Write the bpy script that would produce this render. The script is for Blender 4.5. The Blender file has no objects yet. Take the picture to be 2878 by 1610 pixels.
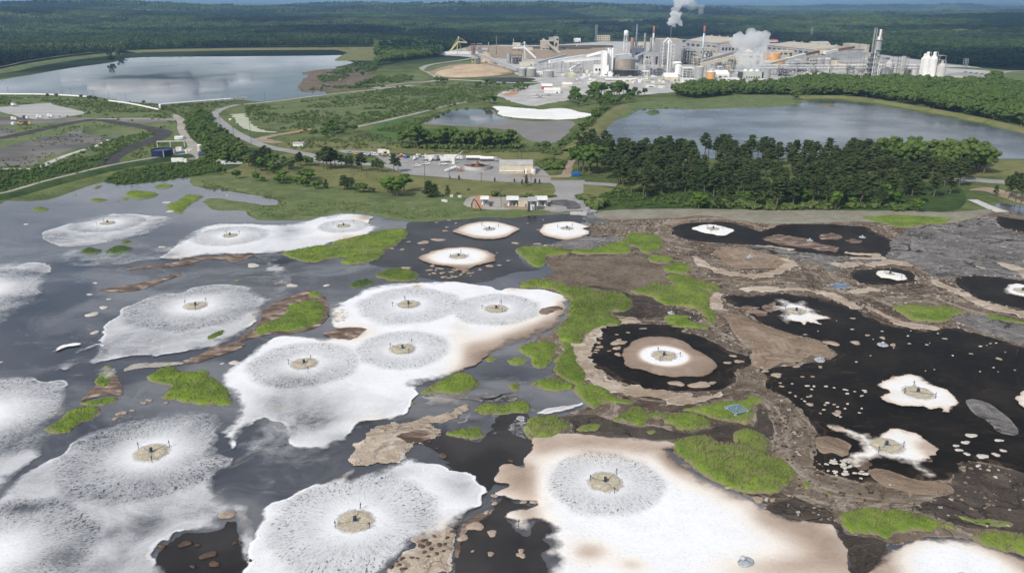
import bpy, math, random
import numpy as np
from mathutils import Vector
scene = bpy.context.scene
R = math.radians

# ------------------------------------------------------------------ camera
CAM_H, PITCH, FPX = 110.0, R(19.5), 2257.0          # metres, radians, focal length in photo pixels
cam_data = bpy.data.cameras.new('camera')
cam = bpy.data.objects.new('camera', cam_data)
scene.collection.objects.link(cam)
cam.location = (0, 0, CAM_H)
cam.rotation_euler = (math.pi/2 - PITCH, 0, 0)
cam_data.sensor_width = 36.0
cam_data.lens = 36.0*FPX/2878.0
cam_data.clip_start = 1.0
cam_data.clip_end = 200000.0
scene.camera = cam

# ------------------------------------------------------------------ sun and sky
SUN_EL = R(43)
sun_dir = Vector((0.66*math.cos(SUN_EL), 0.75*math.cos(SUN_EL), -math.sin(SUN_EL)))
sd = bpy.data.lights.new('sun', 'SUN')
sd.energy = 3.5
sd.angle = R(0.53)
sd.color = (1.0, 0.955, 0.89)
sun = bpy.data.objects.new('sun', sd)
scene.collection.objects.link(sun)
sun.rotation_euler = sun_dir.to_track_quat('-Z', 'Y').to_euler()
sun.location = (-300, -300, 600)
world = bpy.data.worlds.new('World')
scene.world = world
world.use_nodes = True
wt = world.node_tree
wt.nodes.clear()
w_out = wt.nodes.new('ShaderNodeOutputWorld')
w_bg = wt.nodes.new('ShaderNodeBackground')
w_sky = wt.nodes.new('ShaderNodeTexSky')
w_sky.sky_type = 'NISHITA'
w_sky.sun_disc = False
w_sky.sun_elevation = SUN_EL
w_sky.sun_rotation = R(221)
w_sky.air_density = 1.0
w_sky.dust_density = 2.6
w_sky.ozone_density = 1.0
w_bg.inputs['Strength'].default_value = 0.12
# broken fair-weather cloud over the whole sky (seen mirrored in the ponds)
w_tc = wt.nodes.new('ShaderNodeTexCoord')
w_sep = wt.nodes.new('ShaderNodeSeparateXYZ')
wt.links.new(w_tc.outputs['Generated'], w_sep.inputs[0])
w_zc = wt.nodes.new('ShaderNodeMath'); w_zc.operation = 'MAXIMUM'; w_zc.inputs[1].default_value = 0.0
wt.links.new(w_sep.outputs['Z'], w_zc.inputs[0])
w_za = wt.nodes.new('ShaderNodeMath'); w_za.operation = 'ADD'; w_za.inputs[1].default_value = 0.06
wt.links.new(w_zc.outputs[0], w_za.inputs[0])
w_div = wt.nodes.new('ShaderNodeVectorMath'); w_div.operation = 'DIVIDE'
w_cmb = wt.nodes.new('ShaderNodeCombineXYZ')
for i in range(3):
    wt.links.new(w_za.outputs[0], w_cmb.inputs[i])
wt.links.new(w_tc.outputs['Generated'], w_div.inputs[0])
wt.links.new(w_cmb.outputs[0], w_div.inputs[1])
w_noi = wt.nodes.new('ShaderNodeTexNoise')
w_noi.inputs['Scale'].default_value = 0.75
w_noi.inputs['Detail'].default_value = 6.0
w_noi.inputs['Roughness'].default_value = 0.55
wt.links.new(w_div.outputs[0], w_noi.inputs['Vector'])
w_mr = wt.nodes.new('ShaderNodeMapRange'); w_mr.interpolation_type = 'SMOOTHSTEP'
w_mr.inputs['From Min'].default_value = 0.42; w_mr.inputs['From Max'].default_value = 0.66
w_mr.inputs['To Max'].default_value = 0.85
wt.links.new(w_noi.outputs['Fac'], w_mr.inputs['Value'])
w_mix = wt.nodes.new('ShaderNodeMix'); w_mix.data_type = 'RGBA'
w_mix.inputs[7].default_value = (9.0, 9.3, 9.8, 1)
wt.links.new(w_mr.outputs[0], w_mix.inputs[0])
wt.links.new(w_sky.outputs[0], w_mix.inputs[6])
wt.links.new(w_mix.outputs[2], w_bg.inputs['Color'])
wt.links.new(w_bg.outputs[0], w_out.inputs['Surface'])

# ------------------------------------------------------------------ exposure and render settings
scene.view_settings.view_transform = 'Standard'
scene.view_settings.look = 'None'
scene.view_settings.exposure = 0.0
scene.view_settings.gamma = 1.0
scene.view_settings.use_curve_mapping = False
cy = scene.cycles
cy.use_denoising = True
cy.use_adaptive_sampling = True
cy.adaptive_threshold = 0.02
cy.max_bounces = 5
cy.diffuse_bounces = 2
cy.glossy_bounces = 2
cy.transmission_bounces = 2
cy.volume_bounces = 3
cy.transparent_max_bounces = 10
cy.caustics_reflective = False
cy.caustics_refractive = False

# ================================================================== helpers
rng = np.random.default_rng(11)
random.seed(5)
COL = scene.collection
TILES = {'A': (0, 0, 2.573), 'B': (940, 0, 2.573), 'C': (1878, 0, 2.573), 'D': (0, 500, 2.573), 'E': (940, 500, 2.573),
         'F': (1878, 500, 2.573), 'H': (0, 1050, 2.573), 'I': (940, 1050, 2.573), 'J': (1878, 1050, 2.573),
         'K': (0, 230, 4.288), 'L': (560, 230, 4.288), 'M': (1450, 60, 7.351), 'N': (1750, 60, 7.351), 'O': (2050, 60, 7.351),
         'Q': (1200, 80, 5.146), 'R': (1600, 0, 5.146), 'S': (2000, 60, 5.146), 'U': (2378, 60, 5.146),
         'V': (1000, 380, 3.68), 'W': (1450, 180, 4.6836), 'P': (0, 0, 1.0)}

def px(t, x, y):
    a, b, s = TILES[t]
    return a + x/s, b + y/s

def ray(u, v):
    cx, cy_ = (u-1439.0)/FPX, (805.0-v)/FPX
    c, s = math.cos(PITCH), math.sin(PITCH)
    return np.array([cx, c + cy_*s, -s + cy_*c])

def G(t, x, y, z=0.0):
    """photo pixel -> point on the level z"""
    d = ray(*px(t, x, y))
    k = (z-CAM_H)/d[2]
    return np.array([d[0]*k, d[1]*k, z])

def GP(spec):
    """'E 10,20 30,40 F 1,2' -> array of ground points"""
    out, t = [], 'E'
    for tok in spec.split():
        if tok in TILES:
            t = tok
        else:
            x, y = tok.split(',')
            out.append(G(t, float(x), float(y))[:2])
    return np.array(out)

def height_for(base, t, x, ytop):
    """height of a vertical thing standing at ground point base whose top shows at pixel row ytop"""
    d = ray(*px(t, x, ytop))
    k = base[1]/d[1]
    return CAM_H + d[2]*k

def pxm(p):
    """metres per photo pixel across the view at ground point p"""
    return (p[1]*math.cos(PITCH)+CAM_H*math.sin(PITCH))/FPX

def vn(x, y, seed=0):
    xi = np.floor(x).astype(np.int64); yi = np.floor(y).astype(np.int64)
    fx = x-xi; fy = y-yi
    u = fx*fx*(3-2*fx); v = fy*fy*(3-2*fy)
    def h(a, b):
        n = (a*374761393 + b*668265263 + seed*974634721) & 0xffffffff
        n = ((n ^ (n >> 13))*1274126177) & 0xffffffff
        return ((n ^ (n >> 16)) & 0xffff)/65535.0
    return (h(xi, yi)*(1-u)+h(xi+1, yi)*u)*(1-v) + (h(xi, yi+1)*(1-u)+h(xi+1, yi+1)*u)*v

def fbm(x, y, oct=4, seed=0):
    s, a, t = 0, 0.5, 0
    for i in range(oct):
        s = s + a*vn(x, y, seed+i*17); t += a
        x = x*2.03+3.1; y = y*2.03+7.7; a *= 0.55
    return s/t

def smooth(e0, e1, x):
    t = np.clip((x-e0)/(e1-e0), 0, 1)
    return t*t*(3-2*t)

def spline(P, n=5, closed=True):
    P = np.asarray(P, float)
    N = len(P); out = []
    rngk = range(N if closed else N-1)
    for i in rngk:
        if closed:
            p0, p1, p2, p3 = P[i-1], P[i], P[(i+1) % N], P[(i+2) % N]
        else:
            p0, p1, p2, p3 = P[max(i-1, 0)], P[i], P[i+1], P[min(i+2, N-1)]
        for k in range(n):
            t = k/n
            out.append(0.5*((2*p1)+(-p0+p2)*t+(2*p0-5*p1+4*p2-p3)*t*t+(-p0+3*p1-3*p2+p3)*t**3))
    if not closed:
        out.append(P[-1])
    return np.array(out)

def sdf(P, x, y):
    """signed distance to polygon P, positive inside"""
    shp = x.shape; x = x.ravel(); y = y.ravel()
    d = np.full(x.shape, 1e18); ins = np.zeros(x.shape, bool)
    for i in range(len(P)):
        ax, ay = P[i-1]; bx, by = P[i]
        ex, ey = bx-ax, by-ay
        L = ex*ex+ey*ey
        if L < 1e-9: continue
        t = np.clip(((x-ax)*ex+(y-ay)*ey)/L, 0, 1)
        dx = x-ax-t*ex; dy = y-ay-t*ey
        d = np.minimum(d, dx*dx+dy*dy)
        c = ((ay > y) != (by > y))
        with np.errstate(divide='ignore', invalid='ignore'):
            c &= x < (bx-ax)*(y-ay)/(by-ay if by != ay else 1e-12)+ax
        ins ^= c
    d = np.sqrt(d)
    return np.where(ins, d, -d).reshape(shp)

def inside(P, x, y):
    return sdf(P, np.asarray(x, float), np.asarray(y, float)) > 0

# ---- object plumbing
def tag(o, label=None, cat=None, group=None, kind=None):
    if label: o['label'] = label
    if cat: o['category'] = cat
    if group: o['group'] = group
    if kind: o['kind'] = kind
    return o

def mesh_obj(name, V, Fc, mat, parent=None, smooth_=False):
    me = bpy.data.meshes.new(name)
    me.from_pydata([tuple(map(float, v)) for v in V] if not isinstance(V, np.ndarray) else V.tolist(), [], Fc if isinstance(Fc, list) else Fc.tolist())
    if mat is not None:
        for m in (mat if isinstance(mat, (list, tuple)) else [mat]):
            me.materials.append(m)
    if smooth_:
        me.polygons.foreach_set('use_smooth', np.ones(len(me.polygons), bool))
    me.update()
    o = bpy.data.objects.new(name, me)
    COL.objects.link(o)
    if parent is not None: o.parent = parent
    return o

def obj_of(name, me, parent=None):
    o = bpy.data.objects.new(name, me); COL.objects.link(o)
    if parent is not None: o.parent = parent
    return o

def empty(name, loc=(0, 0, 0), rz=0.0):
    o = bpy.data.objects.new(name, None); COL.objects.link(o)
    o.location = loc; o.rotation_euler = (0, 0, rz); o.empty_display_size = 0.5
    return o

def copy_tree(o, parent=None):
    c = o.copy(); COL.objects.link(c); c.parent = parent
    for ch in list(o.children):
        copy_tree(ch, c)
    return c

def set_attr(me, name, arr, typ='FLOAT'):
    a = me.attributes.new(name, typ, 'POINT')
    a.data.foreach_set('value' if typ == 'FLOAT' else 'vector', np.asarray(arr, np.float32).ravel())

class MB:
    """collects simple solids for one mesh"""
    def __init__(s): s.v = []; s.f = []; s.mi = []; s.cur = 0
    def add(s, V, Fc):
        n = len(s.v); s.v += [tuple(map(float, p)) for p in V]
        for f in Fc:
            s.f.append([i+n for i in f]); s.mi.append(s.cur)
        return s
    def box(s, x0, x1, y0, y1, z0, z1):
        V = [(x0, y0, z0), (x1, y0, z0), (x1, y1, z0), (x0, y1, z0), (x0, y0, z1), (x1, y0, z1), (x1, y1, z1), (x0, y1, z1)]
        return s.add(V, [(0, 3, 2, 1), (4, 5, 6, 7), (0, 1, 5, 4), (1, 2, 6, 5), (2, 3, 7, 6), (3, 0, 4, 7)])
    def lathe(s, prof, n=16, c=(0, 0), a0=0.0):
        """profile of (r, z) from bottom to top"""
        V = []; Fc = []
        for r, z in prof:
            for k in range(n):
                a = a0+2*math.pi*k/n
                V.append((c[0]+r*math.cos(a), c[1]+r*math.sin(a), z))
        m = len(prof)
        for j in range(m-1):
            for k in range(n):
                Fc.append((j*n+k, j*n+(k+1) % n, (j+1)*n+(k+1) % n, (j+1)*n+k))
        Fc.append(tuple(range(n-1, -1, -1))); Fc.append(tuple((m-1)*n+k for k in range(n)))
        return s.add(V, Fc)
    def cyl(s, r, z0, z1, n=12, c=(0, 0), r2=None):
        return s.lathe([(r, z0), (r if r2 is None else r2, z1)], n, c)
    def tube(s, a, b, r, n=6, r2=None):
        a = Vector(a); b = Vector(b); d = (b-a)
        if d.length < 1e-6: return s
        q = d.to_track_quat('Z', 'Y'); r2 = r if r2 is None else r2
        V = []
        for p, rr in ((a, r), (b, r2)):
            for k in range(n):
                an = 2*math.pi*k/n
                V.append(p + q @ Vector((rr*math.cos(an), rr*math.sin(an), 0)))
        Fc = [(k, (k+1) % n, n+(k+1) % n, n+k) for k in range(n)]
        Fc.append(tuple(range(n-1, -1, -1))); Fc.append(tuple(range(n, 2*n)))
        return s.add(V, Fc)
    def beam(s, a, b, w, h):
        a = Vector(a); b = Vector(b); d = (b-a).normalized()
        side = d.cross(Vector((0, 0, 1)))
        side = side.normalized() if side.length > 1e-4 else Vector((1, 0, 0))
        up = side.cross(d).normalized()
        V = []
        for p in (a, b):
            for i, j in ((-1, -1), (1, -1), (1, 1), (-1, 1)):
                V.append(p+side*(i*w/2)+up*(j*h/2))
        return s.add(V, [(0, 1, 2, 3), (7, 6, 5, 4), (0, 4, 5, 1), (1, 5, 6, 2), (2, 6, 7, 3), (3, 7, 4, 0)])
    def gable(s, x0, x1, y0, y1, z0, zr, axis='x', ov=0.0):
        """roof prism"""
        x0 -= ov; x1 += ov; y0 -= ov; y1 += ov
        if axis == 'x':
            ym = (y0+y1)/2
            V = [(x0, y0, z0), (x1, y0, z0), (x1, y1, z0), (x0, y1, z0), (x0, ym, zr), (x1, ym, zr)]
            return s.add(V, [(0, 3, 2, 1), (0, 1, 5, 4), (2, 3, 4, 5), (1, 2, 5), (3, 0, 4)])
        xm = (x0+x1)/2
        V = [(x0, y0, z0), (x1, y0, z0), (x1, y1, z0), (x0, y1, z0), (xm, y0, zr), (xm, y1, zr)]
        return s.add(V, [(0, 3, 2, 1), (3, 0, 4, 5), (1, 2, 5, 4), (0, 1, 4), (2, 3, 5)])
    def build(s, name, mat, parent=None, sm=False):
        o = mesh_obj(name, s.v, s.f, mat, parent, sm)
        if isinstance(mat, (list, tuple)) and len(mat) > 1:
            o.data.polygons.foreach_set('material_index', s.mi)
        return o

# ---- materials
class Mat:
    def __init__(s, name):
        s.m = bpy.data.materials.new(name); s.m.use_nodes = True
        s.t = s.m.node_tree; s.t.nodes.clear()
        s.out = s.t.nodes.new('ShaderNodeOutputMaterial')
        s._pos = None
    def n(s, typ, ins=(), out=0, **kw):
        nd = s.t.nodes.new(typ)
        for k, v in kw.items(): setattr(nd, k, v)
        for k, v in (ins.items() if isinstance(ins, dict) else ins):
            s.set(nd.inputs[k], v)
        return nd.outputs[out]
    def set(s, sock, v):
        if isinstance(v, bpy.types.NodeSocket): s.t.links.new(v, sock)
        elif isinstance(v, (tuple, list)) and sock.type == 'RGBA' and len(v) == 3: sock.default_value = (*v, 1)
        else: sock.default_value = v
    @property
    def pos(s):
        if s._pos is None: s._pos = s.n('ShaderNodeNewGeometry')
        return s._pos
    def obj_co(s): return s.n('ShaderNodeTexCoord', out=3)
    def noise(s, scale, detail=4, rough=0.55, vec=None, dist=0.0):
        return s.n('ShaderNodeTexNoise', {'Vector': vec if vec is not None else s.pos, 'Scale': scale, 'Detail': detail, 'Roughness': rough, 'Distortion': dist})
    def vor(s, scale, vec=None, feature='DISTANCE_TO_EDGE', rnd=1.0):
        return s.n('ShaderNodeTexVoronoi', {'Vector': vec if vec is not None else s.pos, 'Scale': scale, 'Randomness': rnd}, feature=feature)
    def math(s, op, a, b=0.0, c=0.0, clamp=False):
        nd = s.t.nodes.new('ShaderNodeMath'); nd.operation = op; nd.use_clamp = clamp
        s.set(nd.inputs[0], a); s.set(nd.inputs[1], b)
        if op in ('MULTIPLY_ADD', 'COMPARE', 'SMOOTH_MIN', 'SMOOTH_MAX'): s.set(nd.inputs[2], c)
        return nd.outputs[0]
    def vmath(s, op, a, b=(0, 0, 0)):
        nd = s.t.nodes.new('ShaderNodeVectorMath'); nd.operation = op
        s.set(nd.inputs[0], a); s.set(nd.inputs[1], b)
        return nd.outputs[1] if op in ('LENGTH', 'DOT_PRODUCT', 'DISTANCE') else nd.outputs[0]
    def scale(s, v, sx, sy, sz=1.0): return s.vmath('MULTIPLY', v, (sx, sy, sz))
    def step(s, x, a, b, lo=0.0, hi=1.0):
        return s.n('ShaderNodeMapRange', {'Value': x, 'From Min': a, 'From Max': b, 'To Min': lo, 'To Max': hi}, interpolation_type='SMOOTHSTEP')
    def mix(s, f, a, b, blend='MIX'):
        nd = s.t.nodes.new('ShaderNodeMix'); nd.data_type = 'RGBA'; nd.blend_type = blend
        s.set(nd.inputs[0], f); s.set(nd.inputs[6], a); s.set(nd.inputs[7], b)
        return nd.outputs[2]
    def ramp(s, f, stops):
        nd = s.t.nodes.new('ShaderNodeValToRGB'); s.set(nd.inputs[0], f)
        el = nd.color_ramp.elements
        while len(el) < len(stops): el.new(0.5)
        for e, (p, c) in zip(el, stops): e.position = p; e.color = (*c, 1)
        return nd.outputs[0]
    def attr(s, name, vec=False): return s.n('ShaderNodeAttribute', out=1 if vec else 2, attribute_name=name)
    def bump(s, h, strength=0.3, dist=0.1): return s.n('ShaderNodeBump', {'Height': h, 'Strength': strength, 'Distance': dist})
    def pbr(s, color, rough=0.8, bump=None, spec=0.3, metal=0.0, ior=None, **kw):
        ins = {'Base Color': color, 'Roughness': rough, 'Specular IOR Level': spec, 'Metallic': metal}
        if bump is not None: ins['Normal'] = bump
        if ior is not None: ins['IOR'] = ior
        return s.n('ShaderNodeBsdfPrincipled', ins)
    def done(s, sh): s.t.links.new(sh, s.out.inputs['Surface']); return s.m
    def alpha(s, sh, a):
        tr = s.n('ShaderNodeBsdfTransparent')
        nd = s.t.nodes.new('ShaderNodeMixShader'); s.set(nd.inputs[0], a)
        s.t.links.new(tr, nd.inputs[1]); s.t.links.new(sh, nd.inputs[2])
        return nd.outputs[0]

def plain(name, col, rough=0.7, var=0.12, scale=0.6, metal=0.0, spec=0.3, dirt=0.0, dirtcol=(0.12, 0.09, 0.06)):
    """painted / weathered surface: colour with streaky variation and stains"""
    m = Mat(name)
    nz = m.noise(scale, 5, 0.6)
    c = m.mix(m.step(nz, 0.3, 0.7), tuple(x*(1-var) for x in col), tuple(min(x*(1+var), 0.95) for x in col))
    if dirt:
        v = m.scale(m.pos, 1.0, 1.0, 0.15)
        c = m.mix(m.math('MULTIPLY', m.step(m.noise(scale*1.7, 4, 0.6, v), 0.48, 0.75), dirt), c, dirtcol)
    return m.done(m.pbr(c, rough, m.bump(nz, 0.15, 0.05), spec, metal))

# ---- ground-hugging sheets traced as outlines
def sheet(name, poly, cell, z, mat, parent=None, warp=0.0, wscale=8.0, wseed=1, dome=None, extra=None, smoothn=5, closed_spline=True):
    """grid mesh clipped to an outline; carries 'edge' = metres inside the outline"""
    P = spline(poly, smoothn) if closed_spline else np.asarray(poly)
    x0, y0 = P.min(0)-cell*2-warp; x1, y1 = P.max(0)+cell*2+warp
    nx = max(4, int((x1-x0)/cell)+1); ny = max(4, int((y1-y0)/cell)+1)
    X, Y = np.meshgrid(np.linspace(x0, x1, nx), np.linspace(y0, y1, ny))
    def f(x, y):
        if warp:
            wx = (fbm(x/wscale, y/wscale, 4, wseed)-0.5)*2*warp
            wy = (fbm(x/wscale+31.7, y/wscale+11.3, 4, wseed+5)-0.5)*2*warp
            w2 = wscale*0.22
            wx = wx+(fbm(x/w2+5, y/w2, 3, wseed+9)-0.5)*0.7*warp; wy = wy+(fbm(x/w2+55, y/w2+8, 3, wseed+11)-0.5)*0.7*warp
            return sdf(P, x+wx, y+wy)
        return sdf(P, x, y)
    S = f(X, Y)
    ins = S > 0
    keep = ins[:-1, :-1] | ins[1:, :-1] | ins[:-1, 1:] | ins[1:, 1:]
    jj, ii = np.nonzero(keep)
    used = np.zeros((ny, nx), bool)
    for a in (0, 1):
        for b in (0, 1): used[jj+a, ii+b] = True
    idx = -np.ones((ny, nx), int); idx[used] = np.arange(used.sum())
    x = X[used].copy(); y = Y[used].copy(); s = S[used].copy()
    gy, gx = np.gradient(S, (y1-y0)/(ny-1), (x1-x0)/(nx-1))
    gx = gx[used]; gy = gy[used]; gl = np.hypot(gx, gy)+1e-6
    o = s < 0
    k = np.clip(-s, 0, cell*1.2)
    x[o] += (gx/gl*k)[o]; y[o] += (gy/gl*k)[o]; s[o] = 0.0
    zz = np.full(x.shape, float(z)) if not callable(z) else z(x, y)
    if dome is not None: zz = zz+dome(x, y, s)
    F4 = np.stack([idx[jj, ii], idx[jj, ii+1], idx[jj+1, ii+1], idx[jj+1, ii]], 1)
    ob = mesh_obj(name, np.stack([x, y, zz], 1), F4, mat, parent, True)
    set_attr(ob.data, 'edge', s)
    if extra:
        for nm, (fn, typ) in extra.items(): set_attr(ob.data, nm, fn(x, y, s), typ)
    return ob

def ribbon(name, pts, width, z, mat, n=6, parent=None, crown=0.0, wnoise=0.0, seed=0):
    """road or path laid along a centre line"""
    C = spline(pts, n, False)
    T = np.gradient(C, axis=0); T /= (np.linalg.norm(T, axis=1, keepdims=True)+1e-9)
    Nn = np.stack([-T[:, 1], T[:, 0]], 1)
    m = len(C)
    w = np.interp(np.arange(m), np.linspace(0, m-1, len(width)), width) if hasattr(width, '__len__') else np.full(m, float(width))
    cols = 5; V = []
    for j in range(cols):
        t = j/(cols-1)*2-1
        off = w/2*t
        if wnoise and abs(t) == 1: off = off*(1+wnoise*(vn(np.arange(m)*0.7+j*50, np.zeros(m), seed)-0.5)*2)
        p = C+Nn*off[:, None]
        V.append(np.column_stack([p, np.full(m, z+crown*(1-t*t))]))
    V = np.concatenate(V)
    Fc = [(j*m+i, j*m+i+1, (j+1)*m+i+1, (j+1)*m+i) for j in range(cols-1) for i in range(m-1)]
    Fc = [f[::-1] for f in Fc]
    o = mesh_obj(name, V, Fc, mat, parent, True)
    return o

def berm(name, pts, top, base, h, mat, n=6, z0=0.0):
    """raised earth bank along a line: flat crest, sloping sides"""
    C = spline(pts, n, False)
    T = np.gradient(C, axis=0); T /= (np.linalg.norm(T, axis=1, keepdims=True)+1e-9)
    Nn = np.stack([-T[:, 1], T[:, 0]], 1)
    m = len(C)
    prof = [(-base/2, z0-0.2), (-base*0.36, z0+h*0.45), (-top/2, z0+h), (0, z0+h*1.02), (top/2, z0+h), (base*0.36, z0+h*0.45), (base/2, z0-0.2)]
    V = []
    for off, zz in prof:
        wob = (vn(np.arange(m)*0.35, np.full(m, off), 3)-0.5)*0.6*(abs(off) > top/2+0.1)
        p = C+Nn*(off+wob)[:, None] if hasattr(wob, '__len__') else C+Nn*off
        V.append(np.column_stack([p, np.full(m, zz)]))
    V = np.concatenate(V)
    Fc = [(j*m+i+1, j*m+i, (j+1)*m+i, (j+1)*m+i+1) for j in range(len(prof)-1) for i in range(m-1)]
    Fc = [f[::-1] for f in Fc]
    o = mesh_obj(name, V, Fc, mat, None, True)
    return o

def cell_at(P, k=0.0016, lo=0.45):
    d = np.hypot(np.mean(P[:, 0]), np.mean(P[:, 1]))
    return max(lo, d*k)

# ================================================================== materials of the setting
def mat_water(name, col, rough, bscale, bstr, ior=1.33, spec=0.5, film=False):
    m = Mat(name)
    v = m.scale(m.pos, 1.0, 0.45)
    h = m.noise(bscale, 3, 0.6, v)
    big = m.noise(0.012, 3, 0.5)
    r = m.step(big, 0.35, 0.7, rough*0.6, rough*1.6)
    c = m.mix(m.step(m.noise(0.02, 4, 0.6), 0.35, 0.7), col, tuple(x*1.5 for x in col))
    if film:
        wq = m.n('ShaderNodeTexNoise', {'Vector': m.pos, 'Scale': 0.012, 'Detail': 4.0}, out=1)
        wp = m.vmath('ADD', m.scale(m.pos, 0.5, 1.0), m.vmath('MULTIPLY', m.vmath('SUBTRACT', wq, (0.5, 0.5, 0.5)), (90, 90, 0)))
        f1 = m.step(m.noise(0.018, 6, 0.62, wp), 0.42, 0.62)
        f2 = m.step(m.noise(0.11, 6, 0.7, wp), 0.56, 0.7)
        c = m.mix(m.math('MULTIPLY', f1, 0.8), c, (0.165, 0.168, 0.175))
        c = m.mix(m.math('MULTIPLY', f2, 0.4), c, (0.24, 0.235, 0.225))
        r = m.math('ADD', r, m.math('ADD', m.math('MULTIPLY', f1, 0.14), m.math('MULTIPLY', f2, 0.2)))
    return m.done(m.pbr(c, r, m.bump(h, bstr, 0.05), spec, 0, ior))
M_LAGOON = mat_water('lagoon_water', (0.026, 0.028, 0.036), 0.1, 0.8, 0.07, 1.42, film=True)
M_POND = mat_water('pond_water', (0.04, 0.045, 0.055), 0.05, 0.25, 0.02, 1.4)
M_POND2 = mat_water('dull_pond_water', (0.05, 0.058, 0.068), 0.22, 0.3, 0.06)

def mat_scum():
    m = Mat('black_scum')
    v = m.scale(m.pos, 0.35, 1.0)
    st = m.noise(0.55, 6, 0.7, v, 0.6)
    fl = m.noise(2.2, 3, 0.7, m.scale(m.pos, 0.35, 1.0), 0.3)
    br = m.noise(0.045, 4, 0.6)
    c = m.mix(m.step(br, 0.42, 0.72), (0.009, 0.008, 0.007), (0.024, 0.019, 0.015))
    c = m.mix(m.math('MULTIPLY', m.step(st, 0.57, 0.72), 0.5), c, (0.07, 0.06, 0.052))
    ed = m.attr('edge')
    bg = m.noise(0.03, 5, 0.6)
    sw = m.noise(1.0, 6, 0.7, m.n('ShaderNodeCombineXYZ', {'X': m.math('MULTIPLY', ed, 0.7), 'Y': m.math('MULTIPLY', bg, 9.0), 'Z': m.math('MULTIPLY', m.noise(0.07, 4), 5.0)}))
    c = m.mix(m.math('MULTIPLY', m.step(sw, 0.5, 0.72), m.step(ed, 6.0, 0.3, 0.12, 0.65)), c, (0.13, 0.085, 0.058))
    c = m.mix(m.math('MULTIPLY', m.step(fl, 0.7, 0.78), m.step(br, 0.45, 0.7)), c, (0.35, 0.31, 0.27))
    return m.done(m.pbr(c, 0.35, m.bump(st, 0.15, 0.05), 0.015))
M_SCUM = mat_scum()

def mat_brownwater():
    m = Mat('dark_brown_water')
    c = m.mix(m.step(m.noise(0.05, 4), 0.35, 0.7), (0.018, 0.016, 0.016), (0.04, 0.036, 0.034))
    return m.done(m.pbr(c, 0.25, m.bump(m.noise(0.9, 4), 0.12, 0.05), 0.1))
M_BROWNW = mat_brownwater()

def mat_crust(name, a, b, c_, dark, stretch=(1, 1), crack=0.4, flow=0.6, crackw=0.05, cscale=0.09):
    m = Mat(name)
    edge = m.attr('edge')
    warp = m.n('ShaderNodeTexNoise', {'Vector': m.pos, 'Scale': 0.045, 'Detail': 5.0}, out=1)
    wp = m.vmath('ADD', m.scale(m.pos, *stretch), m.vmath('MULTIPLY', m.vmath('SUBTRACT', warp, (0.5, 0.5, 0.5)), (40, 40, 0)))
    big = m.noise(0.03, 6, 0.65)
    mid = m.noise(0.16, 6, 0.7, wp)
    fine = m.noise(0.85, 6, 0.75, m.scale(wp, 0.55, 1.0))
    flowl = m.noise(1.0, 6, 0.7, m.n('ShaderNodeCombineXYZ', {'X': m.math('MULTIPLY', edge, 0.5), 'Y': m.math('MULTIPLY', big, 7.0), 'Z': m.math('MULTIPLY', m.noise(0.06, 4), 3.0)}))
    col = m.mix(m.step(big, 0.38, 0.62), a, b)
    col = m.mix(m.math('MULTIPLY', m.step(flowl, 0.5, 0.66), flow), col, c_)
    col = m.mix(m.math('MULTIPLY', m.step(mid, 0.54, 0.68), 0.75), col, c_)
    col = m.mix(m.math('MULTIPLY', m.step(mid, 0.45, 0.33), 0.7), col, tuple(x*0.5 for x in a))
    col = m.mix(m.step(fine, 0.44, 0.3, 0, 0.75), col, dark)
    col = m.mix(m.step(fine, 0.57, 0.7, 0, 0.6), col, tuple(min(.6, x*1.35) for x in c_))
    v1 = m.vor(cscale, m.scale(wp, 0.7, 1.1))
    v2 = m.vor(cscale*3.4, wp)
    ck = m.math('MULTIPLY', m.step(v1, crackw, crackw*0.3), m.step(m.noise(0.03, 3, 0.5), 0.5, 0.6))
    ck2 = m.math('MULTIPLY', m.step(v2, crackw*1.3, crackw*0.4), m.step(m.noise(0.05, 4), 0.5, 0.62))
    ckk = m.math('MULTIPLY', m.math('MAXIMUM', ck, m.math('MULTIPLY', ck2, 0.75)), crack, clamp=True)
    col = m.mix(ckk, col, dark)
    hgt = m.math('SUBTRACT', m.math('ADD', m.math('ADD', fine, m.math('MULTIPLY', mid, 0.8)), m.math('MULTIPLY', flowl, 1.2)), ckk)
    return m.done(m.pbr(col, 0.88, m.bump(hgt, 1.0, 0.6), 0.05))
M_CRUST = mat_crust('tan_sludge_crust', (0.085, 0.063, 0.046), (0.19, 0.148, 0.108), (0.36, 0.31, 0.255), (0.03, 0.024, 0.02), flow=0.85)
M_GREYCRUST = mat_crust('grey_sludge_crust', (0.13, 0.122, 0.115), (0.2, 0.19, 0.18), (0.33, 0.32, 0.305), (0.018, 0.017, 0.017), (0.6, 1.2), 1.0, 0.55, 0.06, 0.085)
M_PALE = mat_crust('pale_foam_crust', (0.3, 0.27, 0.235), (0.43, 0.4, 0.36), (0.56, 0.53, 0.49), (0.1, 0.08, 0.065), (0.7, 1.1), 0.7, 0.5)
M_CREAM = mat_crust('cream_scum', (0.33, 0.25, 0.18), (0.5, 0.42, 0.33), (0.66, 0.6, 0.52), (0.1, 0.07, 0.05), (0.6, 1.1), 0.5, 0.7)
M_MUD = mat_crust('dark_brown_mud', (0.05, 0.042, 0.036), (0.085, 0.07, 0.058), (0.16, 0.13, 0.1), (0.014, 0.012, 0.011), (0.7, 1.1), 0.5, 0.45)
M_TAN = mat_crust('brown_sludge', (0.2, 0.145, 0.1), (0.29, 0.22, 0.16), (0.4, 0.33, 0.26), (0.08, 0.055, 0.04), (0.5, 1.1), 0.3, 0.5)
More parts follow.
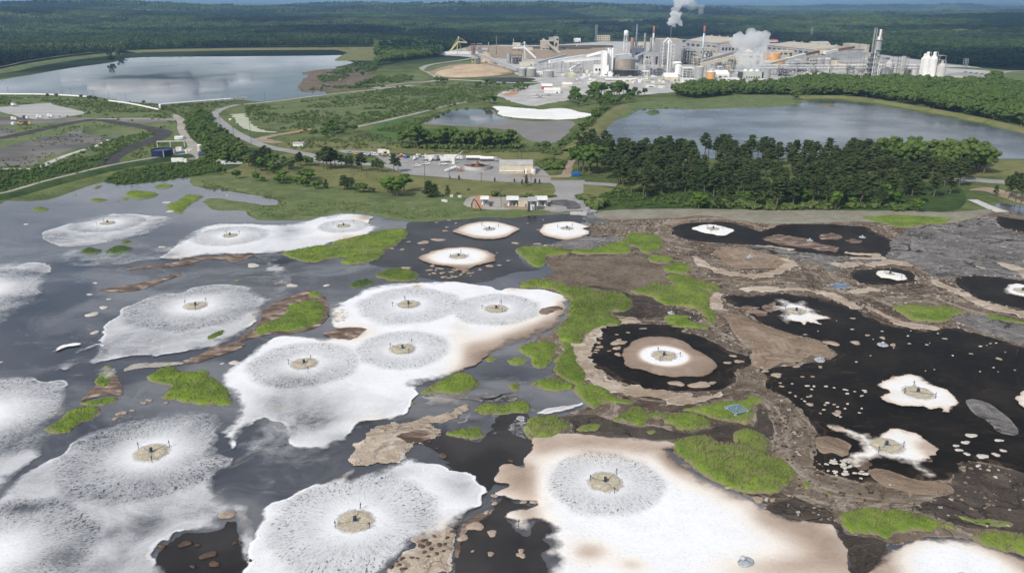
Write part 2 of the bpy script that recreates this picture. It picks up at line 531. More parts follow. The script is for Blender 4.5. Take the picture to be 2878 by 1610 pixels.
def mat_brownmat():
    m = Mat('brown_scum_rim')
    nz = m.noise(0.35, 6, 0.68, m.scale(m.pos, 0.45, 1.0), 0.5)
    c = m.ramp(m.step(nz, 0.25, 0.75), [(0, (0.05, 0.034, 0.025)), (0.45, (0.13, 0.09, 0.066)), (0.75, (0.25, 0.19, 0.15)), (1, (0.5, 0.44, 0.38))])
    return m.done(m.pbr(c, 0.85, m.bump(nz, 0.5, 0.2), 0.15))
M_BROWN = mat_brownmat()

def mat_foam():
    m = Mat('white_foam')
    edge, dens, tan = m.attr('edge'), m.attr('dens'), m.attr('tan')
    av = m.attr('av', True)
    sp = m.n('ShaderNodeSeparateXYZ', {0: av}, out=0)
    spn = sp.node
    dx, dy, RR = spn.outputs[0], spn.outputs[1], spn.outputs[2]
    r = m.math('SQRT', m.math('ADD', m.math('MULTIPLY', dx, dx), m.math('MULTIPLY', dy, dy)))
    rs = m.math('MAXIMUM', r, 0.5)
    jit = m.math('MULTIPLY', m.math('SUBTRACT', m.noise(0.25, 3), 0.5), 0.25)
    ux = m.math('ADD', m.math('DIVIDE', dx, rs), jit); uy = m.math('DIVIDE', dy, rs)
    sx_ = m.n('ShaderNodeSeparateXYZ', {0: m.vmath('SUBTRACT', m.pos, av)}, out=0)
    dz_ = m.math('MULTIPLY', m.math('FLOOR', m.math('MULTIPLY', m.math('ADD', sx_, sx_.node.outputs[1]), 0.5)), 3.7)
    pol = m.n('ShaderNodeCombineXYZ', {'X': m.math('MULTIPLY', ux, 27.0), 'Y': m.math('MULTIPLY', uy, 27.0), 'Z': m.math('MULTIPLY_ADD', r, 0.95, dz_)})
    s1 = m.noise(1.15, 3, 0.6, pol)
    pol2 = m.n('ShaderNodeCombineXYZ', {'X': m.math('MULTIPLY', ux, 22.0), 'Y': m.math('MULTIPLY', uy, 22.0), 'Z': m.math('MULTIPLY_ADD', r, 0.22, dz_)})
    s2 = m.noise(1.3, 3, 0.6, pol2)
    t = m.attr('tt')          # 0 at the aerator, 1 at the rim of the splash ring
    t = m.math('MULTIPLY', t, m.math('MULTIPLY_ADD', m.math('SUBTRACT', m.noise(0.08, 4, 0.6), 0.5), 0.34, 1.0))
    ring = m.math('MULTIPLY', m.step(t, 0.12, 0.62), m.step(t, 1.12, 0.88))
    spread = m.step(t, 0.15, 0.95, 0.63, 0.535)
    patchy = m.step(m.noise(0.13, 3, 0.6), 0.3, 0.65, 0.35, 1.0)
    speck = m.math('MULTIPLY', m.math('MULTIPLY', m.math('MULTIPLY', m.step(s1, spread, m.math('ADD', spread, 0.11)), m.step(t, 1.12, 0.9)), m.step(t, 0.16, 0.26)), patchy)
    streak = m.math('MULTIPLY', ring, m.step(s2, 0.36, 0.68))
    wv = m.n('ShaderNodeTexNoise', {'Vector': m.pos, 'Scale': 0.05, 'Detail': 3.0}, out=1)
    wp = m.vmath('ADD', m.scale(m.pos, 1, 1), m.vmath('MULTIPLY', m.vmath('SUBTRACT', wv, (0.5, 0.5, 0.5)), (22, 22, 0)))
    wisp = m.noise(0.11, 6, 0.62, wp)
    wisp2 = m.noise(0.7, 4, 0.6, m.scale(wp, 0.6, 1.0))
    # wispiness is strongest where the foam is thin
    thin = m.math('SUBTRACT', 1.15, dens, clamp=True)
    wcv = m.math('MULTIPLY', m.math('SUBTRACT', m.math('ADD', m.math('MULTIPLY', wisp, 0.75), m.math('MULTIPLY', wisp2, 0.25)), 0.5), m.math('MULTIPLY_ADD', thin, 1.5, 0.12))
    cov = m.math('SUBTRACT', m.math('ADD', dens, wcv), m.math('MULTIPLY', m.step(m.noise(1.7, 4, 0.7), 0.5, 0.7), 0.16))
    cov = m.math('SUBTRACT', cov, m.math('ADD', m.math('MULTIPLY', streak, 0.14), m.math('MULTIPLY', ring, 0.2)))
    cov = m.math('SUBTRACT', cov, m.math('MULTIPLY', speck, 0.6))
    soft = m.attr('soft')
    en = m.math('ADD', edge, m.math('MULTIPLY', m.math('SUBTRACT', m.noise(0.45, 5, 0.65), 0.5), m.math('MULTIPLY_ADD', soft, 1.1, 0.6)))
    ef = m.n('ShaderNodeMapRange', {'Value': en, 'From Min': 0.0, 'From Max': m.math('MAXIMUM', soft, 0.05)}, interpolation_type='SMOOTHSTEP')
    rim = m.math('MULTIPLY', m.step(en, 0.1, 0.5), m.step(en, 1.6, 0.6))
    cov = m.math('ADD', cov, m.math('MULTIPLY', rim, 0.22))
    cov = m.math('MULTIPLY', m.math('MAXIMUM', m.math('MINIMUM', cov, 1.0), 0.0), ef)
    tn = m.math('ADD', tan, m.math('MULTIPLY', m.math('SUBTRACT', m.noise(0.09, 5, 0.62, m.scale(wp, 0.5, 1.0)), 0.5), m.math('MINIMUM', m.math('MULTIPLY', tan, 0.7), 0.6)))
    col = m.ramp(m.math('MULTIPLY', tn, 0.5, clamp=True), [(0.0, (0.74, 0.75, 0.76)), (0.14, (0.72, 0.67, 0.6)), (0.34, (0.44, 0.35, 0.28)), (0.52, (0.29, 0.22, 0.165)), (0.75, (0.17, 0.115, 0.08)), (1.0, (0.045, 0.03, 0.022))])
    col = m.mix(m.math('MULTIPLY', m.step(wisp2, 0.4, 0.7), 0.1), col, (0.55, 0.54, 0.53))
    bmp = m.bump(m.math('ADD', m.math('MULTIPLY', s2, ring), m.math('ADD', m.math('MULTIPLY', wisp2, 0.8), m.math('MULTIPLY', wisp, 0.4))), 0.4, 0.3)
    return m.done(m.alpha(m.pbr(col, 0.75, bmp, 0.15), cov))
M_FOAM = mat_foam()

def mat_grass(name, a, b, c_, dead, bscale=0.35, deadness=0.5, fringe=0.0):
    m = Mat(name)
    n1 = m.noise(0.09, 5, 0.6); n2 = m.noise(bscale, 5, 0.68); n3 = m.noise(1.9, 3, 0.7, m.scale(m.pos, 1.0, 0.6, 0.5))
    col = m.mix(m.step(n1, 0.36, 0.64), a, b)
    col = m.mix(m.math('MULTIPLY', m.step(n2, 0.45, 0.75), 0.75), col, c_)
    col = m.mix(m.math('MULTIPLY', m.step(m.noise(0.12, 5, 0.65, m.vmath('ADD', m.pos, (91, 17, 3))), 0.56, 0.74), deadness), col, dead)
    big = m.noise(0.022, 5, 0.62, m.vmath('ADD', m.pos, (37, 61, 5)))
    col = m.mix(m.step(big, 0.55, 0.68, 0, 0.5*deadness), col, dead)
    col = m.mix(m.step(big, 0.46, 0.34, 0, 0.45), col, tuple(x*0.5 for x in a))
    col = m.mix(m.step(n3, 0.5, 0.25, 0, 0.35), col, tuple(x*0.45 for x in a))
    if fringe:
        ed = m.math('ADD', m.attr('edge'), m.math('MULTIPLY', m.math('SUBTRACT', m.noise(0.3, 4, 0.6), 0.5), 5.0))
        col = m.mix(m.math('MULTIPLY', m.step(ed, 1.3, 0.0), fringe), col, (0.21, 0.175, 0.115))
    return m.done(m.pbr(col, 0.9, m.bump(m.math('ADD', n2, m.math('MULTIPLY', n3, 0.5)), 0.9, 0.6), 0.1))
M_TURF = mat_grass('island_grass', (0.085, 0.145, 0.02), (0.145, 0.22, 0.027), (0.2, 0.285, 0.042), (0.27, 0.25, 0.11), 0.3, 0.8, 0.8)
M_TURFD = mat_grass('dark_reed_grass', (0.05, 0.1, 0.025), (0.07, 0.13, 0.03), (0.1, 0.17, 0.045), (0.16, 0.16, 0.08), 0.35, 0.35, 0.5)  # darker green than the island grass
M_MEADOW = mat_grass('meadow_grass', (0.125, 0.135, 0.05), (0.165, 0.165, 0.065), (0.19, 0.19, 0.075), (0.24, 0.2, 0.115), 0.05, 0.55)
M_BANK = mat_grass('bank_grass', (0.09, 0.125, 0.045), (0.125, 0.155, 0.06), (0.165, 0.2, 0.085), (0.25, 0.22, 0.15), 0.12, 0.55)
M_SCRUB = mat_grass('scrub_ground', (0.085, 0.115, 0.042), (0.125, 0.15, 0.06), (0.17, 0.2, 0.08), (0.25, 0.215, 0.145), 0.06, 0.5)
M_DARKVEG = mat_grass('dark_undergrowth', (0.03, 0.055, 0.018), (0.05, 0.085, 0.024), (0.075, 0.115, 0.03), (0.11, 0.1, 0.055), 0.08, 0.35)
M_REED = mat_grass('dead_reed_bed', (0.1, 0.075, 0.055), (0.17, 0.135, 0.1), (0.27, 0.225, 0.17), (0.07, 0.05, 0.035), 0.5, 0.6)
M_DRYBANK = mat_grass('dry_bank_grass', (0.2, 0.185, 0.14), (0.25, 0.235, 0.19), (0.3, 0.285, 0.235), (0.13, 0.15, 0.07), 0.3, 0.35)

def mat_ground_dirt(name, a, b, c_, scale=0.06, rough=0.9, stretch=(1, 1)):
    m = Mat(name)
    v = m.scale(m.pos, *stretch)
    n1 = m.noise(scale, 6, 0.62, v); n2 = m.noise(scale*7, 4, 0.6, v)
    col = m.mix(m.step(n1, 0.36, 0.66), a, b)
    col = m.mix(m.math('MULTIPLY', m.step(n2, 0.5, 0.75), 0.6), col, c_)
    return m.done(m.pbr(col, rough, m.bump(n2, 0.3, 0.2), 0.2))
M_ASPHALT = mat_ground_dirt('worn_asphalt', (0.24, 0.235, 0.225), (0.29, 0.285, 0.275), (0.33, 0.325, 0.315), 0.05)
M_GRAVEL = mat_ground_dirt('gravel', (0.27, 0.25, 0.215), (0.34, 0.32, 0.285), (0.42, 0.4, 0.37), 0.05)
M_YARD = mat_ground_dirt('mill_yard', (0.32, 0.31, 0.29), (0.45, 0.44, 0.42), (0.58, 0.57, 0.55), 0.03)
M_ASH = mat_ground_dirt('grey_ash_ground', (0.085, 0.08, 0.08), (0.19, 0.175, 0.16), (0.1, 0.13, 0.045), 0.022, 0.9, (0.5, 1))
M_COAL = mat_ground_dirt('black_cinder_track', (0.035, 0.033, 0.034), (0.06, 0.056, 0.055), (0.12, 0.11, 0.105), 0.08)
M_LINER = mat_ground_dirt('pale_liner_strips', (0.3, 0.3, 0.29), (0.4, 0.39, 0.37), (0.5, 0.49, 0.47), 0.05, 0.8, (0.08, 1.6))
M_LIME = mat_ground_dirt('white_lime_mud', (0.66, 0.66, 0.64), (0.74, 0.74, 0.72), (0.45, 0.45, 0.42), 0.03, 0.9, (0.3, 1))
M_CHIPS = mat_ground_dirt('wood_chips', (0.38, 0.28, 0.18), (0.48, 0.37, 0.25), (0.56, 0.46, 0.33), 0.04)
M_REDSOIL = mat_ground_dirt('red_clay_soil', (0.34, 0.17, 0.1), (0.42, 0.24, 0.15), (0.44, 0.33, 0.24), 0.08)
M_BARE = mat_ground_dirt('bare_tan_soil', (0.25, 0.19, 0.13), (0.33, 0.26, 0.19), (0.17, 0.15, 0.09), 0.05)
M_MUDFLAT = mat_ground_dirt('grey_mud_flat', (0.15, 0.135, 0.125), (0.19, 0.175, 0.16), (0.12, 0.13, 0.09), 0.04, 0.5)
M_CONCRETE = mat_ground_dirt('pale_concrete', (0.4, 0.39, 0.37), (0.48, 0.47, 0.45), (0.55, 0.54, 0.52), 0.2)
M_DITCH = mat_ground_dirt('dry_ditch', (0.34, 0.36, 0.27), (0.4, 0.43, 0.31), (0.44, 0.44, 0.42), 0.05)
M_OILY = mat_ground_dirt('stained_ramp', (0.05, 0.05, 0.05), (0.12, 0.118, 0.115), (0.22, 0.215, 0.21), 0.12)

def mat_forest_floor():
    """one sheet to the horizon: scrub and meadow close by, closed forest canopy further out"""
    m = Mat('countryside')
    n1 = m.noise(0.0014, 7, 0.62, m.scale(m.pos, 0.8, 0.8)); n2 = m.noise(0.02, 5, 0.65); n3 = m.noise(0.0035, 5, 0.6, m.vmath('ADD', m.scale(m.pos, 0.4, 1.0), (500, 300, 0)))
    pine, leaf, field = (0.006, 0.012, 0.011), (0.04, 0.065, 0.026), (0.15, 0.18, 0.08)  # dark and light stands; their contrast also paints in cloud-shadow bands
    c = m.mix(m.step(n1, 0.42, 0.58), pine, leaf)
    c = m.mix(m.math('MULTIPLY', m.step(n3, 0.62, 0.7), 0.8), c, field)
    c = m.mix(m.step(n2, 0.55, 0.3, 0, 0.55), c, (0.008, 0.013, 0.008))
    near = m.mix(m.step(m.noise(0.03, 5), 0.4, 0.6), (0.075, 0.1, 0.036), (0.12, 0.145, 0.055))
    d = m.vmath('LENGTH', m.pos)
    c = m.mix(m.step(d, 1350, 1700), near, c)
    return m.done(m.pbr(c, 0.95, m.bump(m.noise(0.03, 4, 0.7), 1.0, 8.0), 0.05))
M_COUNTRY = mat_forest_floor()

# ================================================================== the land
def hills(x, y):
    d = np.hypot(x, y)
    a = smooth(2300, 5200, d)
    h = fbm(x/2600.0, y/1500.0, 4, 41)
    h2 = fbm(x/7000.0+3, y/5200.0, 3, 77)
    fall = 1-0.55*smooth(9000, 26000, d)
    return a*fall*(np.clip(h-0.42, -0.05, 1)*190 + (h2-0.5)*90) + 190*smooth(12000, 42000, d)

def build_ground():
    t = np.linspace(-1, 1, 241)
    xs = np.sign(t)*(np.abs(t)*900+np.abs(t)**4*44000)
    u = np.linspace(0, 1, 330)
    ys = -400+u*4200+u**5*41000
    X, Y = np.meshgrid(xs, ys)
    Z = hills(X, Y)
    nx, ny = len(xs), len(ys)
    idx = np.arange(nx*ny).reshape(ny, nx)
    F4 = np.stack([idx[:-1, :-1].ravel(), idx[:-1, 1:].ravel(), idx[1:, 1:].ravel(), idx[1:, :-1].ravel()], 1)
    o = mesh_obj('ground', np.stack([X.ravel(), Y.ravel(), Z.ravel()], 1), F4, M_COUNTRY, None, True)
    tag(o, 'wooded countryside and scrub running out to the horizon', 'ground', kind='structure')
build_ground()

# ---- lagoon: one flat sheet of water
LAGOON = GP('K -700,1560 490,1441 800,1350 1000,1280 1250,1215 1440,1250 1600,1240 1950,1200 2150,1165 2330,1170 2345,1250 2573,1310 '
            'L 250,1300 480,1340 700,1375 850,1410 980,1430 D 2010,160 2000,195 1900,205 1780,240 1850,300 2000,305 2250,300 2400,265 2573,255 '
            'E 280,265 420,300 560,315 720,312 950,300 1100,285 1280,290 1450,270 1560,258 1700,250 1870,262 2000,300 2400,290 '
            'F 100,285 300,275 600,320 750,330 1000,328 1400,318 2000,330 2300,260 2350,200 2500,190 3100,300 3900,500 J 4300,300 5200,2800 I 1300,2800 H -1500,2800 -1800,400')
o = sheet('lagoon_water', LAGOON, 6.0, 0.06, M_LAGOON, warp=1.0, wscale=12, smoothn=3)
tag(o, 'dark reflecting water of the aeration lagoon', 'water', kind='structure')

SHEETZ = [0.09]; POOLS = []
def layer(name, spec, mat, label, cat, kind=None, group=None, warp=1.5, ws=7.0, k=0.0017, lo=0.5, dz=0.012, dome=None, seed=None, fixz=None):
    P = GP(spec) if isinstance(spec, str) else spec
    if name in ('black_pool', 'dark_water'): POOLS.append(P)
    SHEETZ[0] += 0.003
    z = SHEETZ[0] if fixz is None else fixz
    o = sheet(name, P, cell_at(P, k, lo), z, mat, warp=warp, wscale=ws, wseed=seed if seed is not None else int(abs(P[0, 0])*7) % 97, dome=dome)
    return tag(o, label, cat, group, kind)

def lump(h, w=1.2, nz=0.5, sc=3.0):
    return lambda x, y, s: h*(1-np.exp(-s/w))*(1-nz+2*nz*fbm(x/sc, y/sc, 3, 9))

# ---- sludge: dry crust filling the right side of the lagoon
CRUST = layer('sludge_crust', 'E 1850,300 2100,300 2400,285 F 100,285 300,272 600,318 750,328 1000,326 1400,316 2000,328 2300,256 2360,210 2700,300 3300,420 3700,700 3800,1441 J 3700,1300 3000,1330 2573,1250 2200,1190 1900,1185 1750,1200 1560,1240 1400,1200 1240,1120 1200,1070 900,1050 740,990 500,860 280,760 100,650 '
      'I 2560,650 2470,570 2430,490 2150,460 1900,450 1750,430 1700,440 1700,330 1840,230 1720,140 1560,0 E 1560,1330 1340,1250 1560,1110 1690,1010 1690,890 1600,830 1330,790 1400,745 1570,695 1530,600 1520,570 1600,480 1850,400',
      M_CRUST, 'tan and brown dried sludge crust filling the lagoon beside the pine wood', 'sludge', 'structure', warp=3.0, ws=9, k=0.003, dome=lambda x, y, s: 0.05*fbm(x/2.2, y/2.2, 3, 4)-0.036)
layer('dead_reed_bed', 'E 1530,600 1640,575 1800,570 2000,560 2150,560 2260,590 2380,650 2400,720 2440,780 2330,770 2200,800 2120,830 2000,800 1850,780 1700,780 1500,740 1400,750 1570,690',
      M_REED, 'brown dead reed bed between the green reed banks', 'reed bed', 'stuff', warp=2.0, dome=lump(0.12, 1.5, 0.6, 1.5))
layer('mud_flat', 'J 2100,640 2573,700 2700,800 3300,900 3300,1300 2700,1180 2300,1130 2070,1090 1900,1010 1750,960 2050,880 2070,800', M_MUD, 'dark brown mud flat beside the ragged white splash', 'mud', 'structure', warp=2.0)
layer('mud_flat', 'J 700,960 900,900 1050,960 1200,1000 1260,1100 1300,1170 1500,1200 1560,1250 1450,1500 1330,1500 1280,1290 1220,1170 1190,1110 950,1080', M_MUD, 'dark grey mud tongue along the cream foam edge', 'mud', 'structure', warp=2.0)
layer('mud_flat', 'J 0,420 150,425 300,400 450,360 600,380 640,250 690,240 760,420 740,480 650,430 540,405 480,440 470,510 340,490 300,455 100,460', M_MUD, 'dark mud strip between two green reed islands', 'mud', 'structure', warp=1.2)
layer('mud_flat', 'I 1640,310 1850,290 2000,330 2150,390 2300,390 2573,430 2573,470 2300,480 2050,460 1850,440 1720,420 1720,360', M_MUD, 'dark mud strip above the big cream foam', 'mud', 'structure', warp=1.5)
layer('mud_flat', 'E 1830,790 1920,775 2050,790 2150,840 2280,860 2380,900 2440,960 2573,980 F 0,950 120,960 240,1010 160,1040 0,1005 E 2400,1010 2150,1010 2000,985 2090,960 2150,920 2140,870 2000,825', M_MUD, 'dark brown mud gully through the central reed bank', 'mud', 'structure', warp=1.5)
# black pools
BLK = 'black pools on the sludge'
layer('black_pool', 'F 20,400 60,345 200,325 420,320 560,350 660,385 760,345 1000,335 1300,345 1450,355 1500,400 1620,450 1600,540 1530,575 1250,570 1000,545 830,520 700,500 600,490 400,475 200,460 80,430', M_SCUM, 'long black sludge pool below the pine wood', 'pool', None, None, 2.0, 6)
POOL_RING = 'E 1840,1140 1900,1090 2080,1055 2350,1062 2573,1075 F 100,1115 250,1150 400,1230 480,1260 590,1300 600,1345 540,1370 470,1400 J 490,20 480,70 400,110 250,130 100,130 I 2300,112 2100,70 2000,20 1900,-30 E 1850,1380 1800,1290 1830,1200'
layer('black_pool', POOL_RING, M_SCUM, 'round black pool ringed by brown crust around a tan foam disc', 'pool', None, None, 1.2, 5)
layer('black_pool', 'F 400,870 450,850 600,855 760,838 950,845 1150,890 1300,930 1400,985 1500,1040 1700,1090 1900,1110 2060,1075 2200,1120 2400,1180 2573,1225 3000,1330 3000,1441 J 3000,900 2573,720 2300,650 2090,640 2060,780 1900,770 1500,800 1200,740 1060,620 1050,450 1000,330 900,200 700,80 F 700,1441 640,1385 900,1360 1060,1335 1200,1302 1180,1240 1080,1170 980,1152 860,1130 650,1040 560,960 450,920', M_SCUM, 'large black sludge pool holding the petalled rosette and the ragged splash', 'pool', None, None, 2.5, 7)
layer('black_pool', 'F 1310,690 1400,660 1700,660 1790,735 1700,765 1560,775 1400,765', M_SCUM, 'small dark pool around a narrow white foam patch', 'pool', None, None, 1.5, 5)
layer('black_pool', 'F 2060,740 2200,710 2573,745 2800,800 2800,1000 2573,955 2400,920 2200,860', M_SCUM, 'black pool edged by a long pale rim', 'pool', None, None, 1.5, 6)
layer('black_pool', 'F 2380,285 2573,305 3000,350 3100,440 2573,392 2420,362', M_SCUM, 'black pool beside the concrete sluice channel', 'pool', None, None, 1.5, 6)
# dark water around the foam discs
layer('dark_water', 'E 330,560 420,500 520,420 540,330 720,315 950,302 1100,288 1280,292 1450,272 1700,262 1850,290 1800,330 1840,360 1850,420 1600,470 1330,500 1310,530 1400,640 1480,660 1300,690 1200,720 1000,760 800,755 620,720 600,690 480,650 330,640 250,620', M_BROWNW, 'dark brown water around three cream foam discs', 'water', 'structure', None, 2.0, 7)
layer('dark_water', 'I 640,500 760,420 800,470 1000,490 1080,470 1200,300 1400,290 1380,400 1400,470 1440,500 1440,580 1350,650 1250,680 1160,730 1140,790 1110,860 1030,800 1000,740 860,690 740,560', M_BROWNW, 'dark water channel between two big foam mats', 'water', 'structure', None, 1.5, 6)
layer('dark_water', 'I 860,1441 870,1330 900,1200 960,1080 1090,1050 1150,980 1200,900 1290,930 1430,960 1260,1010 1240,1060 1310,1150 1400,1160 1440,1080 1540,1090 1570,1130 1510,1190 1560,1240 1490,1300 1550,1380 1570,1600 860,1600', M_BROWNW, 'dark open water beside the speckled foam mat', 'water', 'structure', None, 1.5, 6)
layer('dark_water', 'H 1130,1330 1250,1200 1310,1170 1580,1130 1640,1060 1700,1080 1720,1200 1760,1300 1780,1500 1250,1500 1150,1400', M_BROWNW, 'dark brown water pocket among grey foam', 'water', 'structure', None, 1.5, 6)
# flow bands of the crust run round the pools
me = CRUST.data; co = np.empty(len(me.vertices)*3, np.float32); me.vertices.foreach_get('co', co); co = co.reshape(-1, 3).astype(float)
ev = np.empty(len(me.vertices), np.float32); me.attributes['edge'].data.foreach_get('value', ev)
for Q in POOLS[:6]:
    Q = spline(Q, 2); m_ = (np.abs(co[:, 0]-Q[:, 0].mean()) < np.ptp(Q[:, 0])+30) & (np.abs(co[:, 1]-Q[:, 1].mean()) < np.ptp(Q[:, 1])+30)
    dq = np.abs(sdf(Q, co[m_, 0], co[m_, 1])); ev[m_] = np.minimum(ev[m_], dq)
me.attributes['edge'].data.foreach_set('value', ev)
# grey cracked crust
layer('grey_crust', 'E 1580,485 1700,440 1870,415 2000,420 2090,440 1990,480 1850,510 1740,520', M_GREYCRUST, 'grey cracked crust beside the cream disc touching dark water', 'sludge crust', None, None, 1.5, 5, dome=lump(0.15))
layer('grey_crust', 'E 1790,290 1900,295 1990,320 1960,342 1860,332', M_GREYCRUST, 'small grey crust slab below the boat ramp', 'sludge crust', None, None, 1.2, 5, dome=lump(0.12))
layer('grey_crust', 'F 1620,480 1700,400 1850,350 2050,340 2330,285 2420,370 2573,400 3000,430 3400,600 3300,760 2800,790 2573,740 2250,700 2080,720 1900,720 1800,640 1500,590 1300,585 1550,575', M_GREYCRUST, 'broad grey cracked crust beside the pool with the pale rim', 'sludge crust', None, None, 2.5, 7, dome=lump(0.15))
layer('grey_crust', 'F 2050,1020 2200,990 2400,1030 2800,1130 2800,1330 2573,1210 2300,1130 2150,1065', M_GREYCRUST, 'grey crust slab along the large black pool', 'sludge crust', None, None, 1.5, 6, dome=lump(0.2))
layer('grey_crust', 'F 550,500 700,500 1000,545 1260,572 1500,590 1300,640 1200,690 1100,640 950,600 800,560 640,540', M_GREYCRUST, 'grey crust strip under the long black pool', 'sludge crust', None, None, 1.8, 6, dome=lump(0.12))
# brown slabs
layer('brown_crust', 'F 430,980 560,1010 760,1090 950,1150 1010,1200 1030,1270 960,1330 830,1340 700,1390 620,1360 590,1290 610,1200 540,1190 480,1130 440,1060', M_TAN, 'broad brown crust slab wedged between two black pools', 'sludge crust', None, None, 1.2, 5, dome=lump(0.3))
layer('brown_crust', 'F 970,1165 1080,1175 1170,1240 1195,1300 1060,1290 1020,1240', M_TAN, 'pale brown crust slab with a pointed end', 'sludge crust', None, None, 0.8, 4, dome=lump(0.25))
layer('brown_crust', 'J 2150,190 2300,210 2440,310 2540,440 2400,430 2320,350 2200,280', M_GREYCRUST, 'long tapering crust raft beside the flower shaped foam', 'sludge crust', None, None, 0.8, 4, dome=lump(0.3))
layer('brown_crust', 'J 1450,700 1600,700 1800,770 2000,790 2060,850 2000,880 1800,870 1600,830 1500,780', M_TAN, 'smooth tan sludge lobe below the ragged white foam', 'sludge crust', None, None, 0.8, 4, dome=lump(0.2))
layer('brown_crust', 'J 1065,480 1110,455 1240,470 1330,520 1310,570 1270,600 1200,570 1120,580 1080,540', M_TAN, 'orange brown sludge raft beside the ragged white foam', 'sludge crust', None, None, 1.0, 4, dome=lump(0.15))
layer('brown_crust', 'F 330,540 450,510 560,505 760,560 870,610 800,650 640,660 480,650 400,610', M_TAN, 'oval brown crust island inside a pale ring', 'sludge crust', None, None, 1.5, 5, dome=lump(0.15))
layer('brown_crust', 'D 900,672 1000,645 1150,630 1300,605 1400,582 1560,565 1700,556 1830,552 1830,565 1750,600 1680,612 1600,590 1450,600 1370,630 1200,650 1050,660', M_BROWN, 'brown scum edge under the second white foam', 'scum', None, None, 0.8, 4, dome=lump(0.15))
layer('brown_crust', 'D 720,812 850,790 1000,765 1150,735 1290,690 1310,700 1200,745 1080,790 1000,815 850,830', M_BROWN, 'long brown scum streak on open water', 'scum', None, None, 0.8, 4, dome=lump(0.15))
layer('brown_crust', 'D 1690,1190 1800,1120 1880,1040 1920,950 2050,880 2200,820 2260,815 2340,860 2380,960 2370,1020 2300,1070 2150,1120 1980,1130 1850,1150', M_BROWN, 'brown scum collar around a green reed island', 'scum', None, None, 1.5, 5, dome=lump(0.15))
layer('brown_crust', 'D 1320,1330 1420,1290 1560,1220 1700,1190 1770,1205 1700,1250 1560,1290 1450,1330 1350,1345', M_BROWN, 'brown scum finger below the lone white foam', 'scum', None, None, 1.0, 4, dome=lump(0.15))
layer('brown_crust', 'D 900,1400 960,1350 1100,1340 1290,1335 1320,1350 1200,1365 1000,1380', M_PALE, 'pale scum streak beside the broad reed island', 'scum', None, None, 0.8, 4, dome=lump(0.15))
layer('brown_crust', 'I 140,580 180,480 300,380 400,370 520,340 640,330 780,290 900,250 980,250 900,300 780,350 700,370 750,420 740,450 620,510 520,570 500,620 350,650 200,690 150,640', M_CREAM, 'cream and tan scum tongue between foam and dark channel', 'scum', None, None, 3.6, 5, dome=lump(0.2))
layer('brown_crust', 'I 400,450 560,400 660,380 740,430 640,490 540,530 470,530', M_BROWN, 'brown ridge on the cream scum tongue', 'scum', None, None, 1.2, 4, dome=lump(0.25))
layer('brown_crust', 'I 640,160 760,140 940,150 1000,180 1140,160 1280,145 1330,160 1280,200 1100,205 960,185 800,175', M_GREYCRUST, 'grey scum line joining two reed islands', 'scum', None, None, 1.0, 4, dome=lump(0.1))
layer('brown_crust', 'I 550,1200 640,1150 800,1120 900,1130 880,1250 860,1350 800,1441 560,1500 380,1500 450,1350 560,1270', M_CREAM, 'cream crust full of brown clumps beside the speckled foam', 'scum', None, None, 1.5, 4, dome=lump(0.15))
layer('brown_crust', 'I 870,1300 900,1180 960,1060 1100,1000 1150,990 1080,1040 980,1110 930,1200 890,1340', M_BROWN, 'narrow brown crust ridge along dark water', 'scum', None, None, 0.8, 4, dome=lump(0.2))
layer('brown_crust', 'I 1510,640 1580,610 1680,620 1700,650 1660,700 1580,710 1520,680', M_GREYCRUST, 'grey scum knot at the edge of the big cream foam', 'scum', None, None, 0.8, 3, dome=lump(0.25))
layer('brown_crust', 'H 680,100 740,50 830,10 880,150 760,160 620,190 580,195', M_BROWN, 'brown scum under two narrow reed islands', 'scum', None, None, 1.0, 4, dome=lump(0.1))
for sp_, lb_ in (('F 690,440 800,415 950,430 1080,470 1200,500 1230,540 1050,520 900,500 780,480', 'ragged brown scum sheet in the long black pool'), ('F 1080,420 1180,400 1260,420 1230,445 1130,445', 'small rusty scum patch between two stopped aerators'), ('F 1270,455 1340,445 1400,460 1350,475', 'tan scum patch beside a stopped aerator'), ('F 520,940 600,930 700,960 720,990 640,1000 560,970', 'brown scum flake in the pool of the flower shaped foam'), ('F 690,925 760,905 800,930 780,960 720,965', 'second brown scum flake beside the flower shaped foam'), ('J 1330,640 1400,620 1450,660 1420,700 1360,690', 'rusty scum fringe under the ragged splash')):
    layer('brown_crust', sp_, M_BROWN, lb_, 'scum', None, None, 3.0, 4, dome=lump(0.05))
# pale rims
def rim(spec, w, label, mat=M_CREAM, wn=0.5, name='pale_rim'):
    SHEETZ[0] += 0.003
    C = spline(GP(spec), 6, False); T = np.gradient(C, axis=0); T /= np.linalg.norm(T, axis=1, keepdims=True)+1e-9
    Nn = np.stack([-T[:, 1], T[:, 0]], 1)
    ww = np.interp(np.arange(len(C)), np.linspace(0, len(C)-1, len(w)), w)/2*(0.45+0.75*vn(np.arange(len(C))*.9, np.zeros(len(C)), len(spec)))
    P = np.concatenate([C+Nn*ww[:, None], (C-Nn*ww[:, None])[::-1]])
    o = sheet(name, P, cell_at(P, .0015, .4), SHEETZ[0]+0.03, mat, warp=1.9, wscale=4.5, wseed=len(spec), dome=lump(0.2, .8), closed_spline=False)
    tag(o, label, 'scum rim')
rim('F 190,570 240,620 350,670 500,705 660,715 800,680 880,640 880,610 820,585', [3, 6, 7, 7, 6, 7, 7, 5, 3], 'pale oval rim around a brown crust island')
rim('F 540,820 650,805 850,810 1000,815 1150,845 1260,890 1370,950', [4, 7, 5, 5, 7, 6, 4], 'pale rim between tan crust and the large black pool')
rim('F 1900,740 2000,790 2120,840 2250,900 2400,950 2573,990 2750,1030', [4, 7, 7, 8, 8, 10, 10], 'long pale rim curving round a black pool')
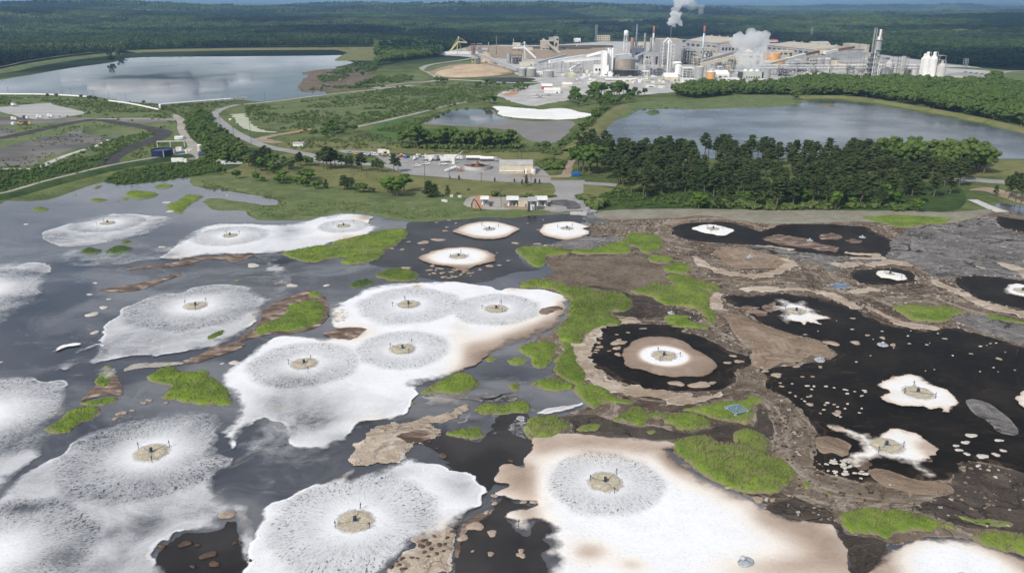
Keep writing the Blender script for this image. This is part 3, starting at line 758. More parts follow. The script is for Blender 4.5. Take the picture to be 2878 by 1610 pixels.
rim('F 1440,940 1560,1000 1700,1060 1850,1085 1940,1090', [4, 5, 6, 6, 4], 'pale flaky rim under a bright green reed island')
rim('E 2200,1030 2000,1050 1880,1090 1810,1180 1770,1270 1790,1340 1850,1420 1960,1500 2100,1540 I 2300,150 2573,190', [5, 6, 7, 9, 10, 9, 9, 9, 8, 7, 6], 'brown and cream rim around the round black pool', M_CREAM)
rim('F 330,830 345,900 355,960', [6, 8, 6], 'pale scum patch beside the tall reed bank')
rim('F 0,345 80,315 220,300 420,302 600,340 690,372 780,345', [8, 5, 4, 4, 5, 4, 3], 'tan rim over the long black pool', M_TAN)
rim('F 1290,545 1400,555 1530,560', [5, 6, 4], 'short white crust bar on the long black pool')
rim('F 1300,580 1440,585 1550,580', [4, 5, 4], 'second short white crust bar by the long black pool')
rim('F 620,492 760,505 900,525', [3, 4, 3], 'thin white crust bar under the long black pool')
rim('F 2400,620 2520,660 2700,720', [3, 12, 20], 'white crust wedge beside the concrete sluice crust')
rim('F 2220,640 2290,655', [3, 4], 'small white crust fleck on the grey crust')
rim('F 1450,640 1600,610 1750,640', [6, 10, 6], 'pale patch on grey crust by the small dark pool')
rim('F 1180,610 1260,640 1330,625 1400,615', [5, 8, 8, 4], 'pale patch between grey and tan crust')
rim('F 1310,840 1420,820 1510,805', [5, 7, 4], 'pale streak on the crust below the blue frame')
rim('J 0,215 120,205 250,185 400,150', [4, 5, 4, 3], 'cream streak under the round black pool')

# ================================================================== foam
AER = {1: 'D 780,335', 2: 'D 1665,425', 3: 'D 2485,355', 4: 'D 1415,935', 5: 'D 2200,1355', 6: 'E 1120,380', 7: 'E 1680,375', 8: 'E 897,578',
       9: 'E 537,925', 10: 'E 1170,958', 11: 'E 493,1248', 12: 'E 2382,1300', 13: 'F 325,378', 14: 'F 1603,706', 15: 'F 925,975', 16: 'F 2560,828',
       17: 'H 1097,585', 18: 'I 150,1085', 19: 'I 1957,800', 20: 'J 1803,150', 21: 'J 1575,535', 22: 'J 2130,1475', 23: 'J 2640,205',
       24: 'D -140,820', 25: 'H -160,330', 26: 'H -60,1330'}
AERP = {k: GP(v)[0] for k, v in AER.items()}
FOAM_N = [0]
def foam(label, spec, cents, d0=0.75, fall=30.0, thin=(), tan=(), soft=1.2, edge_tan=None, warp=1.8, ws=9.0, k=0.0019, cream=0.0, tz=None):
    """floating foam mat. cents: (aerator, ring radius); thin/tan: blobs 'tile x,y rx ry amount'"""
    P = GP(spec)
    FOAM_N[0] += 1
    z0 = 0.36+0.004*FOAM_N[0]
    def blobs(lst, x, y):
        s = np.zeros(x.shape)
        for b in lst:
            t, xy, rx, ry, a = b.split()
            bx, by = map(float, xy.split(','))
            c = G(t, bx, by); ex = G(t, bx+float(rx), by); ey = G(t, bx, by-float(ry))
            s += float(a)*np.exp(-(((x-c[0])/(abs(ex[0]-c[0])+.1))**2+((y-c[1])/(abs(ey[1]-c[1])+.1))**2)*1.2)
        return s
    def near(x, y):
        best = np.full(x.shape, 1e9); av = np.zeros((len(x), 3)); av[:, 0] = 500; av[:, 2] = 1
        for a, rr in cents:
            c = AERP[a]; dx = x-c[0]; dy = y-c[1]; d = np.hypot(dx, dy)
            m = d/rr < best
            best[m] = (d/rr)[m]
            av[m, 0] = dx[m]; av[m, 1] = dy[m]; av[m, 2] = rr
        return best, av
    def fd(x, y, s):
        b, _ = near(x, y)
        r0 = np.min([np.hypot(x-AERP[a][0], y-AERP[a][1]) for a, _ in cents], axis=0) if cents else np.full(x.shape, 99.)
        d = d0+(0.98-d0)*np.exp(-(r0/fall)**2)
        return np.clip(d-blobs(thin, x, y), 0.0, 1.05)
    def ft(x, y, s):
        v = cream+blobs(tan, x, y)
        if edge_tan is not None: v = v+edge_tan[1]*np.exp(-s/edge_tan[0])
        if tz is not None:
            r0 = np.min([np.hypot(x-AERP[a][0], y-AERP[a][1]) for a, _ in cents], axis=0)
            v = v+tz[2]*smooth(tz[0], tz[1], r0)
        return np.clip(v, 0, 2)
    c = cell_at(P, k, 0.5)
    o = sheet('foam_mat', P, c, z0, M_FOAM, warp=warp, wscale=ws, wseed=FOAM_N[0]*3, dome=lambda x, y, s: (0.10 if soft > 1.0 else 0.3)*(1-np.exp(-s/1.5))+0.05*fbm(x/2.5, y/2.5, 3, 4),
              extra={'av': (lambda x, y, s: near(x, y)[1], 'FLOAT_VECTOR'), 'tt': (lambda x, y, s: np.minimum(near(x, y)[0], 9.0), 'FLOAT'), 'dens': (fd, 'FLOAT'), 'tan': (ft, 'FLOAT'), 'soft': (lambda x, y, s: soft*(0.35+3.2*np.clip(fbm(x/16, y/16, 3, 71)-.38, 0, 1)/.3) if soft > .75 else np.full(x.shape, soft), 'FLOAT')})
    return tag(o, label, 'foam')

foam('thin white foam oval on the open water off the dark green dike', 'D 300,400 420,355 520,315 640,290 850,262 1050,272 1260,288 1275,310 1200,360 1080,410 960,440 860,462 760,490 600,500 440,505 380,485 310,450', [(1, 18)], 0.42, 20, ['D 420,430 150 50 .25', 'D 1100,330 120 40 .2'], [], 3.5)
foam('wide white foam mat joined to a cream ended foam', 'D 1150,585 1220,540 1270,480 1330,430 1420,380 1520,345 1700,332 1950,345 2130,333 2300,290 2450,258 E 0,255 150,262 290,288 255,310 265,330 335,360 300,392 150,432 0,472 D 2300,512 2050,545 1960,562 1850,555 1700,562 1500,568 1400,592 1300,602', [(2, 18), (3, 13)], 0.74, 26, ['D 2080,400 110 50 .35', 'D 1230,560 90 40 .4'], ['E 150,440 160 30 .5', 'E 230,290 80 30 .7', 'D 1500,590 300 20 .6'], 1.8)
foam('broken foam drift trailing from the wide white mat', 'D 1840,560 1960,565 2000,620 2080,660 2120,720 2150,770 2100,830 2020,870 1960,880 1980,780 1960,700 1900,640', [], 0.42, 10, [], ['D 2100,790 60 40 .4'], 3.0, warp=4, ws=5)
foam('white foam mat with radiating flecks alone on open water', 'D 735,1150 770,1060 860,1000 900,950 1050,890 1150,835 1300,825 1420,790 1600,775 1800,788 1840,830 1950,880 1900,950 1860,1030 1800,1090 1700,1170 1640,1200 1560,1240 1380,1258 1150,1285 950,1292 800,1325 740,1335 690,1355 650,1320 700,1250', [(4, 25)], 0.58, 16, ['D 1000,1200 220 90 .2', 'D 1300,1180 150 60 .12', 'D 760,1250 80 90 .3'], ['D 1880,1000 60 80 .35'], 1.8)
foam('foam cluster of four merging rings with tan margins', 'E -70,980 0,925 80,890 200,815 330,770 450,760 700,755 900,760 1100,790 1200,815 1300,797 1450,815 1580,830 1680,880 1690,960 1640,1040 1580,1100 1400,1180 1250,1240 1100,1290 1040,1360 960,1400 850,1441 I 620,100 600,150 560,210 530,290 450,330 330,345 200,365 110,440 60,500 0,500 H 2380,560 2250,560 2080,520 2050,400 1930,330 1830,380 1740,450 1690,560 1600,420 1660,390 1720,260 1700,210 1640,130 1590,50 1620,0 D 1700,1362 1800,1290 1850,1240 1950,1180 2080,1140 2350,1160 2400,1060 2390,970 2450,930',
     [(5, 17.5), (9, 19.5), (10, 16.5), (11, 15.5)], 0.93, 30,
     ['H 2300,360 130 90 .55', 'H 2100,420 120 100 .4', 'H 2450,480 160 60 .35', 'H 1850,450 120 120 .3', 'H 2300,260 340 130 .42', 'H 2000,230 220 140 .36', 'H 2250,60 380 90 .16', 'I 400,250 150 60 .2', 'H 2050,140 220 90 .12', 'D 1950,1330 150 60 .1'],
     ['E 110,1130 150 60 .4', 'D 2450,1130 170 40 .75', 'E 1650,970 60 100 .8', 'E 1590,1070 110 80 .9', 'E 1330,1200 210 95 1.0', 'E 1100,1330 180 120 1.1', 'E 1480,1130 150 80 .8', 'E 1000,1250 120 90 .3', 'E 900,1120 90 90 .2', 'E 20,1000 60 40 .4', 'E 960,1440 150 70 .6', 'I 300,360 150 50 .3', 'E 1300,810 60 20 .5', 'E 1530,960 25 10 1.3', 'E 600,790 40 12 .7'], 1.4)
foam('broad white foam spreading beside the leaf shaped reed island', 'H -300,1120 0,905 130,760 280,665 430,600 500,520 620,450 800,380 1000,330 1200,297 1400,280 1530,275 1600,340 1570,430 1590,540 1640,585 1720,600 1710,640 1680,680 1610,710 1580,800 1610,870 1700,930 1800,980 1840,1080 1850,1160 1790,1330 1770,1410 1700,1300 1720,1180 1680,1060 1600,1065 1580,1120 1300,1150 1250,1180 1220,1215 1150,1220 1100,1290 1130,1340 1200,1480 1250,1700 -300,1700',
     [(17, 22), (26, 20)], 0.53, 15, ['H 1080,1080 150 110 .42', 'H 450,1330 200 90 .4', 'H 800,1180 60 60 .3', 'H 180,990 120 40 .35', 'H 1350,1020 160 50 .22', 'H 480,560 90 60 .3', 'H 800,1400 200 120 .18', 'H 1650,1180 60 80 .3'],
     ['H 1650,480 40 90 .25', 'H 1780,1050 60 90 .35', 'H 1640,820 30 60 .35', 'H 1700,620 60 50 .15', 'H 1400,1200 120 20 .4'], 1.3)
foam('white foam mat touching the leaf shaped reed island', 'H -500,-20 0,30 200,28 300,75 430,62 490,70 500,120 480,180 500,240 450,300 380,340 330,400 380,450 310,530 300,600 150,715 0,870 -500,1150', [(25, 28)], 0.62, 18, ['H 100,500 200 120 .3', 'H 250,560 90 60 .15'], ['H 430,290 60 50 .3'], 1.3)
foam('thin streaked foam lobe with a wavy white rim', 'D -500,650 0,620 120,603 170,620 280,620 360,640 380,670 350,700 365,740 340,790 310,850 240,920 100,1000 0,1080 -500,1330', [(24, 27)], 0.42, 24, ['D 200,700 130 60 .2', 'D 50,950 160 60 .2'], [], 3.0)
foam('large white speckled foam disc beside a field of brown clumps', 'H 1750,1600 1770,1400 1830,1250 1880,1100 1890,1000 1950,930 2050,890 2300,800 2573,690 I 150,760 350,680 530,610 640,640 790,650 860,690 1000,740 1030,790 1110,860 1090,900 1080,950 1000,990 920,1060 890,1140 830,1200 600,1215 560,1270 450,1340 350,1460 0,1700',
     [(18, 19)], 0.82, 24, ['I 950,830 110 80 .3', 'I 850,780 110 60 .16', 'I 450,720 140 40 .2', 'I 620,1050 50 60 .15'], ['I 60,760 130 25 .5', 'I 660,610 60 30 .45', 'I 800,1130 90 60 .3', 'H 2100,880 80 30 .25', 'I 950,1040 60 40 .3'], 1.0)
foam('huge brilliant white foam with broad cream margins', 'I 1440,560 1360,640 1380,690 1260,660 1180,720 1150,780 1250,830 1180,860 1180,890 1290,920 1470,940 1430,980 1270,1000 1230,1040 1280,1100 1310,1140 1400,1150 1440,1080 1530,1090 1570,1130 1500,1190 1560,1240 1490,1300 1540,1370 1560,1600 2573,1900 J 700,1900 1380,1600 1320,1441 1280,1280 1230,1160 1200,1100 1100,1080 900,1070 750,1010 620,940 500,870 280,770 100,660 0,560 I 2573,690 2470,580 2430,500 2150,470 1900,460 1750,440 1600,450 1440,482',
     [(19, 13.8)], 1.05, 60, [], ['I 1290,760 180 150 .8', 'I 1400,820 90 150 .4', 'I 1400,1040 130 70 .45', 'I 1500,520 140 110 .6', 'I 1720,510 200 95 .6', 'I 1980,515 210 95 .6', 'I 2250,545 190 100 .6', 'I 2470,630 130 110 .6', 'J 60,650 110 110 .5', 'J 250,790 150 80 .45', 'J 450,890 150 80 .45', 'J 720,1050 190 110 .55', 'J 950,1170 240 150 .6', 'J 1150,1250 180 200 .6', 'J 1000,1420 380 150 .55', 'J 600,1440 330 100 .35', 'I 1850,1310 150 85 .65', 'I 2150,1400 120 60 .5'], 0.9, (2.5, .25))
foam('smooth pale domed foam against a reed bank', 'J 1500,1400 1600,1300 1750,1210 1900,1188 2200,1195 2350,1260 2573,1330 2900,1420 2900,1900 1400,1900', [(22, 1.0)], 1.03, 50, [], [], 0.8, None, tz=(7, 17, 0.95))
CREAM = [0.75, 26]
foam('cream foam disc on dark water under the green bank', 'E 855,390 930,350 1080,320 1200,328 1335,372 1320,392 1250,430 1150,452 1000,442 900,412', [(6, 1.0)], 1.03, 30, [], [], 0.7, (3.0, 0.55), 1.2, 5, tz=(7, 22, 0.75))
foam('cream foam disc touching the grey cracked crust', 'E 1478,380 1540,335 1700,320 1790,338 1845,360 1805,372 1855,402 1800,427 1680,458 1560,437 1490,412', [(7, 1.0)], 1.03, 30, [], [], 0.7, (2.5, 0.6), 1.2, 5, tz=(9, 22, 0.5))
foam('tan ragged foam disc amid floating clumps', 'E 605,590 700,540 850,508 1000,508 1120,538 1175,580 1130,620 1000,655 950,695 850,655 720,632', [(8, 1.0)], 1.03, 30, [], ['E 850,650 130 20 .5'], 0.6, (2.0, 0.5), 1.6, 4, tz=(8, 20, 1.0))
foam('tan foam disc with white heart in the round black pool', 'E 2078,1265 2150,1190 2250,1158 2400,1158 2573,1195 F 60,1172 140,1200 190,1245 250,1275 310,1315 345,1365 325,1410 260,1445 J 60,35 I 2480,48 2330,15 2220,-20 E 2110,1370', [(12, 1.0)], 1.03, 30, [], [], 0.5, (2.0, 0.35), 0.9, 5, tz=(6.3, 9.8, 1.1))
foam('white foam patch at the end of the long black pool', 'F 168,372 215,352 260,345 350,345 425,365 482,386 440,410 370,426 300,412 240,400', [(13, 1.0)], 1.03, 30, [], [], 0.6, (1.5, 0.35), 1.6, 4)
foam('narrow white foam patch in the small dark pool', 'F 1500,690 1540,678 1610,682 1700,708 1735,740 1660,756 1590,738 1540,730', [(14, 1.0)], 1.03, 30, [], [], 0.6, (2.0, 0.5), 1.2, 4)
foam('flower shaped white foam with feathered lobes in the black pool', 'F 745,885 800,876 870,890 900,905 960,890 1010,905 1030,940 1060,955 1110,965 1080,985 1170,1010 1190,1030 1110,1030 1080,1045 1110,1070 1040,1055 1010,1050 980,1075 940,1050 880,1055 900,1080 830,1050 800,1020 750,1010 810,985 760,955 745,930 800,920', [(15, 1.0)], 1.03, 30, [], [], 1.6, (2.2, 0.6), 1.2, 3)
foam('white foam rosette with eight petals on black sludge', 'J 1515,85 1580,45 1690,10 1800,20 1880,60 1960,105 2030,125 2060,165 2100,220 2080,250 2000,290 1960,260 1880,270 1850,245 1760,250 1690,245 1600,215 1530,180 1580,145', [(20, 1.0)], 1.03, 30, [], [], 1.3, (2.0, 0.6), 1.6, 3.0, tz=(7, 16, 0.2))
foam('ragged white foam splash with brown shaded lobes', 'J 1130,368 1250,380 1340,420 1450,440 1500,462 1600,410 1750,430 1880,490 1955,570 1900,612 1850,660 1960,730 1900,760 1750,692 1600,640 1450,660 1370,700 1250,640 1300,585 1370,540 1310,470 1190,430', [(21, 1.0)], 1.03, 30, [], ['J 1850,540 100 50 .6', 'J 1220,400 80 30 .5', 'J 1320,660 70 40 .4'], 1.3, (1.8, 0.8), 1.7, 3.0)
foam('white foam at the edge of the pool with the pale rim', 'F 2415,830 2480,772 2600,785 2700,810 2700,890 2520,860', [(16, 1.0)], 1.0, 30, [], [], 0.8, (2.0, 0.4), 1.3, 4)
foam('pale yellow foam at the end of the large black pool', 'J 2510,205 2540,150 2640,120 2760,150 2780,230 2680,290 2560,250', [(23, 1.0)], 1.0, 30, [], [], 0.8, (2.5, 0.7), 1.2, 4)
foam('thin foam scraps on the dark open water', 'D 700,1400 760,1370 860,1375 820,1440 740,1470 690,1450', [], 0.5, 10, [], ['D 760,1420 80 40 .4'], 1.5, warp=3, ws=4)
foam('small curled foam bar on open water', 'D 370,1272 430,1230 520,1205 590,1205 580,1218 500,1232 430,1255', [], 0.95, 10, [], ['D 470,1240 120 10 .3'], 0.8)
foam('second curled foam bar beside the lone white mat', 'D 520,1275 600,1240 690,1208 775,1215 760,1232 700,1225 620,1255 560,1280', [], 0.95, 10, [], [], 0.8)
foam('thin foam film under the curled foam bars', 'D 380,1380 480,1320 560,1280 620,1270 600,1340 480,1400', [], 0.3, 10, [], [], 3.0)
foam('thin grey foam film across the lagoon centre', 'D 420,560 600,520 900,520 1150,500 1400,470 1300,560 1100,610 800,640 500,640', [], 0.14, 10, [], [], 8.0)
foam('grey scum film among the centre reed islands', 'I 640,170 800,150 960,180 1000,230 980,330 880,360 1000,240 800,240 660,230', [], 0.3, 10, [], ['I 800,200 200 60 .5'], 1.5, warp=3, ws=5)
foam('pale film curling along the blue water pocket', 'I 1470,300 1580,250 1700,225 1780,195 1790,215 1720,245 1620,290 1560,305', [], 0.55, 10, [], ['I 1650,240 80 20 .5'], 1.0)
foam('broken grey film in the dark channel', 'I 1100,420 1240,400 1300,330 1380,320 1360,400 1420,470 1330,460 1250,430', [], 0.32, 10, [], [], 2.0, warp=4, ws=4)

foam('thin grey foam film trailing below the foam cluster', 'H 1690,560 1750,440 1900,310 2100,280 2350,320 2573,420 I 100,480 60,600 0,730 H 2400,790 2150,850 1950,900 1850,980 1800,900 1700,720', [], 0.2, 10, ['H 2000,700 200 120 .12'], [], 6.0)
layer('brown_crust', 'E -70,1135 0,1105 90,1092 200,1092 228,1108 180,1150 110,1180 40,1172 -40,1155', M_BROWN, 'brown swirl lying on the foam cluster', 'scum', None, None, 1.1, 4, dome=lump(0.12), fixz=0.55)
layer('brown_crust', 'E 1480,985 1520,950 1600,935 1660,960 1600,975 1540,1000', M_BROWN, 'thin brown streak on the tan margin of the foam cluster', 'scum', None, None, 1.0, 3, dome=lump(0.1), fixz=0.56)

# ================================================================== reed and grass islands
def blades_mesh(P, dens, h, z0, seed, hb):
    r = np.random.default_rng(seed)
    x0, y0 = P.min(0); x1, y1 = P.max(0)
    n = int((x1-x0)*(y1-y0)*dens)
    x = r.uniform(x0, x1, n); y = r.uniform(y0, y1, n)
    s = sdf(P, x, y)
    k = s > 0.05
    x, y, s = x[k], y[k], s[k]
    n = len(x)
    if n == 0: return None
    base = z0+hb(x, y, s)-0.1
    hh = h*r.uniform(0.5, 1.25, n)*(0.55+0.45*np.clip(s/1.5, 0, 1))
    a = r.uniform(0, 2*np.pi, n); w = r.uniform(0.1, 0.24, n)
    lx = r.normal(0, 0.28, n)+0.12; ly = r.normal(0, 0.28, n)+0.1
    V = np.empty((n, 3, 3))
    V[:, 0] = np.stack([x-np.cos(a)*w, y-np.sin(a)*w, base], 1)
    V[:, 1] = np.stack([x+np.cos(a)*w, y+np.sin(a)*w, base], 1)
    V[:, 2] = np.stack([x+lx*hh, y+ly*hh, base+hh], 1)
    return V.reshape(-1, 3), np.arange(n*3).reshape(-1, 3)

ISL_N = [0]
def island(label, spec, mat=None, h=0.9, group=None, warp=1.1, ws=3.5, dens=None, name='reed_island'):
    P = GP(spec); ISL_N[0] += 1
    mat = mat or M_TURF; h = h*.8
    c = cell_at(P, 0.0022, 0.55)
    hb = lambda x, y, s: h*(1-np.exp(-s/0.8))*(0.6+0.8*fbm(x/3.0, y/3.0, 3, 21))
    o = sheet(name, P, c, 0.02, mat, warp=warp, wscale=ws, wseed=ISL_N[0]*5+2, dome=lambda x, y, s: hb(x, y, s))
    tag(o, label, 'reed island', group)
    d = np.hypot(*P.mean(0))
    dn = dens if dens is not None else float(np.clip(4.0*(200/d)**1.5, 0.4, 5.0))
    b = blades_mesh(spline(P, 4), dn, 0.75*max(h, .6), 0.02, ISL_N[0], hb)
    if b: mesh_obj('grass_blades', b[0], b[1], mat, o)['kind'] = 'stuff'
    return o
SM = 'small reed tufts on the water'
island('long oval reed island off the scrubby shore', 'D 910,115 960,97 1050,100 1140,115 1120,140 1000,155 930,140', M_TURF)
island('flat oval reed island close under the scrubby shore', 'D 1110,65 1180,45 1250,55 1230,70 1140,76', M_TURF)
island('kidney shaped reed island beside the grassy promontory', 'D 1205,205 1280,170 1350,125 1440,130 1465,145 1390,185 1340,230 1320,255 1270,255 1210,225', M_TURF)
island('pale low reed island out on open water by the dark green dike', 'D 225,230 290,210 355,230 300,246', M_TURF, 0.6)
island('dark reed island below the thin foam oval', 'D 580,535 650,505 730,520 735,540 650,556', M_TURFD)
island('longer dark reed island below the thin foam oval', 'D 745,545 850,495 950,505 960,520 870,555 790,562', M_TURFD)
for sp in ('D 870,472 910,450 955,460 920,478', 'D 645,168 700,150 780,160 720,174', 'D 670,75 720,55 740,62 700,84', 'D 525,122 555,118 550,128', 'D 840,175 860,168 865,180', 'D 375,185 410,182 400,190', 'D 1683,740 1727,736 1722,750', 'D 870,150 925,145 930,158 885,160',
           'D 755,1360 790,1350 800,1372 765,1380', 'E 1090,1310 1140,1290 1170,1310 1120,1338', 'I 535,220 570,205 590,225 555,236', 'I 1357,980 1385,972 1385,990 1362,995', 'J 1430,942 1480,935 1480,955 1440,955',
           'I 590,1410 620,1400 615,1435 590,1435', 'I 690,1410 720,1400 728,1420 700,1432', 'J 960,790 1010,780 1050,830 1000,835', 'I 1205,742 1240,730 1272,760 1240,790 1210,780'):
    island('small green reed tuft standing in the lagoon', sp, M_TURF, 0.7, SM, 0.4, 2.0)
island('small olive reed island on the foam of the lone white mat', 'D 1490,1155 1560,1115 1630,1105 1635,1140 1530,1180 1490,1175', M_TURF)
island('bright reed island with a brown scum collar', 'D 1820,1130 1900,1060 2040,1000 2080,930 2200,895 2300,890 2350,920 2355,1000 2300,1060 2150,1110 1980,1120 1880,1142', M_TURF)
island('little round reed island above the collared island', 'D 2220,850 2270,820 2330,850 2275,872', M_TURF, 0.7)
island('long tapering reed island under the cream ended foam', 'D 2040,550 2200,510 2400,485 E 0,465 200,420 330,385 500,375 530,410 500,450 420,500 370,530 340,580 250,610 120,627 40,612 D 2500,575 2380,590 2250,615 2130,590 2060,562', M_TURF, 1.2)
island('broad reed island with a dry pale fringe on dark water', 'H 1070,30 1120,-20 1220,-55 1320,-15 1500,-15 1520,20 1640,110 1680,190 1640,235 1400,220 1280,200 1170,180 1200,130 1230,90 1130,70', M_TURF)
island('narrow half dry reed island over brown scum beside white foam', 'H 690,90 700,20 760,-30 830,0 820,60 760,112', M_TURF, 0.7)
island('thin reed ridge over brown scum', 'H 580,205 700,190 800,165 860,180 830,210 720,238 620,232', M_TURF, 0.7)
island('leaf shaped reed island wedged against a white foam mat', 'H 335,400 420,350 480,290 560,245 690,235 730,270 680,320 570,375 480,430 390,436', M_TURF)
island('tiny leaning reed tuft at the edge of the foam cluster', 'H 1965,275 2040,220 2068,235 2020,276', M_TURF, 0.7)
island('oval reed island between the tan disc and the foam cluster', 'E 300,710 360,670 460,655 560,670 605,700 590,740 480,752 380,740', M_TURF)
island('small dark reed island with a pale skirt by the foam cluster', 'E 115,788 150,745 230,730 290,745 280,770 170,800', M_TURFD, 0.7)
island('hooked reed island at the edge of the dark water', 'E 1310,520 1380,500 1480,505 1560,500 1690,530 1690,550 1580,565 1520,570 1540,610 1490,647 1420,640 1380,590 1340,560', M_TURF, 1.1)
island('arched reed bank above the dead reed bed', 'E 1710,530 1880,510 2000,475 2080,450 2130,410 2200,402 2330,420 2380,460 2370,500 2300,540 2230,540 2180,500 2130,500 2150,540 2060,552 1900,552 1780,556', M_TURF, 1.1)
island('small round reed clump between dead reeds and tan crust', 'E 2270,580 2330,560 2440,580 2430,610 2360,626 2290,610', M_TURF)
island('pale green reed clump by the tan crust', 'E 2375,660 2450,620 2573,610 F 100,612 170,650 150,682 60,692 E 2573,690 2450,687', M_TURF)
island('tall central reed bank between foam cluster and crust', 'E 1340,790 1400,750 1500,742 1640,770 1700,790 1830,790 1900,820 2050,830 2140,880 2150,930 2080,970 2000,975 2080,1040 2060,1065 1900,1090 1840,1140 1800,1200 1720,1210 1640,1180 1580,1110 1640,1050 1690,1000 1690,900 1650,840 1500,802', M_TURF, 1.4, None, 1.8, 6)
island('tall ragged reed bank against the pale scum patch', 'E 2120,820 2250,790 2320,760 2450,790 2400,720 2573,700 F 150,700 200,740 370,780 380,810 330,850 310,930 340,1030 300,1062 240,1000 180,950 60,930 E 2420,930 2350,900 2260,850', M_TURF, 1.4, None, 1.8, 6)
island('low reed fringe above the round black pool', 'E 2400,1000 2500,995 2573,1005 F 130,1020 240,1060 290,1080 270,1100 150,1090 0,1076 E 2450,1070 2390,1040', M_TURF)
island('domed reed island beside the blue water pocket', 'E 1330,1240 1400,1200 1540,1185 1620,1220 1590,1290 1570,1340 1500,1380 1430,1360 1420,1310 1370,1280', M_TURF, 1.1)
island('little reed island at the mouth of the blue water pocket', 'E 1260,1320 1340,1295 1390,1320 1340,1357 1270,1345', M_TURF, 0.8)
island('reed strip running down beside the round black pool', 'E 1640,1190 1730,1215 1760,1290 1770,1350 1840,1430 I 1760,90 1640,30 E 1600,1400 1590,1330 1640,1260', M_TURF, 0.9)
island('wedge shaped reed island below the tan foam margin', 'I 620,140 700,80 800,30 900,0 960,5 1050,60 1040,100 920,152 760,140 680,156', M_TURF)
island('small square reed island in the blue water pocket', 'I 1255,75 1330,70 1340,110 1310,132 1270,105', M_TURF, 0.8)
island('oval reed island at the closed end of the blue water pocket', 'I 1420,80 1520,35 1640,40 1710,75 1720,115 1600,127 1480,110', M_TURF)
island('long lumpy reed island between grey scum lines', 'I 1005,265 1100,215 1230,220 1300,195 1380,205 1415,245 1390,285 1290,290 1180,297 1070,302', M_TURF)
island('squarish thick reed island at the head of the dark channel', 'I 1370,400 1400,330 1480,308 1600,310 1700,360 1710,390 1640,450 1560,482 1450,482 1390,460', M_TURF, 1.2)
island('flat reed island beside the cream scum tongue', 'I 800,430 900,405 1000,390 1060,385 1050,420 1080,455 1020,482 900,466', M_TURF)
island('crescent reed bank under the round black pool', 'I 1735,130 1770,80 1900,90 2000,140 2050,180 2150,200 2130,222 2000,210 1900,247 1850,237', M_TURF, 1.1)
island('sparse reed patch over dark mud', 'I 1750,410 1800,380 1900,360 1930,390 1850,425 1780,425', M_TURF, 0.6)
island('forked reed island between the mud strips', 'I 2020,345 2100,280 2180,235 2260,270 2280,330 2220,392 2140,362', M_TURF, 1.1)
island('reed island linking the fork to the framed island', 'I 2260,290 2400,290 2400,322 2290,327', M_TURF)
island('sparse reed tuft in the dark mud strip', 'I 2245,425 2300,405 2330,425 2290,447', M_TURF, 0.6)
island('reed island carrying a blue steel frame', 'J 100,262 250,230 380,200 560,195 600,150 680,190 630,240 620,310 570,362 450,356 330,335 250,300', M_TURF, 1.0)
island('rounded reed island beside the framed island', 'J -60,330 0,300 90,288 200,290 300,340 280,402 120,417 20,372', M_TURF, 1.1)
island('largest heart shaped reed island above the brilliant white foam', 'J 30,500 100,470 300,455 340,490 470,510 480,440 540,405 650,430 720,500 750,600 850,640 930,740 880,800 760,860 620,872 500,850 300,762 180,672 70,592', M_TURF, 1.3)
island('ragged yellow green reed island beside the mud tongue', 'J 1230,1040 1310,980 1400,970 1560,980 1700,990 1850,1020 1980,1080 2070,1110 1980,1137 1800,1120 1680,1150 1560,1192 1450,1150 1290,1120', M_TURF, 0.9, None, 1.8)
island('reed bank behind the smooth domed foam', 'J 2200,1180 2260,1145 2400,1140 2573,1170 2800,1230 2800,1400 2573,1312 2400,1290 2250,1232', M_TURF, 1.1)
island('bright reed island inside the pale flaky rim', 'F 1610,940 1720,920 1900,935 2000,930 2100,960 2140,985 2060,1000 2020,1040 1900,1042 1760,1030 1700,990', M_TURF, 1.1)
island('thin reed streak on the brown crust', 'J 1090,828 1150,850 1200,886 1130,872', M_TURF, 0.6)
island('narrow reed strip on the grey crust slab', 'F 2270,990 2400,1000 2573,1040 2800,1090 2800,1110 2573,1058 2380,1032', M_TURF, 0.8)
island('green reed strip along the pine wood shore', 'F 1390,290 1600,272 1850,278 2050,300 2000,330 1850,342 1680,362 1560,332', M_TURF, 0.8)
island('thin reed streak beside the ragged reed island', 'J 2050,1010 2200,1040 2400,1060 2500,1100 2350,1110 2150,1060', M_TURF, 0.5, dens=0.5)

# ================================================================== land around the lagoon
ZN = [0]
def zone(name, spec, mat, label, cat, z, kind='structure', warp=3.0, ws=25, k=0.006, dome=None):
    P = GP(spec); ZN[0] += 1; z = z+0.0011*(ZN[0] % 47)
    o = sheet(name, P, cell_at(P, k, 2.0), z, mat, warp=warp, wscale=ws, wseed=len(spec) % 53, dome=dome, smoothn=4)
    return tag(o, label, cat, None, kind)
def road(name, spec, w, mat, label, z, wn=0.0, n=8, cat='road'):
    o = ribbon(name, GP(spec), w, z, mat, n, None, 0.05, wn, len(spec))
    return tag(o, label, cat, None, 'structure')

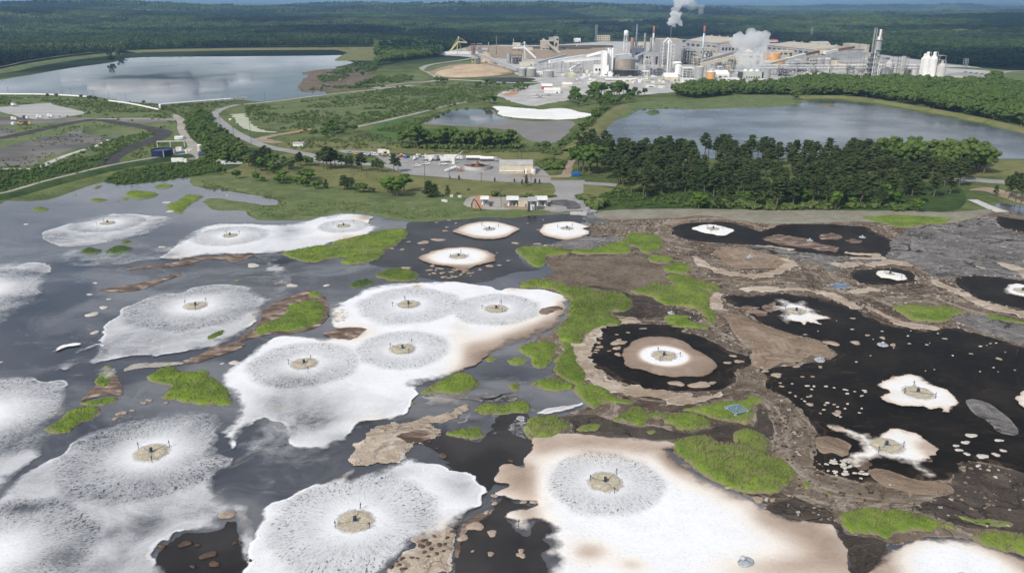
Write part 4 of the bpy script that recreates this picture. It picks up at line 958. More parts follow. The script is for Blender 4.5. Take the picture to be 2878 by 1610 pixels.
# green banks at the lagoon
zone('bank', 'D 1395,5 1405,60 1640,85 1850,125 2010,160 2000,195 1900,206 1860,190 1700,168 1560,150 1480,165 1490,200 1560,236 1780,241 1850,301 2000,306 2250,301 2400,266 2573,256 E 280,266 420,301 560,316 720,313 950,301 1100,286 1280,291 1450,271 1560,259 1500,235 1100,230 940,200 940,150 700,110 300,110 0,110 D 2573,100 2300,60 2000,20 1700,-20',
     M_BANK, 'reedy green bank between the lagoon and the lawn', 'bank', 0.10, dome=lambda x, y, s: 0.5*(1-np.exp(-s/2.0))*(0.5+fbm(x/5, y/5, 3, 8)), k=0.003, warp=1.5, ws=9)
zone('bank', 'E 1870,262 2000,235 2300,225 2573,225 F 300,225 700,235 1100,235 1500,240 1800,240 2050,250 2340,225 2300,262 2000,331 1400,319 1000,329 750,332 600,320 300,275 100,286 E 2400,291 2000,301', M_DRYBANK, 'dry grey grass bank below the pine wood', 'bank', 0.095, dome=lambda x, y, s: 0.35*(1-np.exp(-s/2.0)), k=0.004, warp=1.2, ws=9)
zone('lawn', 'L 330,1010 700,960 1000,880 1180,880 1400,1000 2250,1070 2573,1090 V 560,420 1600,480 1950,510 2120,545 2160,590 2120,630 2050,645 1700,650 1250,635 1100,650 700,620 300,620 L 2573,1380 1800,1290 1300,1240 700,1160 300,1130', M_MEADOW, 'mown grass around the pump station road', 'lawn', 0.08, warp=2)
zone('lawn', 'V 2280,560 2330,530 2440,510 2700,560 3300,620 3300,800 2600,770 2480,790 2330,660 2270,610', M_MEADOW, 'mown grass beside the boat ramp road', 'lawn', 0.08, warp=2)
zone('dirt_yard', 'V 1110,700 1160,650 1260,632 1700,645 2050,650 2160,600 2170,640 2330,690 2400,740 2440,790 2200,790 2100,800 1900,800 1400,780 1250,770 1110,740', M_GRAVEL, 'gravel pad around the shoreline pump sheds', 'yard', 0.11, warp=1.5, ws=8)
zone('dirt_yard', 'V 1230,760 1240,640 1300,628 1420,640 1290,690 1320,760', M_REDSOIL, 'red clay strip beside the small pump shed', 'soil', 0.13, warp=1, ws=6)
zone('dirt_yard', 'V 1540,700 1560,760 1780,790 2020,800 2150,790 1900,770', M_BARE, 'bare soil below the pump sheds', 'soil', 0.13, warp=1, ws=6)
zone('meadow', 'A 1770,755 2573,670 B 0,690 750,575 900,600 1400,640 1200,690 1060,720 900,760 700,790 450,850 130,930 60,930 0,1000 A 2400,1000 2270,940 2050,950 1900,900 1790,830', M_SCRUB, 'overgrown meadow inside the road bend', 'meadow', 0.05)
zone('meadow', 'B 260,930 460,860 640,850 700,860 640,900 460,960 470,1010 300,1000', M_TURFD, 'dark green marsh beside the small pond', 'meadow', 0.06)
zone('meadow', 'B -400,1030 100,1030 300,1040 500,1050 900,1080 1300,1110 1700,1080 1760,1040 1640,1170 1450,1170 900,1130 500,1110 0,1090 -300,1090', M_MEADOW, 'grass strip behind the pump station yard', 'meadow', 0.06)
zone('field', 'K -600,200 0,190 600,190 1100,230 1600,340 1900,400 2100,400 2200,560 2150,660 1900,700 1500,850 1250,1080 800,1200 300,1300 -600,1500', M_BANK, 'grassy landfill slopes above the navy tank', 'field', 0.05, warp=4)
zone('ash_ground', 'K 0,310 560,260 650,280 950,350 1050,380 800,420 600,450 300,440 0,360 -200,350', M_LINER, 'pale grey strip lined landfill cell', 'landfill', 0.09)
zone('ash_ground', 'K -300,440 250,430 700,440 1000,430 1300,440 2100,440 2150,470 1700,500 1200,470 900,480 600,500 100,530 -300,560', M_ASH, 'grey bare ground along the landfill track', 'ground', 0.08)
zone('ash_ground', 'K -300,900 100,780 400,690 700,640 830,600 1000,560 1150,500 1000,620 1300,640 1450,650 1100,780 900,800 700,870 450,900 400,1010 -300,1030', M_ASH, 'grey ash terrace with green tufts', 'ground', 0.09, warp=8)
zone('ash_ground', 'K -300,560 80,560 200,620 60,700 -300,730', M_ASH, 'dark grey ash patch by the black cinder track', 'ground', 0.09, warp=5)
zone('dark_brush', 'L 0,330 150,400 200,500 330,600 430,690 430,780 700,800 900,830 700,960 300,1000 0,1000 K 2480,900 2400,760 2330,700 2230,560 2220,480', M_DARKVEG, 'dark undergrowth between the gravel and main roads', 'undergrowth', 0.07)
zone('dark_brush', 'K -600,1120 0,1080 400,1060 800,960 1250,870 1300,930 1260,1080 700,1200 200,1330 -600,1520', M_DARKVEG, 'dark undergrowth on the dike slope', 'undergrowth', 0.07)
zone('dark_brush', 'K 1450,1080 1900,1000 2573,920 L 0,920 300,980 500,1000 300,1080 100,1100 K 2400,1130 2150,1165 1950,1200 1600,1240 1440,1250 1250,1215 1300,1150', M_DARKVEG, 'dark undergrowth below the service track', 'undergrowth', 0.07)

# tracks and roads
road('cinder_track', 'K -400,720 0,680 400,600 800,510 1150,460 1500,510 1850,570 1980,620 1900,680 1600,790 1400,880 1310,980 1330,1050 1400,1070', [14, 14, 14, 13, 12, 13, 14, 14, 14, 14, 14, 13, 11, 10], M_COAL, 'black cinder track looping round the landfill', 0.16, 0.15)
road('gravel_road', 'K 2090,395 2150,440 2190,500 2190,580 2250,680 2320,760 2310,860 2290,930', [6, 8, 8, 7, 7, 8, 10, 12], M_GRAVEL, 'pale gravel road down to the blue tank', 0.17, 0.1)
road('gravel_road', 'K 1150,455 1500,448 1850,450 2160,462', 6, M_GRAVEL, 'gravel track to the landfill cell', 0.15, 0.2)
road('ditch_road', 'K -300,1050 100,1055 300,1055 480,1030 700,930 950,840 1150,780 1300,700', [4, 4, 4, 5, 5, 4, 4, 3], M_CONCRETE, 'pale lined ditch along the ash terrace', 0.16, 0.2)
road('main_road', 'L 470,280 300,320 200,370 170,410 260,500 400,600 600,700 800,780 1100,840 1350,890 1500,960 V 330,320 560,390 800,415 1100,440 1500,470 1900,480 2200,490 2400,500 2700,520', [9, 9, 10, 11, 11, 10, 10, 10, 10, 10, 10, 10, 10, 9, 9, 9, 9, 9, 9], M_ASPHALT, 'grey main road bending past the meadow', 0.18)
road('side_road', 'L 960,740 850,720 740,690 900,650 1080,620 1340,570', [10, 12, 10, 8, 8, 6], M_BARE, 'bare soil turn-off beside the road', 0.15, 0.2)
road('red_strip', 'L 1050,630 1200,600 1350,570', [7, 8, 6], M_REDSOIL, 'red clay stockpile strip beside the turn-off', 0.2, 0.2, cat='soil')
road('ditch', 'L 460,390 500,440 560,520 640,570 760,600 930,610', [14, 12, 12, 11, 8, 4], M_DITCH, 'pale dry ditch in the meadow', 0.15, 0.35, cat='ditch')
road('upper_road', 'L 540,275 1000,225 1600,150 2573,45 B 280,640 500,605 700,590 760,570 700,530 640,500 650,485 720,465 900,440 1000,425 1100,430', [7, 7, 7, 8, 9, 9, 12, 14, 12, 12, 12, 12, 12, 10], M_GRAVEL, 'pale gravel road along the big pond', 0.14)
road('farm_track', 'B 130,925 300,890 450,855 600,820 800,770 1000,730', [6, 6, 6, 6, 5, 4], M_GRAVEL, 'gravel track between meadow and marsh', 0.15, 0.15)
road('yard_edge_road', 'B 750,572 1000,585 1250,600 1480,600', [9, 8, 8, 8], M_CONCRETE, 'pale road along the dark clarifier pond', 0.15)
zone('station_yard', 'L 1680,830 1900,830 2250,860 2400,890 2573,900 V 560,230 900,200 1480,240 1480,300 1900,330 1950,370 2000,480 1500,465 1100,440 800,412 560,390 420,330 330,300 200,220 50,200 -100,190', M_ASPHALT, 'grey asphalt yard of the pump station', 'yard', 0.16, warp=1.5, ws=14)
zone('station_yard', 'V 1560,430 1750,405 1950,420 2100,415 2200,350 2230,250 2260,250 2230,400 2200,440 1900,440 1700,440', M_BARE, 'tan soil apron beside the pump house', 'soil', 0.21, warp=1, ws=8)
road('ramp_road', 'V 2170,470 2200,520 2210,580 2200,640 2260,720 2290,790', [26, 19, 17, 18, 22, 24], M_ASPHALT, 'asphalt road running down to the boat ramp', 0.2)
zone('ramp_stain', 'V 2000,690 2100,670 2250,690 2330,720 2320,760 2200,770 2150,740 2050,720', M_OILY, 'dark stained asphalt on the boat ramp', 'asphalt', 0.27, warp=2, ws=5, k=0.0035)
road('dike_track', 'V 2240,260 2200,330 2170,420', [5, 5, 6], M_BARE, 'tan track up onto the pond dike', 0.23)
road('shore_road', 'C 2000,1325 2150,1300 2300,1310 2573,1330 2800,1360', [12, 13, 13, 13, 13], M_ASPHALT, 'grey road behind the pine wood and the sluice', 0.16)
zone('lawn', 'C 900,1140 1500,1150 2200,1160 2800,1170 2800,1290 2000,1260 1300,1200 900,1190', M_MEADOW, 'yellow green dike grass behind the pine wood', 'lawn', 0.10)
zone('red_bank', 'F 2180,90 2300,100 2450,150 2573,190 2800,230 2800,200 2500,110 2300,70', M_BARE, 'reddish bare bank by the sluice channel', 'soil', 0.16)
road('sluice_channel', 'F 2200,160 2270,190 2340,220 2420,250', [6, 6, 7, 8], M_CONCRETE, 'concrete sluice channel entering the lagoon', 0.2, cat='channel')
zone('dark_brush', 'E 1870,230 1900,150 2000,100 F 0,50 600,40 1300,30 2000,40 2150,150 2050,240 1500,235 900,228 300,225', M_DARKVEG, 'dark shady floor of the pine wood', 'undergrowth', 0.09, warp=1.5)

# ponds
POND_L = GP('A -700,620 -100,590 100,562 300,530 520,492 820,452 900,424 1150,414 1700,410 2300,405 2480,402 B 60,430 140,455 60,475 0,490 A 2450,500 2350,508 2200,530 2350,562 2340,590 2370,602 2250,635 2330,655 2360,690 2100,712 1880,738 1740,722 1500,738 1200,757 1100,748 900,738 800,716 600,698 340,685 0,686 -700,690')
tag(sheet('pond', POND_L, 12, 0.1, M_POND, warp=3, wscale=30, smoothn=3), 'big pond mirroring sky and clouds', 'pond', kind='structure')
POND_S = GP('B 650,885 720,850 850,805 980,790 1150,800 1200,850 1350,872 1500,880 1640,872 1740,890 1690,960 1600,1032 1400,1022 1300,950 1000,920 800,908 660,902')
tag(sheet('mud_flat', POND_S, 4, 0.09, M_MUDFLAT, warp=3, wscale=20, smoothn=3), 'grey mud bed of the small pond', 'mud', kind='structure')
tag(sheet('pond', GP('B 690,880 760,840 860,803 980,790 1130,800 1170,840 1260,860 1200,880 1100,895 1000,910 850,900 740,895'), 4, 0.12, M_POND, warp=2, wscale=20, smoothn=3), 'small pond beside the white lime patch', 'pond', kind='structure')
tag(sheet('lime_patch', GP('B 1140,775 1220,770 1350,785 1500,792 1650,785 1800,815 1852,830 1780,857 1600,867 1300,852 1200,832 1180,800'), 3, 0.14, M_LIME, warp=4, wscale=14), 'brilliant white lime mud spread by the small pond', 'lime mud', kind='structure')
POND_R = GP('C 20,1060 -60,1080 B 1890,1020 1930,960 2000,890 2100,850 2200,800 2300,790 2500,785 2573,785 C 200,790 500,780 800,770 960,740 1000,725 1200,728 1400,745 1650,785 1900,830 2200,885 2400,930 2700,1010 2900,1080 2900,1155 2573,1152 2200,1148 1500,1145 900,1145 400,1150 0,1130')
tag(sheet('pond', POND_R, 8, 0.1, M_POND2, warp=1.5, wscale=20, smoothn=3), 'big pond with dull grey water behind the pine wood', 'pond', kind='structure')
tag(sheet('reed_island', GP('B 2255,815 2290,800 2345,805 2340,825 2270,828'), 2, 0.1, M_TURFD, warp=1, wscale=6, dome=lambda x, y, s: 1.5*(1-np.exp(-s/2))), 'low brushy islet in the dull grey pond', 'reed island')
tag(sheet('reed_island', GP('C 1095,758 1140,755 1205,770 1190,776 1130,770'), 2, 0.1, M_MEADOW, warp=1, wscale=6, dome=lambda x, y, s: 0.8*(1-np.exp(-s/2))), 'thin yellow islet in the dull grey pond', 'reed island')
zone('reed_shore', 'B 2080,760 2250,740 2573,720 C 200,720 500,690 800,690 960,710 960,745 800,772 500,782 200,792 0,785 B 2300,790 2200,800 2100,850', M_BANK, 'reedy flats at the head of the dull grey pond', 'reeds', 0.12, dome=lambda x, y, s: 0.8*(1-np.exp(-s/3)))
FAR_POND = GP('A 2320,275 2450,262 2573,262 B 130,258 400,252 540,255 380,275 100,272 0,277 A 2450,283')
tag(sheet('pond', FAR_POND, 15, 0.1, M_POND, smoothn=3), 'distant narrow pond beyond the woods', 'pond', kind='structure')
zone('meadow', 'B 0,352 290,350 330,380 320,420 300,440 130,440 0,440 A 2480,400 2500,380', M_MEADOW, 'bright grass flat at the end of the sky mirroring pond', 'meadow', 0.13)
zone('mud_flat', 'B -200,560 -100,520 0,520 300,540 500,570 640,590 400,630 0,650 -250,665', M_REED, 'brown exposed shore of the sky mirroring pond', 'shore', 0.13, warp=6)
zone('mud_flat', 'A 2180,540 2250,515 2400,500 2573,500 2573,640 2300,660 2200,636 2360,610 2370,570 2250,545', M_REED, 'brown spit running into the sky mirroring pond', 'shore', 0.13, warp=4)
zone('meadow', 'B 300,560 580,530 690,570 560,600 300,630 150,620', M_SCRUB, 'green slope below the gravel road bend', 'meadow', 0.14)

# dikes
d = berm('dike', GP('A -900,590 -100,535 200,480 500,432 850,392'), 8, 40, 4.0, M_BANK); tag(d, 'slanting arm of the grassy dike around the sky mirroring pond', 'dike', kind='structure')
d = berm('dike', GP('A 900,385 1050,375 1700,362 2573,356 B 290,352'), 8, 60, 4.0, M_MEADOW); tag(d, 'straight grassy dike below the woods at the sky mirroring pond', 'dike', kind='structure')
road('dike_crest_track', 'A -900,570 -100,516 200,460 500,414 850,375', 4, M_BARE, 'tan track on the slanting dike crest', 4.15)
road('dike_crest_track', 'A 900,369 1050,360 1700,347 2573,341 B 290,337', 4, M_BARE, 'tan track on the straight dike crest below the woods', 4.15)
d = berm('dike', GP('C 930,712 1200,708 1400,722 1650,762 1900,805 2200,860 2400,905 2700,985 3000,1070'), 5, 16, 2.6, M_MEADOW); tag(d, 'curving yellow grass dike of the dull grey pond', 'dike', kind='structure')
d = berm('dike', GP('B 1700,1100 1800,1020 1900,925 2000,830 2100,770'), 5, 20, 2.2, M_MEADOW); tag(d, 'straight grass dike between small pond and dull grey pond', 'dike', kind='structure')
d = berm('dike', GP('K -700,1470 0,1400 500,1260 900,1160 1300,1060 1800,970 2300,900'), 5, 16, 1.8, M_DARKVEG); tag(d, 'dark green dike along the lagoon below the landfill', 'dike', kind='structure')
road('dike_crest_track', 'K -700,1455 0,1382 500,1243 900,1142 1300,1045 1800,955 2300,888', 3.6, M_GRAVEL, 'pale service track along the dark green lagoon dike', 1.9, 0.2)

# mill ground
zone('mill_yard', 'B 1160,690 1250,660 1330,640 1480,600 1300,570 1290,520 1000,420 780,400 780,380 1100,330 1500,330 1850,310 2000,300 2573,280 C 300,270 1000,330 1700,420 2100,470 2400,520 2500,600 2000,620 1500,610 1000,600 700,620 300,650 0,670 B 2200,690 1900,690 1600,740 1400,770 1230,710', M_YARD, 'pale concrete and gravel yard of the mill', 'yard', 0.12, warp=6)
zone('log_yard', 'B 1000,330 1480,345 1900,330 1950,380 1600,420 1300,430 1000,400', M_BARE, 'brown bark strewn log yard behind the mill', 'yard', 0.16, warp=6)
zone('mill_lawn', 'B 650,505 760,470 1000,440 1000,470 850,490 700,520', M_BANK, 'green slope beside the chip pile', 'lawn', 0.16)
zone('mill_lawn', 'B 820,575 1000,565 1500,560 1330,545 1300,540 1200,550 900,565', M_MEADOW, 'grass strip in front of the grey tanks', 'lawn', 0.16)
zone('chip_ground', 'B 690,522 860,470 1060,470 1280,510 1300,525 1180,545 900,565 760,556', M_BARE, 'tan bare ground around the chip pile', 'ground', 0.18)
zone('red_bank', 'B 1215,690 1290,660 1340,665 1290,690', M_REDSOIL, 'red soil heap at the mill gate yard', 'soil', 0.2)
zone('lawn', 'C 2000,490 2200,490 2573,520 2900,545 2900,700 2500,600 2350,520 2100,500', M_BANK, 'green field beside the parking lot', 'lawn', 0.16)
zone('parking_lot', 'C 2010,540 2080,528 2200,528 2300,550 2290,590 2200,590 2060,575', M_ASPHALT, 'grey parking lot beside the twin silos', 'parking lot', 0.2)
road('far_road', 'C 2350,555 2450,520 2600,515 2900,520', 9, M_GRAVEL, 'pale road across the field beside the parking lot', 0.22)
# chip pile: a real heap
def heap(spec, h, mat, label, cat, name='chip_pile', w=25):
    P = GP(spec)
    o = sheet(name, P, cell_at(P, 0.004, 2), 0.2, mat, warp=4, wscale=20, dome=lambda x, y, s: h*(1-np.exp(-s/w))*(0.6+0.8*fbm(x/30, y/30, 3, 5)))
    return tag(o, label, cat)
heap('B 860,490 1000,470 1060,430 1140,430 1200,480 1290,512 1200,530 1000,545 900,535', 7, M_CHIPS, 'broad tan wood chip heap under the conveyor', 'chip pile', w=20)
heap('Q 775,530 785,440 830,415 900,425 960,450 1010,530 900,545', 20, M_CHIPS, 'steep tan wood chip heap behind the chip tower', 'chip pile', w=9)
heap('B 720,535 850,500 1000,520 1180,530 1200,545 1000,560 850,560', 4, M_CHIPS, 'low spread of wood chips below the broad heap', 'chip pile', w=15)
o = sheet('clarifier_pond', GP('B 1060,578 1110,568 1260,563 1400,566 1455,577 1400,590 1260,595 1110,590'), 4, 0.24, M_SCUM, smoothn=6); tag(o, 'long dark clarifier basin in front of the mill', 'basin')

# ================================================================== trees
def mat_leaves(name, a, b, c_, hue=0.35):
    m = Mat(name)
    oi = m.n('ShaderNodeObjectInfo', out=5)
    g = m.noise(0.35, 4, 0.6, m.pos)
    stand = m.noise(0.004, 4, 0.55, m.pos)
    col = m.mix(m.step(g, 0.35, 0.68), a, b)
    col = m.mix(m.math('MULTIPLY', m.math('ADD', m.math('MULTIPLY', oi, 0.7), m.math('MULTIPLY', m.step(stand, 0.4, 0.6), 0.3)), hue*2), col, c_)
    d = m.n('ShaderNodeBsdfDiffuse', {'Color': col})
    t = m.n('ShaderNodeBsdfTranslucent', {'Color': m.mix(0.4, col, (0.1, 0.14, 0.02))})
    nd = m.t.nodes.new('ShaderNodeMixShader'); nd.inputs[0].default_value = 0.18
    m.t.links.new(d, nd.inputs[1]); m.t.links.new(t, nd.inputs[2])
    return m.done(nd.outputs[0])
M_PINE = mat_leaves('pine_needles', (0.034, 0.056, 0.024), (0.066, 0.096, 0.036), (0.1, 0.12, 0.05))
M_LEAF = mat_leaves('broad_leaves', (0.048, 0.092, 0.022), (0.1, 0.162, 0.038), (0.135, 0.178, 0.058))
M_YOUNG = mat_leaves('fresh_leaves', (0.06, 0.12, 0.02), (0.1, 0.18, 0.03), (0.13, 0.19, 0.05))
M_SHRUB = mat_leaves('shrub_leaves', (0.07, 0.11, 0.03), (0.11, 0.16, 0.045), (0.16, 0.19, 0.075))
M_BARK = plain('bark', (0.13, 0.1, 0.08), 0.9, 0.3, 1.5)

def icosphere():
    t = (1+5**.5)/2
    V = np.array([(-1, t, 0), (1, t, 0), (-1, -t, 0), (1, -t, 0), (0, -1, t), (0, 1, t), (0, -1, -t), (0, 1, -t), (t, 0, -1), (t, 0, 1), (-t, 0, -1), (-t, 0, 1)], float)
    V /= np.linalg.norm(V[0])
    F = [(0, 11, 5), (0, 5, 1), (0, 1, 7), (0, 7, 10), (0, 10, 11), (1, 5, 9), (5, 11, 4), (11, 10, 2), (10, 7, 6), (7, 1, 8), (3, 9, 4), (3, 4, 2), (3, 2, 6), (3, 6, 8), (3, 8, 9), (4, 9, 5), (2, 4, 11), (6, 2, 10), (8, 6, 7), (9, 8, 1)]
    V = list(map(tuple, V)); mid = {}
    def md(a, b):
        k = (min(a, b), max(a, b))
        if k not in mid:
            p = np.array(V[a])+np.array(V[b]); p /= np.linalg.norm(p); mid[k] = len(V); V.append(tuple(p))
        return mid[k]
    F2 = []
    for a, b, c in F:
        ab, bc, ca = md(a, b), md(b, c), md(c, a)
        F2 += [(a, ab, ca), (b, bc, ab), (c, ca, bc), (ab, bc, ca)]
    return np.array(F and V), np.array(F2), np.array(V[:12]), np.array(F)
ICO_V, ICO_F, ICO0_V, ICO0_F = icosphere()

def clump_mesh(centers, radii, cards, seed, cs=0.5, core=0.82, hi=True):
    """leaf clumps: a lumpy core each, with loose leaf sprays round it"""
    r = np.random.default_rng(seed)
    BV, BF = (ICO_V, ICO_F) if hi else (ICO0_V, ICO0_F)
    V = []; F = []; n = 0
    for c, rad in zip(centers, radii):
        k = len(BV)
        v = BV*(core*(1+r.normal(0, 0.16, (k, 1))))*np.array(rad)+c
        V.append(v); F.append(BF+n); n += k
        m = cards
        d = r.normal(0, 1, (m, 3)); d /= np.linalg.norm(d, axis=1, keepdims=True)
        d[:, 2] = np.abs(d[:, 2])*0.8-0.25*(r.random(m) < 0.35)
        p = c+d*np.array(rad)*r.uniform(0.75, 1.12, (m, 1))
        u = np.cross(d, r.normal(0, 1, (m, 3))); u /= np.linalg.norm(u, axis=1, keepdims=True)+1e-9
        w = np.cross(d, u)*0.7+d*r.uniform(-.5, .9, (m, 1))
        s = cs*r.uniform(0.6, 1.4, (m, 1))
        q = np.stack([p-u*s, p+u*s*0.9, p+w*s*1.5], 1).reshape(-1, 3)
        V.append(q); F.append(np.arange(3*m).reshape(-1, 3)+n); n += 3*m
    return np.concatenate(V), np.concatenate(F)

def pine_crown(seed, H=19.0):
    r = np.random.default_rng(seed)
    z0 = H*r.uniform(0.36, 0.46); C = []; Rr = []
    n = 24
    for i in range(n):
        t = (i+0.5)/n
        z = z0+(H-z0)*t
        env = 3.4*(0.35+0.65*math.sin(math.pi*min(1, (t*0.86+0.14)))**0.8)*(1-0.45*t)
        a = i*2.4+r.normal(0, 0.4)
        rr = env*r.uniform(0.35, 0.9)
        C.append((math.cos(a)*rr, math.sin(a)*rr, z)); q = r.uniform(0.9, 1.5)*(1-0.35*t)
        Rr.append((q*1.15, q*1.15, q*0.62))
    C.append((0, 0, H-0.6)); Rr.append((0.7, 0.7, 1.1))
    return clump_mesh(np.array(C), Rr, 26, seed, 0.55, 0.8)
def leaf_crown(seed, H=14.0, W=4.6):
    r = np.random.default_rng(seed); C = []; Rr = []
    n = 26; z0 = H*0.24
    for i in range(n):
        d = r.normal(0, 1, 3); d /= np.linalg.norm(d); k = r.uniform(0.35, 0.92)
        z = z0+(H-z0)*0.5+d[2]*(H-z0)*0.42*k
        ww = W*(1-0.25*max(0, (z-H*0.6)/(H*0.4)))
        C.append((d[0]*ww*k, d[1]*ww*k, z)); q = r.uniform(1.1, 1.9)
        Rr.append((q, q, q*0.85))
    return clump_mesh(np.array(C), Rr, 24, seed, 0.5, 0.84)
def bush_crown(seed, H=2.6, W=1.9, n=8, cards=14, hi=False):
    r = np.random.default_rng(seed); C = []; Rr = []
    for i in range(n):
        a = r.uniform(0, 6.28); k = W*r.uniform(0, 0.75)
        q = r.uniform(0.5, 0.95)*H*0.36
        C.append((math.cos(a)*k, math.sin(a)*k, max(q*0.5, H*r.uniform(0.2, 0.72)*(1-0.4*k/W)))); Rr.append((q*1.2, q*1.2, q))
    return clump_mesh(np.array(C), Rr, cards, seed, 0.28*H/2.6, 0.85, hi)
def trunk_mesh(seed, H, r0, limbs, z0):
    r = np.random.default_rng(seed); mb = MB()
    pts = [(0, 0, -0.3), (r.normal(0, .12), r.normal(0, .12), H*0.35), (r.normal(0, .25), r.normal(0, .25), H*0.7), (0, 0, H*0.93)]
    rad = [r0*1.25, r0*0.85, r0*0.5, r0*0.15]
    for i in range(3): mb.tube(pts[i], pts[i+1], rad[i], 7, rad[i+1])
    for i in range(limbs):
        z = z0+(H*0.85-z0)*i/limbs; a = i*2.4+r.normal(0, .3); L = (H-z)*0.32
        mb.tube((0, 0, z), (math.cos(a)*L, math.sin(a)*L, z+L*0.45), r0*0.32, 5, 0.03)
    return mb

def me_from(name, VF, mat):
    me = bpy.data.meshes.new(name); me.from_pydata(VF[0].tolist(), [], VF[1].tolist()); me.materials.append(mat)
    me.polygons.foreach_set('use_smooth', np.ones(len(me.polygons), bool)); me.update()
    return me
def me_mb(name, mb, mat):
    me = bpy.data.meshes.new(name); me.from_pydata(mb.v, [], mb.f); me.materials.append(mat); me.update()
    return me
PINES = [(me_from('pine_crown', pine_crown(100+i), M_PINE), me_mb('pine_trunk', trunk_mesh(i, 19, 0.26, 7, 7.5), M_BARK)) for i in range(5)]
LEAFS = [(me_from('leaf_crown', leaf_crown(200+i), M_LEAF), me_mb('leaf_trunk', trunk_mesh(i+20, 13, 0.28, 6, 3.5), M_BARK)) for i in range(5)]
YOUNGS = [(me_from('young_crown', leaf_crown(300+i), M_YOUNG), me_mb('young_trunk', trunk_mesh(i+40, 13, 0.24, 6, 3.2), M_BARK)) for i in range(2)]
BUSHES = [(me_from('bush_crown', bush_crown(400+i, 2.6, 1.9, 10, 20, True), M_SHRUB), me_mb('bush_stem', trunk_mesh(i+60, 2.0, 0.07, 4, 0.4), M_BARK)) for i in range(3)]
YPINES = [(me_from('young_pine_crown', (lambda v, f: (v*np.array([1, 1, 1])-np.array([0, 0, 5.2]), f))(*pine_crown(500+i)), M_PINE), me_mb('young_pine_trunk', trunk_mesh(i+70, 13.2, 0.22, 7, 2.0), M_BARK)) for i in range(2)]
KIND = {'pine': (PINES, 19.0, 'pine_tree', 'pine tree'), 'leaf': (LEAFS, 14.0, 'broadleaf_tree', 'tree'), 'young': (YOUNGS, 14.0, 'broadleaf_tree', 'tree'), 'bush': (BUSHES, 2.6, 'bush', 'bush'), 'ypine': (YPINES, 13.8, 'young_pine_tree', 'pine tree')}
trng = np.random.default_rng(77)
TREE_XY = []
def tree(kind, p, h, label, group, wid=1.0):
    var, H0, nm, cat = KIND[kind]
    cm, tm = var[int(trng.integers(len(var)))]
    e = empty(nm, (float(p[0]), float(p[1]), 0.05), float(trng.uniform(0, 6.28)))
    s = h/H0; wv = s*wid*float(trng.uniform(0.9, 1.12))
    e.scale = (wv, wv, s)
    tag(e, label, cat, group)
    obj_of('crown', cm, e); obj_of('trunk', tm, e)
    TREE_XY.append((p[0], p[1]))
    return e
def treepx(kind, t, x, ybase, ytop, label, group=None, wid=1.0):
    b = G(t, x, ybase); h = height_for(b, t, x, ytop)
    return tree(kind, b, max(h, 1.0), label, group, wid)
def grove(kind, spec, n, hr, label, group, sep=4.0, wid=1.0, seed=0):
    P = GP(spec); r = np.random.default_rng(seed+len(spec))
    x0, y0 = P.min(0); x1, y1 = P.max(0)
    got = []
    for _ in range(n*60):
        if len(got) >= n: break
        p = (r.uniform(x0, x1), r.uniform(y0, y1))
        if not inside(P, np.array([p[0]]), np.array([p[1]]))[0]: continue
        if any((p[0]-q[0])**2+(p[1]-q[1])**2 < sep*sep for q in got): continue
        got.append(p)
    for p in got: tree(kind, p, r.uniform(*hr), label, group, wid)
    return len(got)

WOODS = []
def woodland(spec, dens, sr, label, seed, mats='leaf'):
    WOODS.append((spec, dens, sr, label, seed, mats))
# pine wood on the far right shore
grove('pine', 'F 0,170 300,200 700,215 1100,222 1500,222 1780,205 1900,160 2080,110 2180,-20 2000,-110 1400,-150 700,-170 0,-170 E 2050,-100 1960,0 1950,60 2000,120 2200,150', 236, (11.5, 16.5), 'tall dark pine in the dense pine wood above the crust', 'pines of the lagoon wood', 4.3, 1.8)
grove('pine', 'B 1740,1200 1780,1130 1850,1100 2000,1110 2500,1170 2573,1180 2573,1230 2000,1230', 32, (16, 20), 'dark pine in the back row of the pine wood by the dull grey pond', 'pines along the dull grey pond', 4.5, 1.5)
for x, yb, yt in ((1760, 1240, 1030), (1800, 1250, 1040), (1850, 1240, 1025), (1900, 1250, 1035), (1840, 1260, 1060)):
    treepx('leaf', 'B', x, yb, yt, 'thick dark tree at the dike end of the pine wood', 'round trees at the end of the pine wood', 1.15)
grove('leaf', 'C 1450,1180 1600,1170 2000,1180 2280,1190 2350,1220 2280,1260 2000,1270 1600,1240', 28, (17, 23), 'big leafy tree behind the pine wood by the dull grey pond', 'leafy trees behind the pine wood', 5, 1.1)
treepx('young', 'F', 220, 225, 90, 'round bright green bush tree in front of the pine wood', None, 1.5)
for x, yb, yt in ((575, 185, 85), (965, 200, 62), (1205, 235, 85), (1565, 180, 35), (1330, 210, 130), (1650, 190, 90)):
    treepx('young', 'F', x, yb, yt, 'pale green young tree against the dark pine wood', 'young trees in front of the pine wood', 1.0)
treepx('young', 'F', 1800, 255, 140, 'rounded green tree at the sluice corner of the pine wood', None, 1.1)
treepx('ypine', 'F', 360, 225, 90, 'pale grey green conifer beside the round bush tree')
for x, yb, yt in ((2460, 150, -20), (2510, 170, -30), (2550, 180, 10), (2600, 190, -10), (2480, 130, -40), (2440, 110, -10)):
    treepx('pine', 'F', x, yb, yt, 'dark pine growing beyond the sluice channel', 'pines beyond the sluice channel', 1.1)
treepx('ypine', 'F', 2365, 130, 55, 'small dark conifer beside the reddish bank')
grove('bush', 'F 0,190 300,225 700,232 1200,236 1750,240 1780,205 1500,212 1100,202 700,192 300,170', 60, (2, 4.2), 'low shrub at the foot of the pine wood', 'shrubs at the foot of the pine wood', 2.5, 1.2)

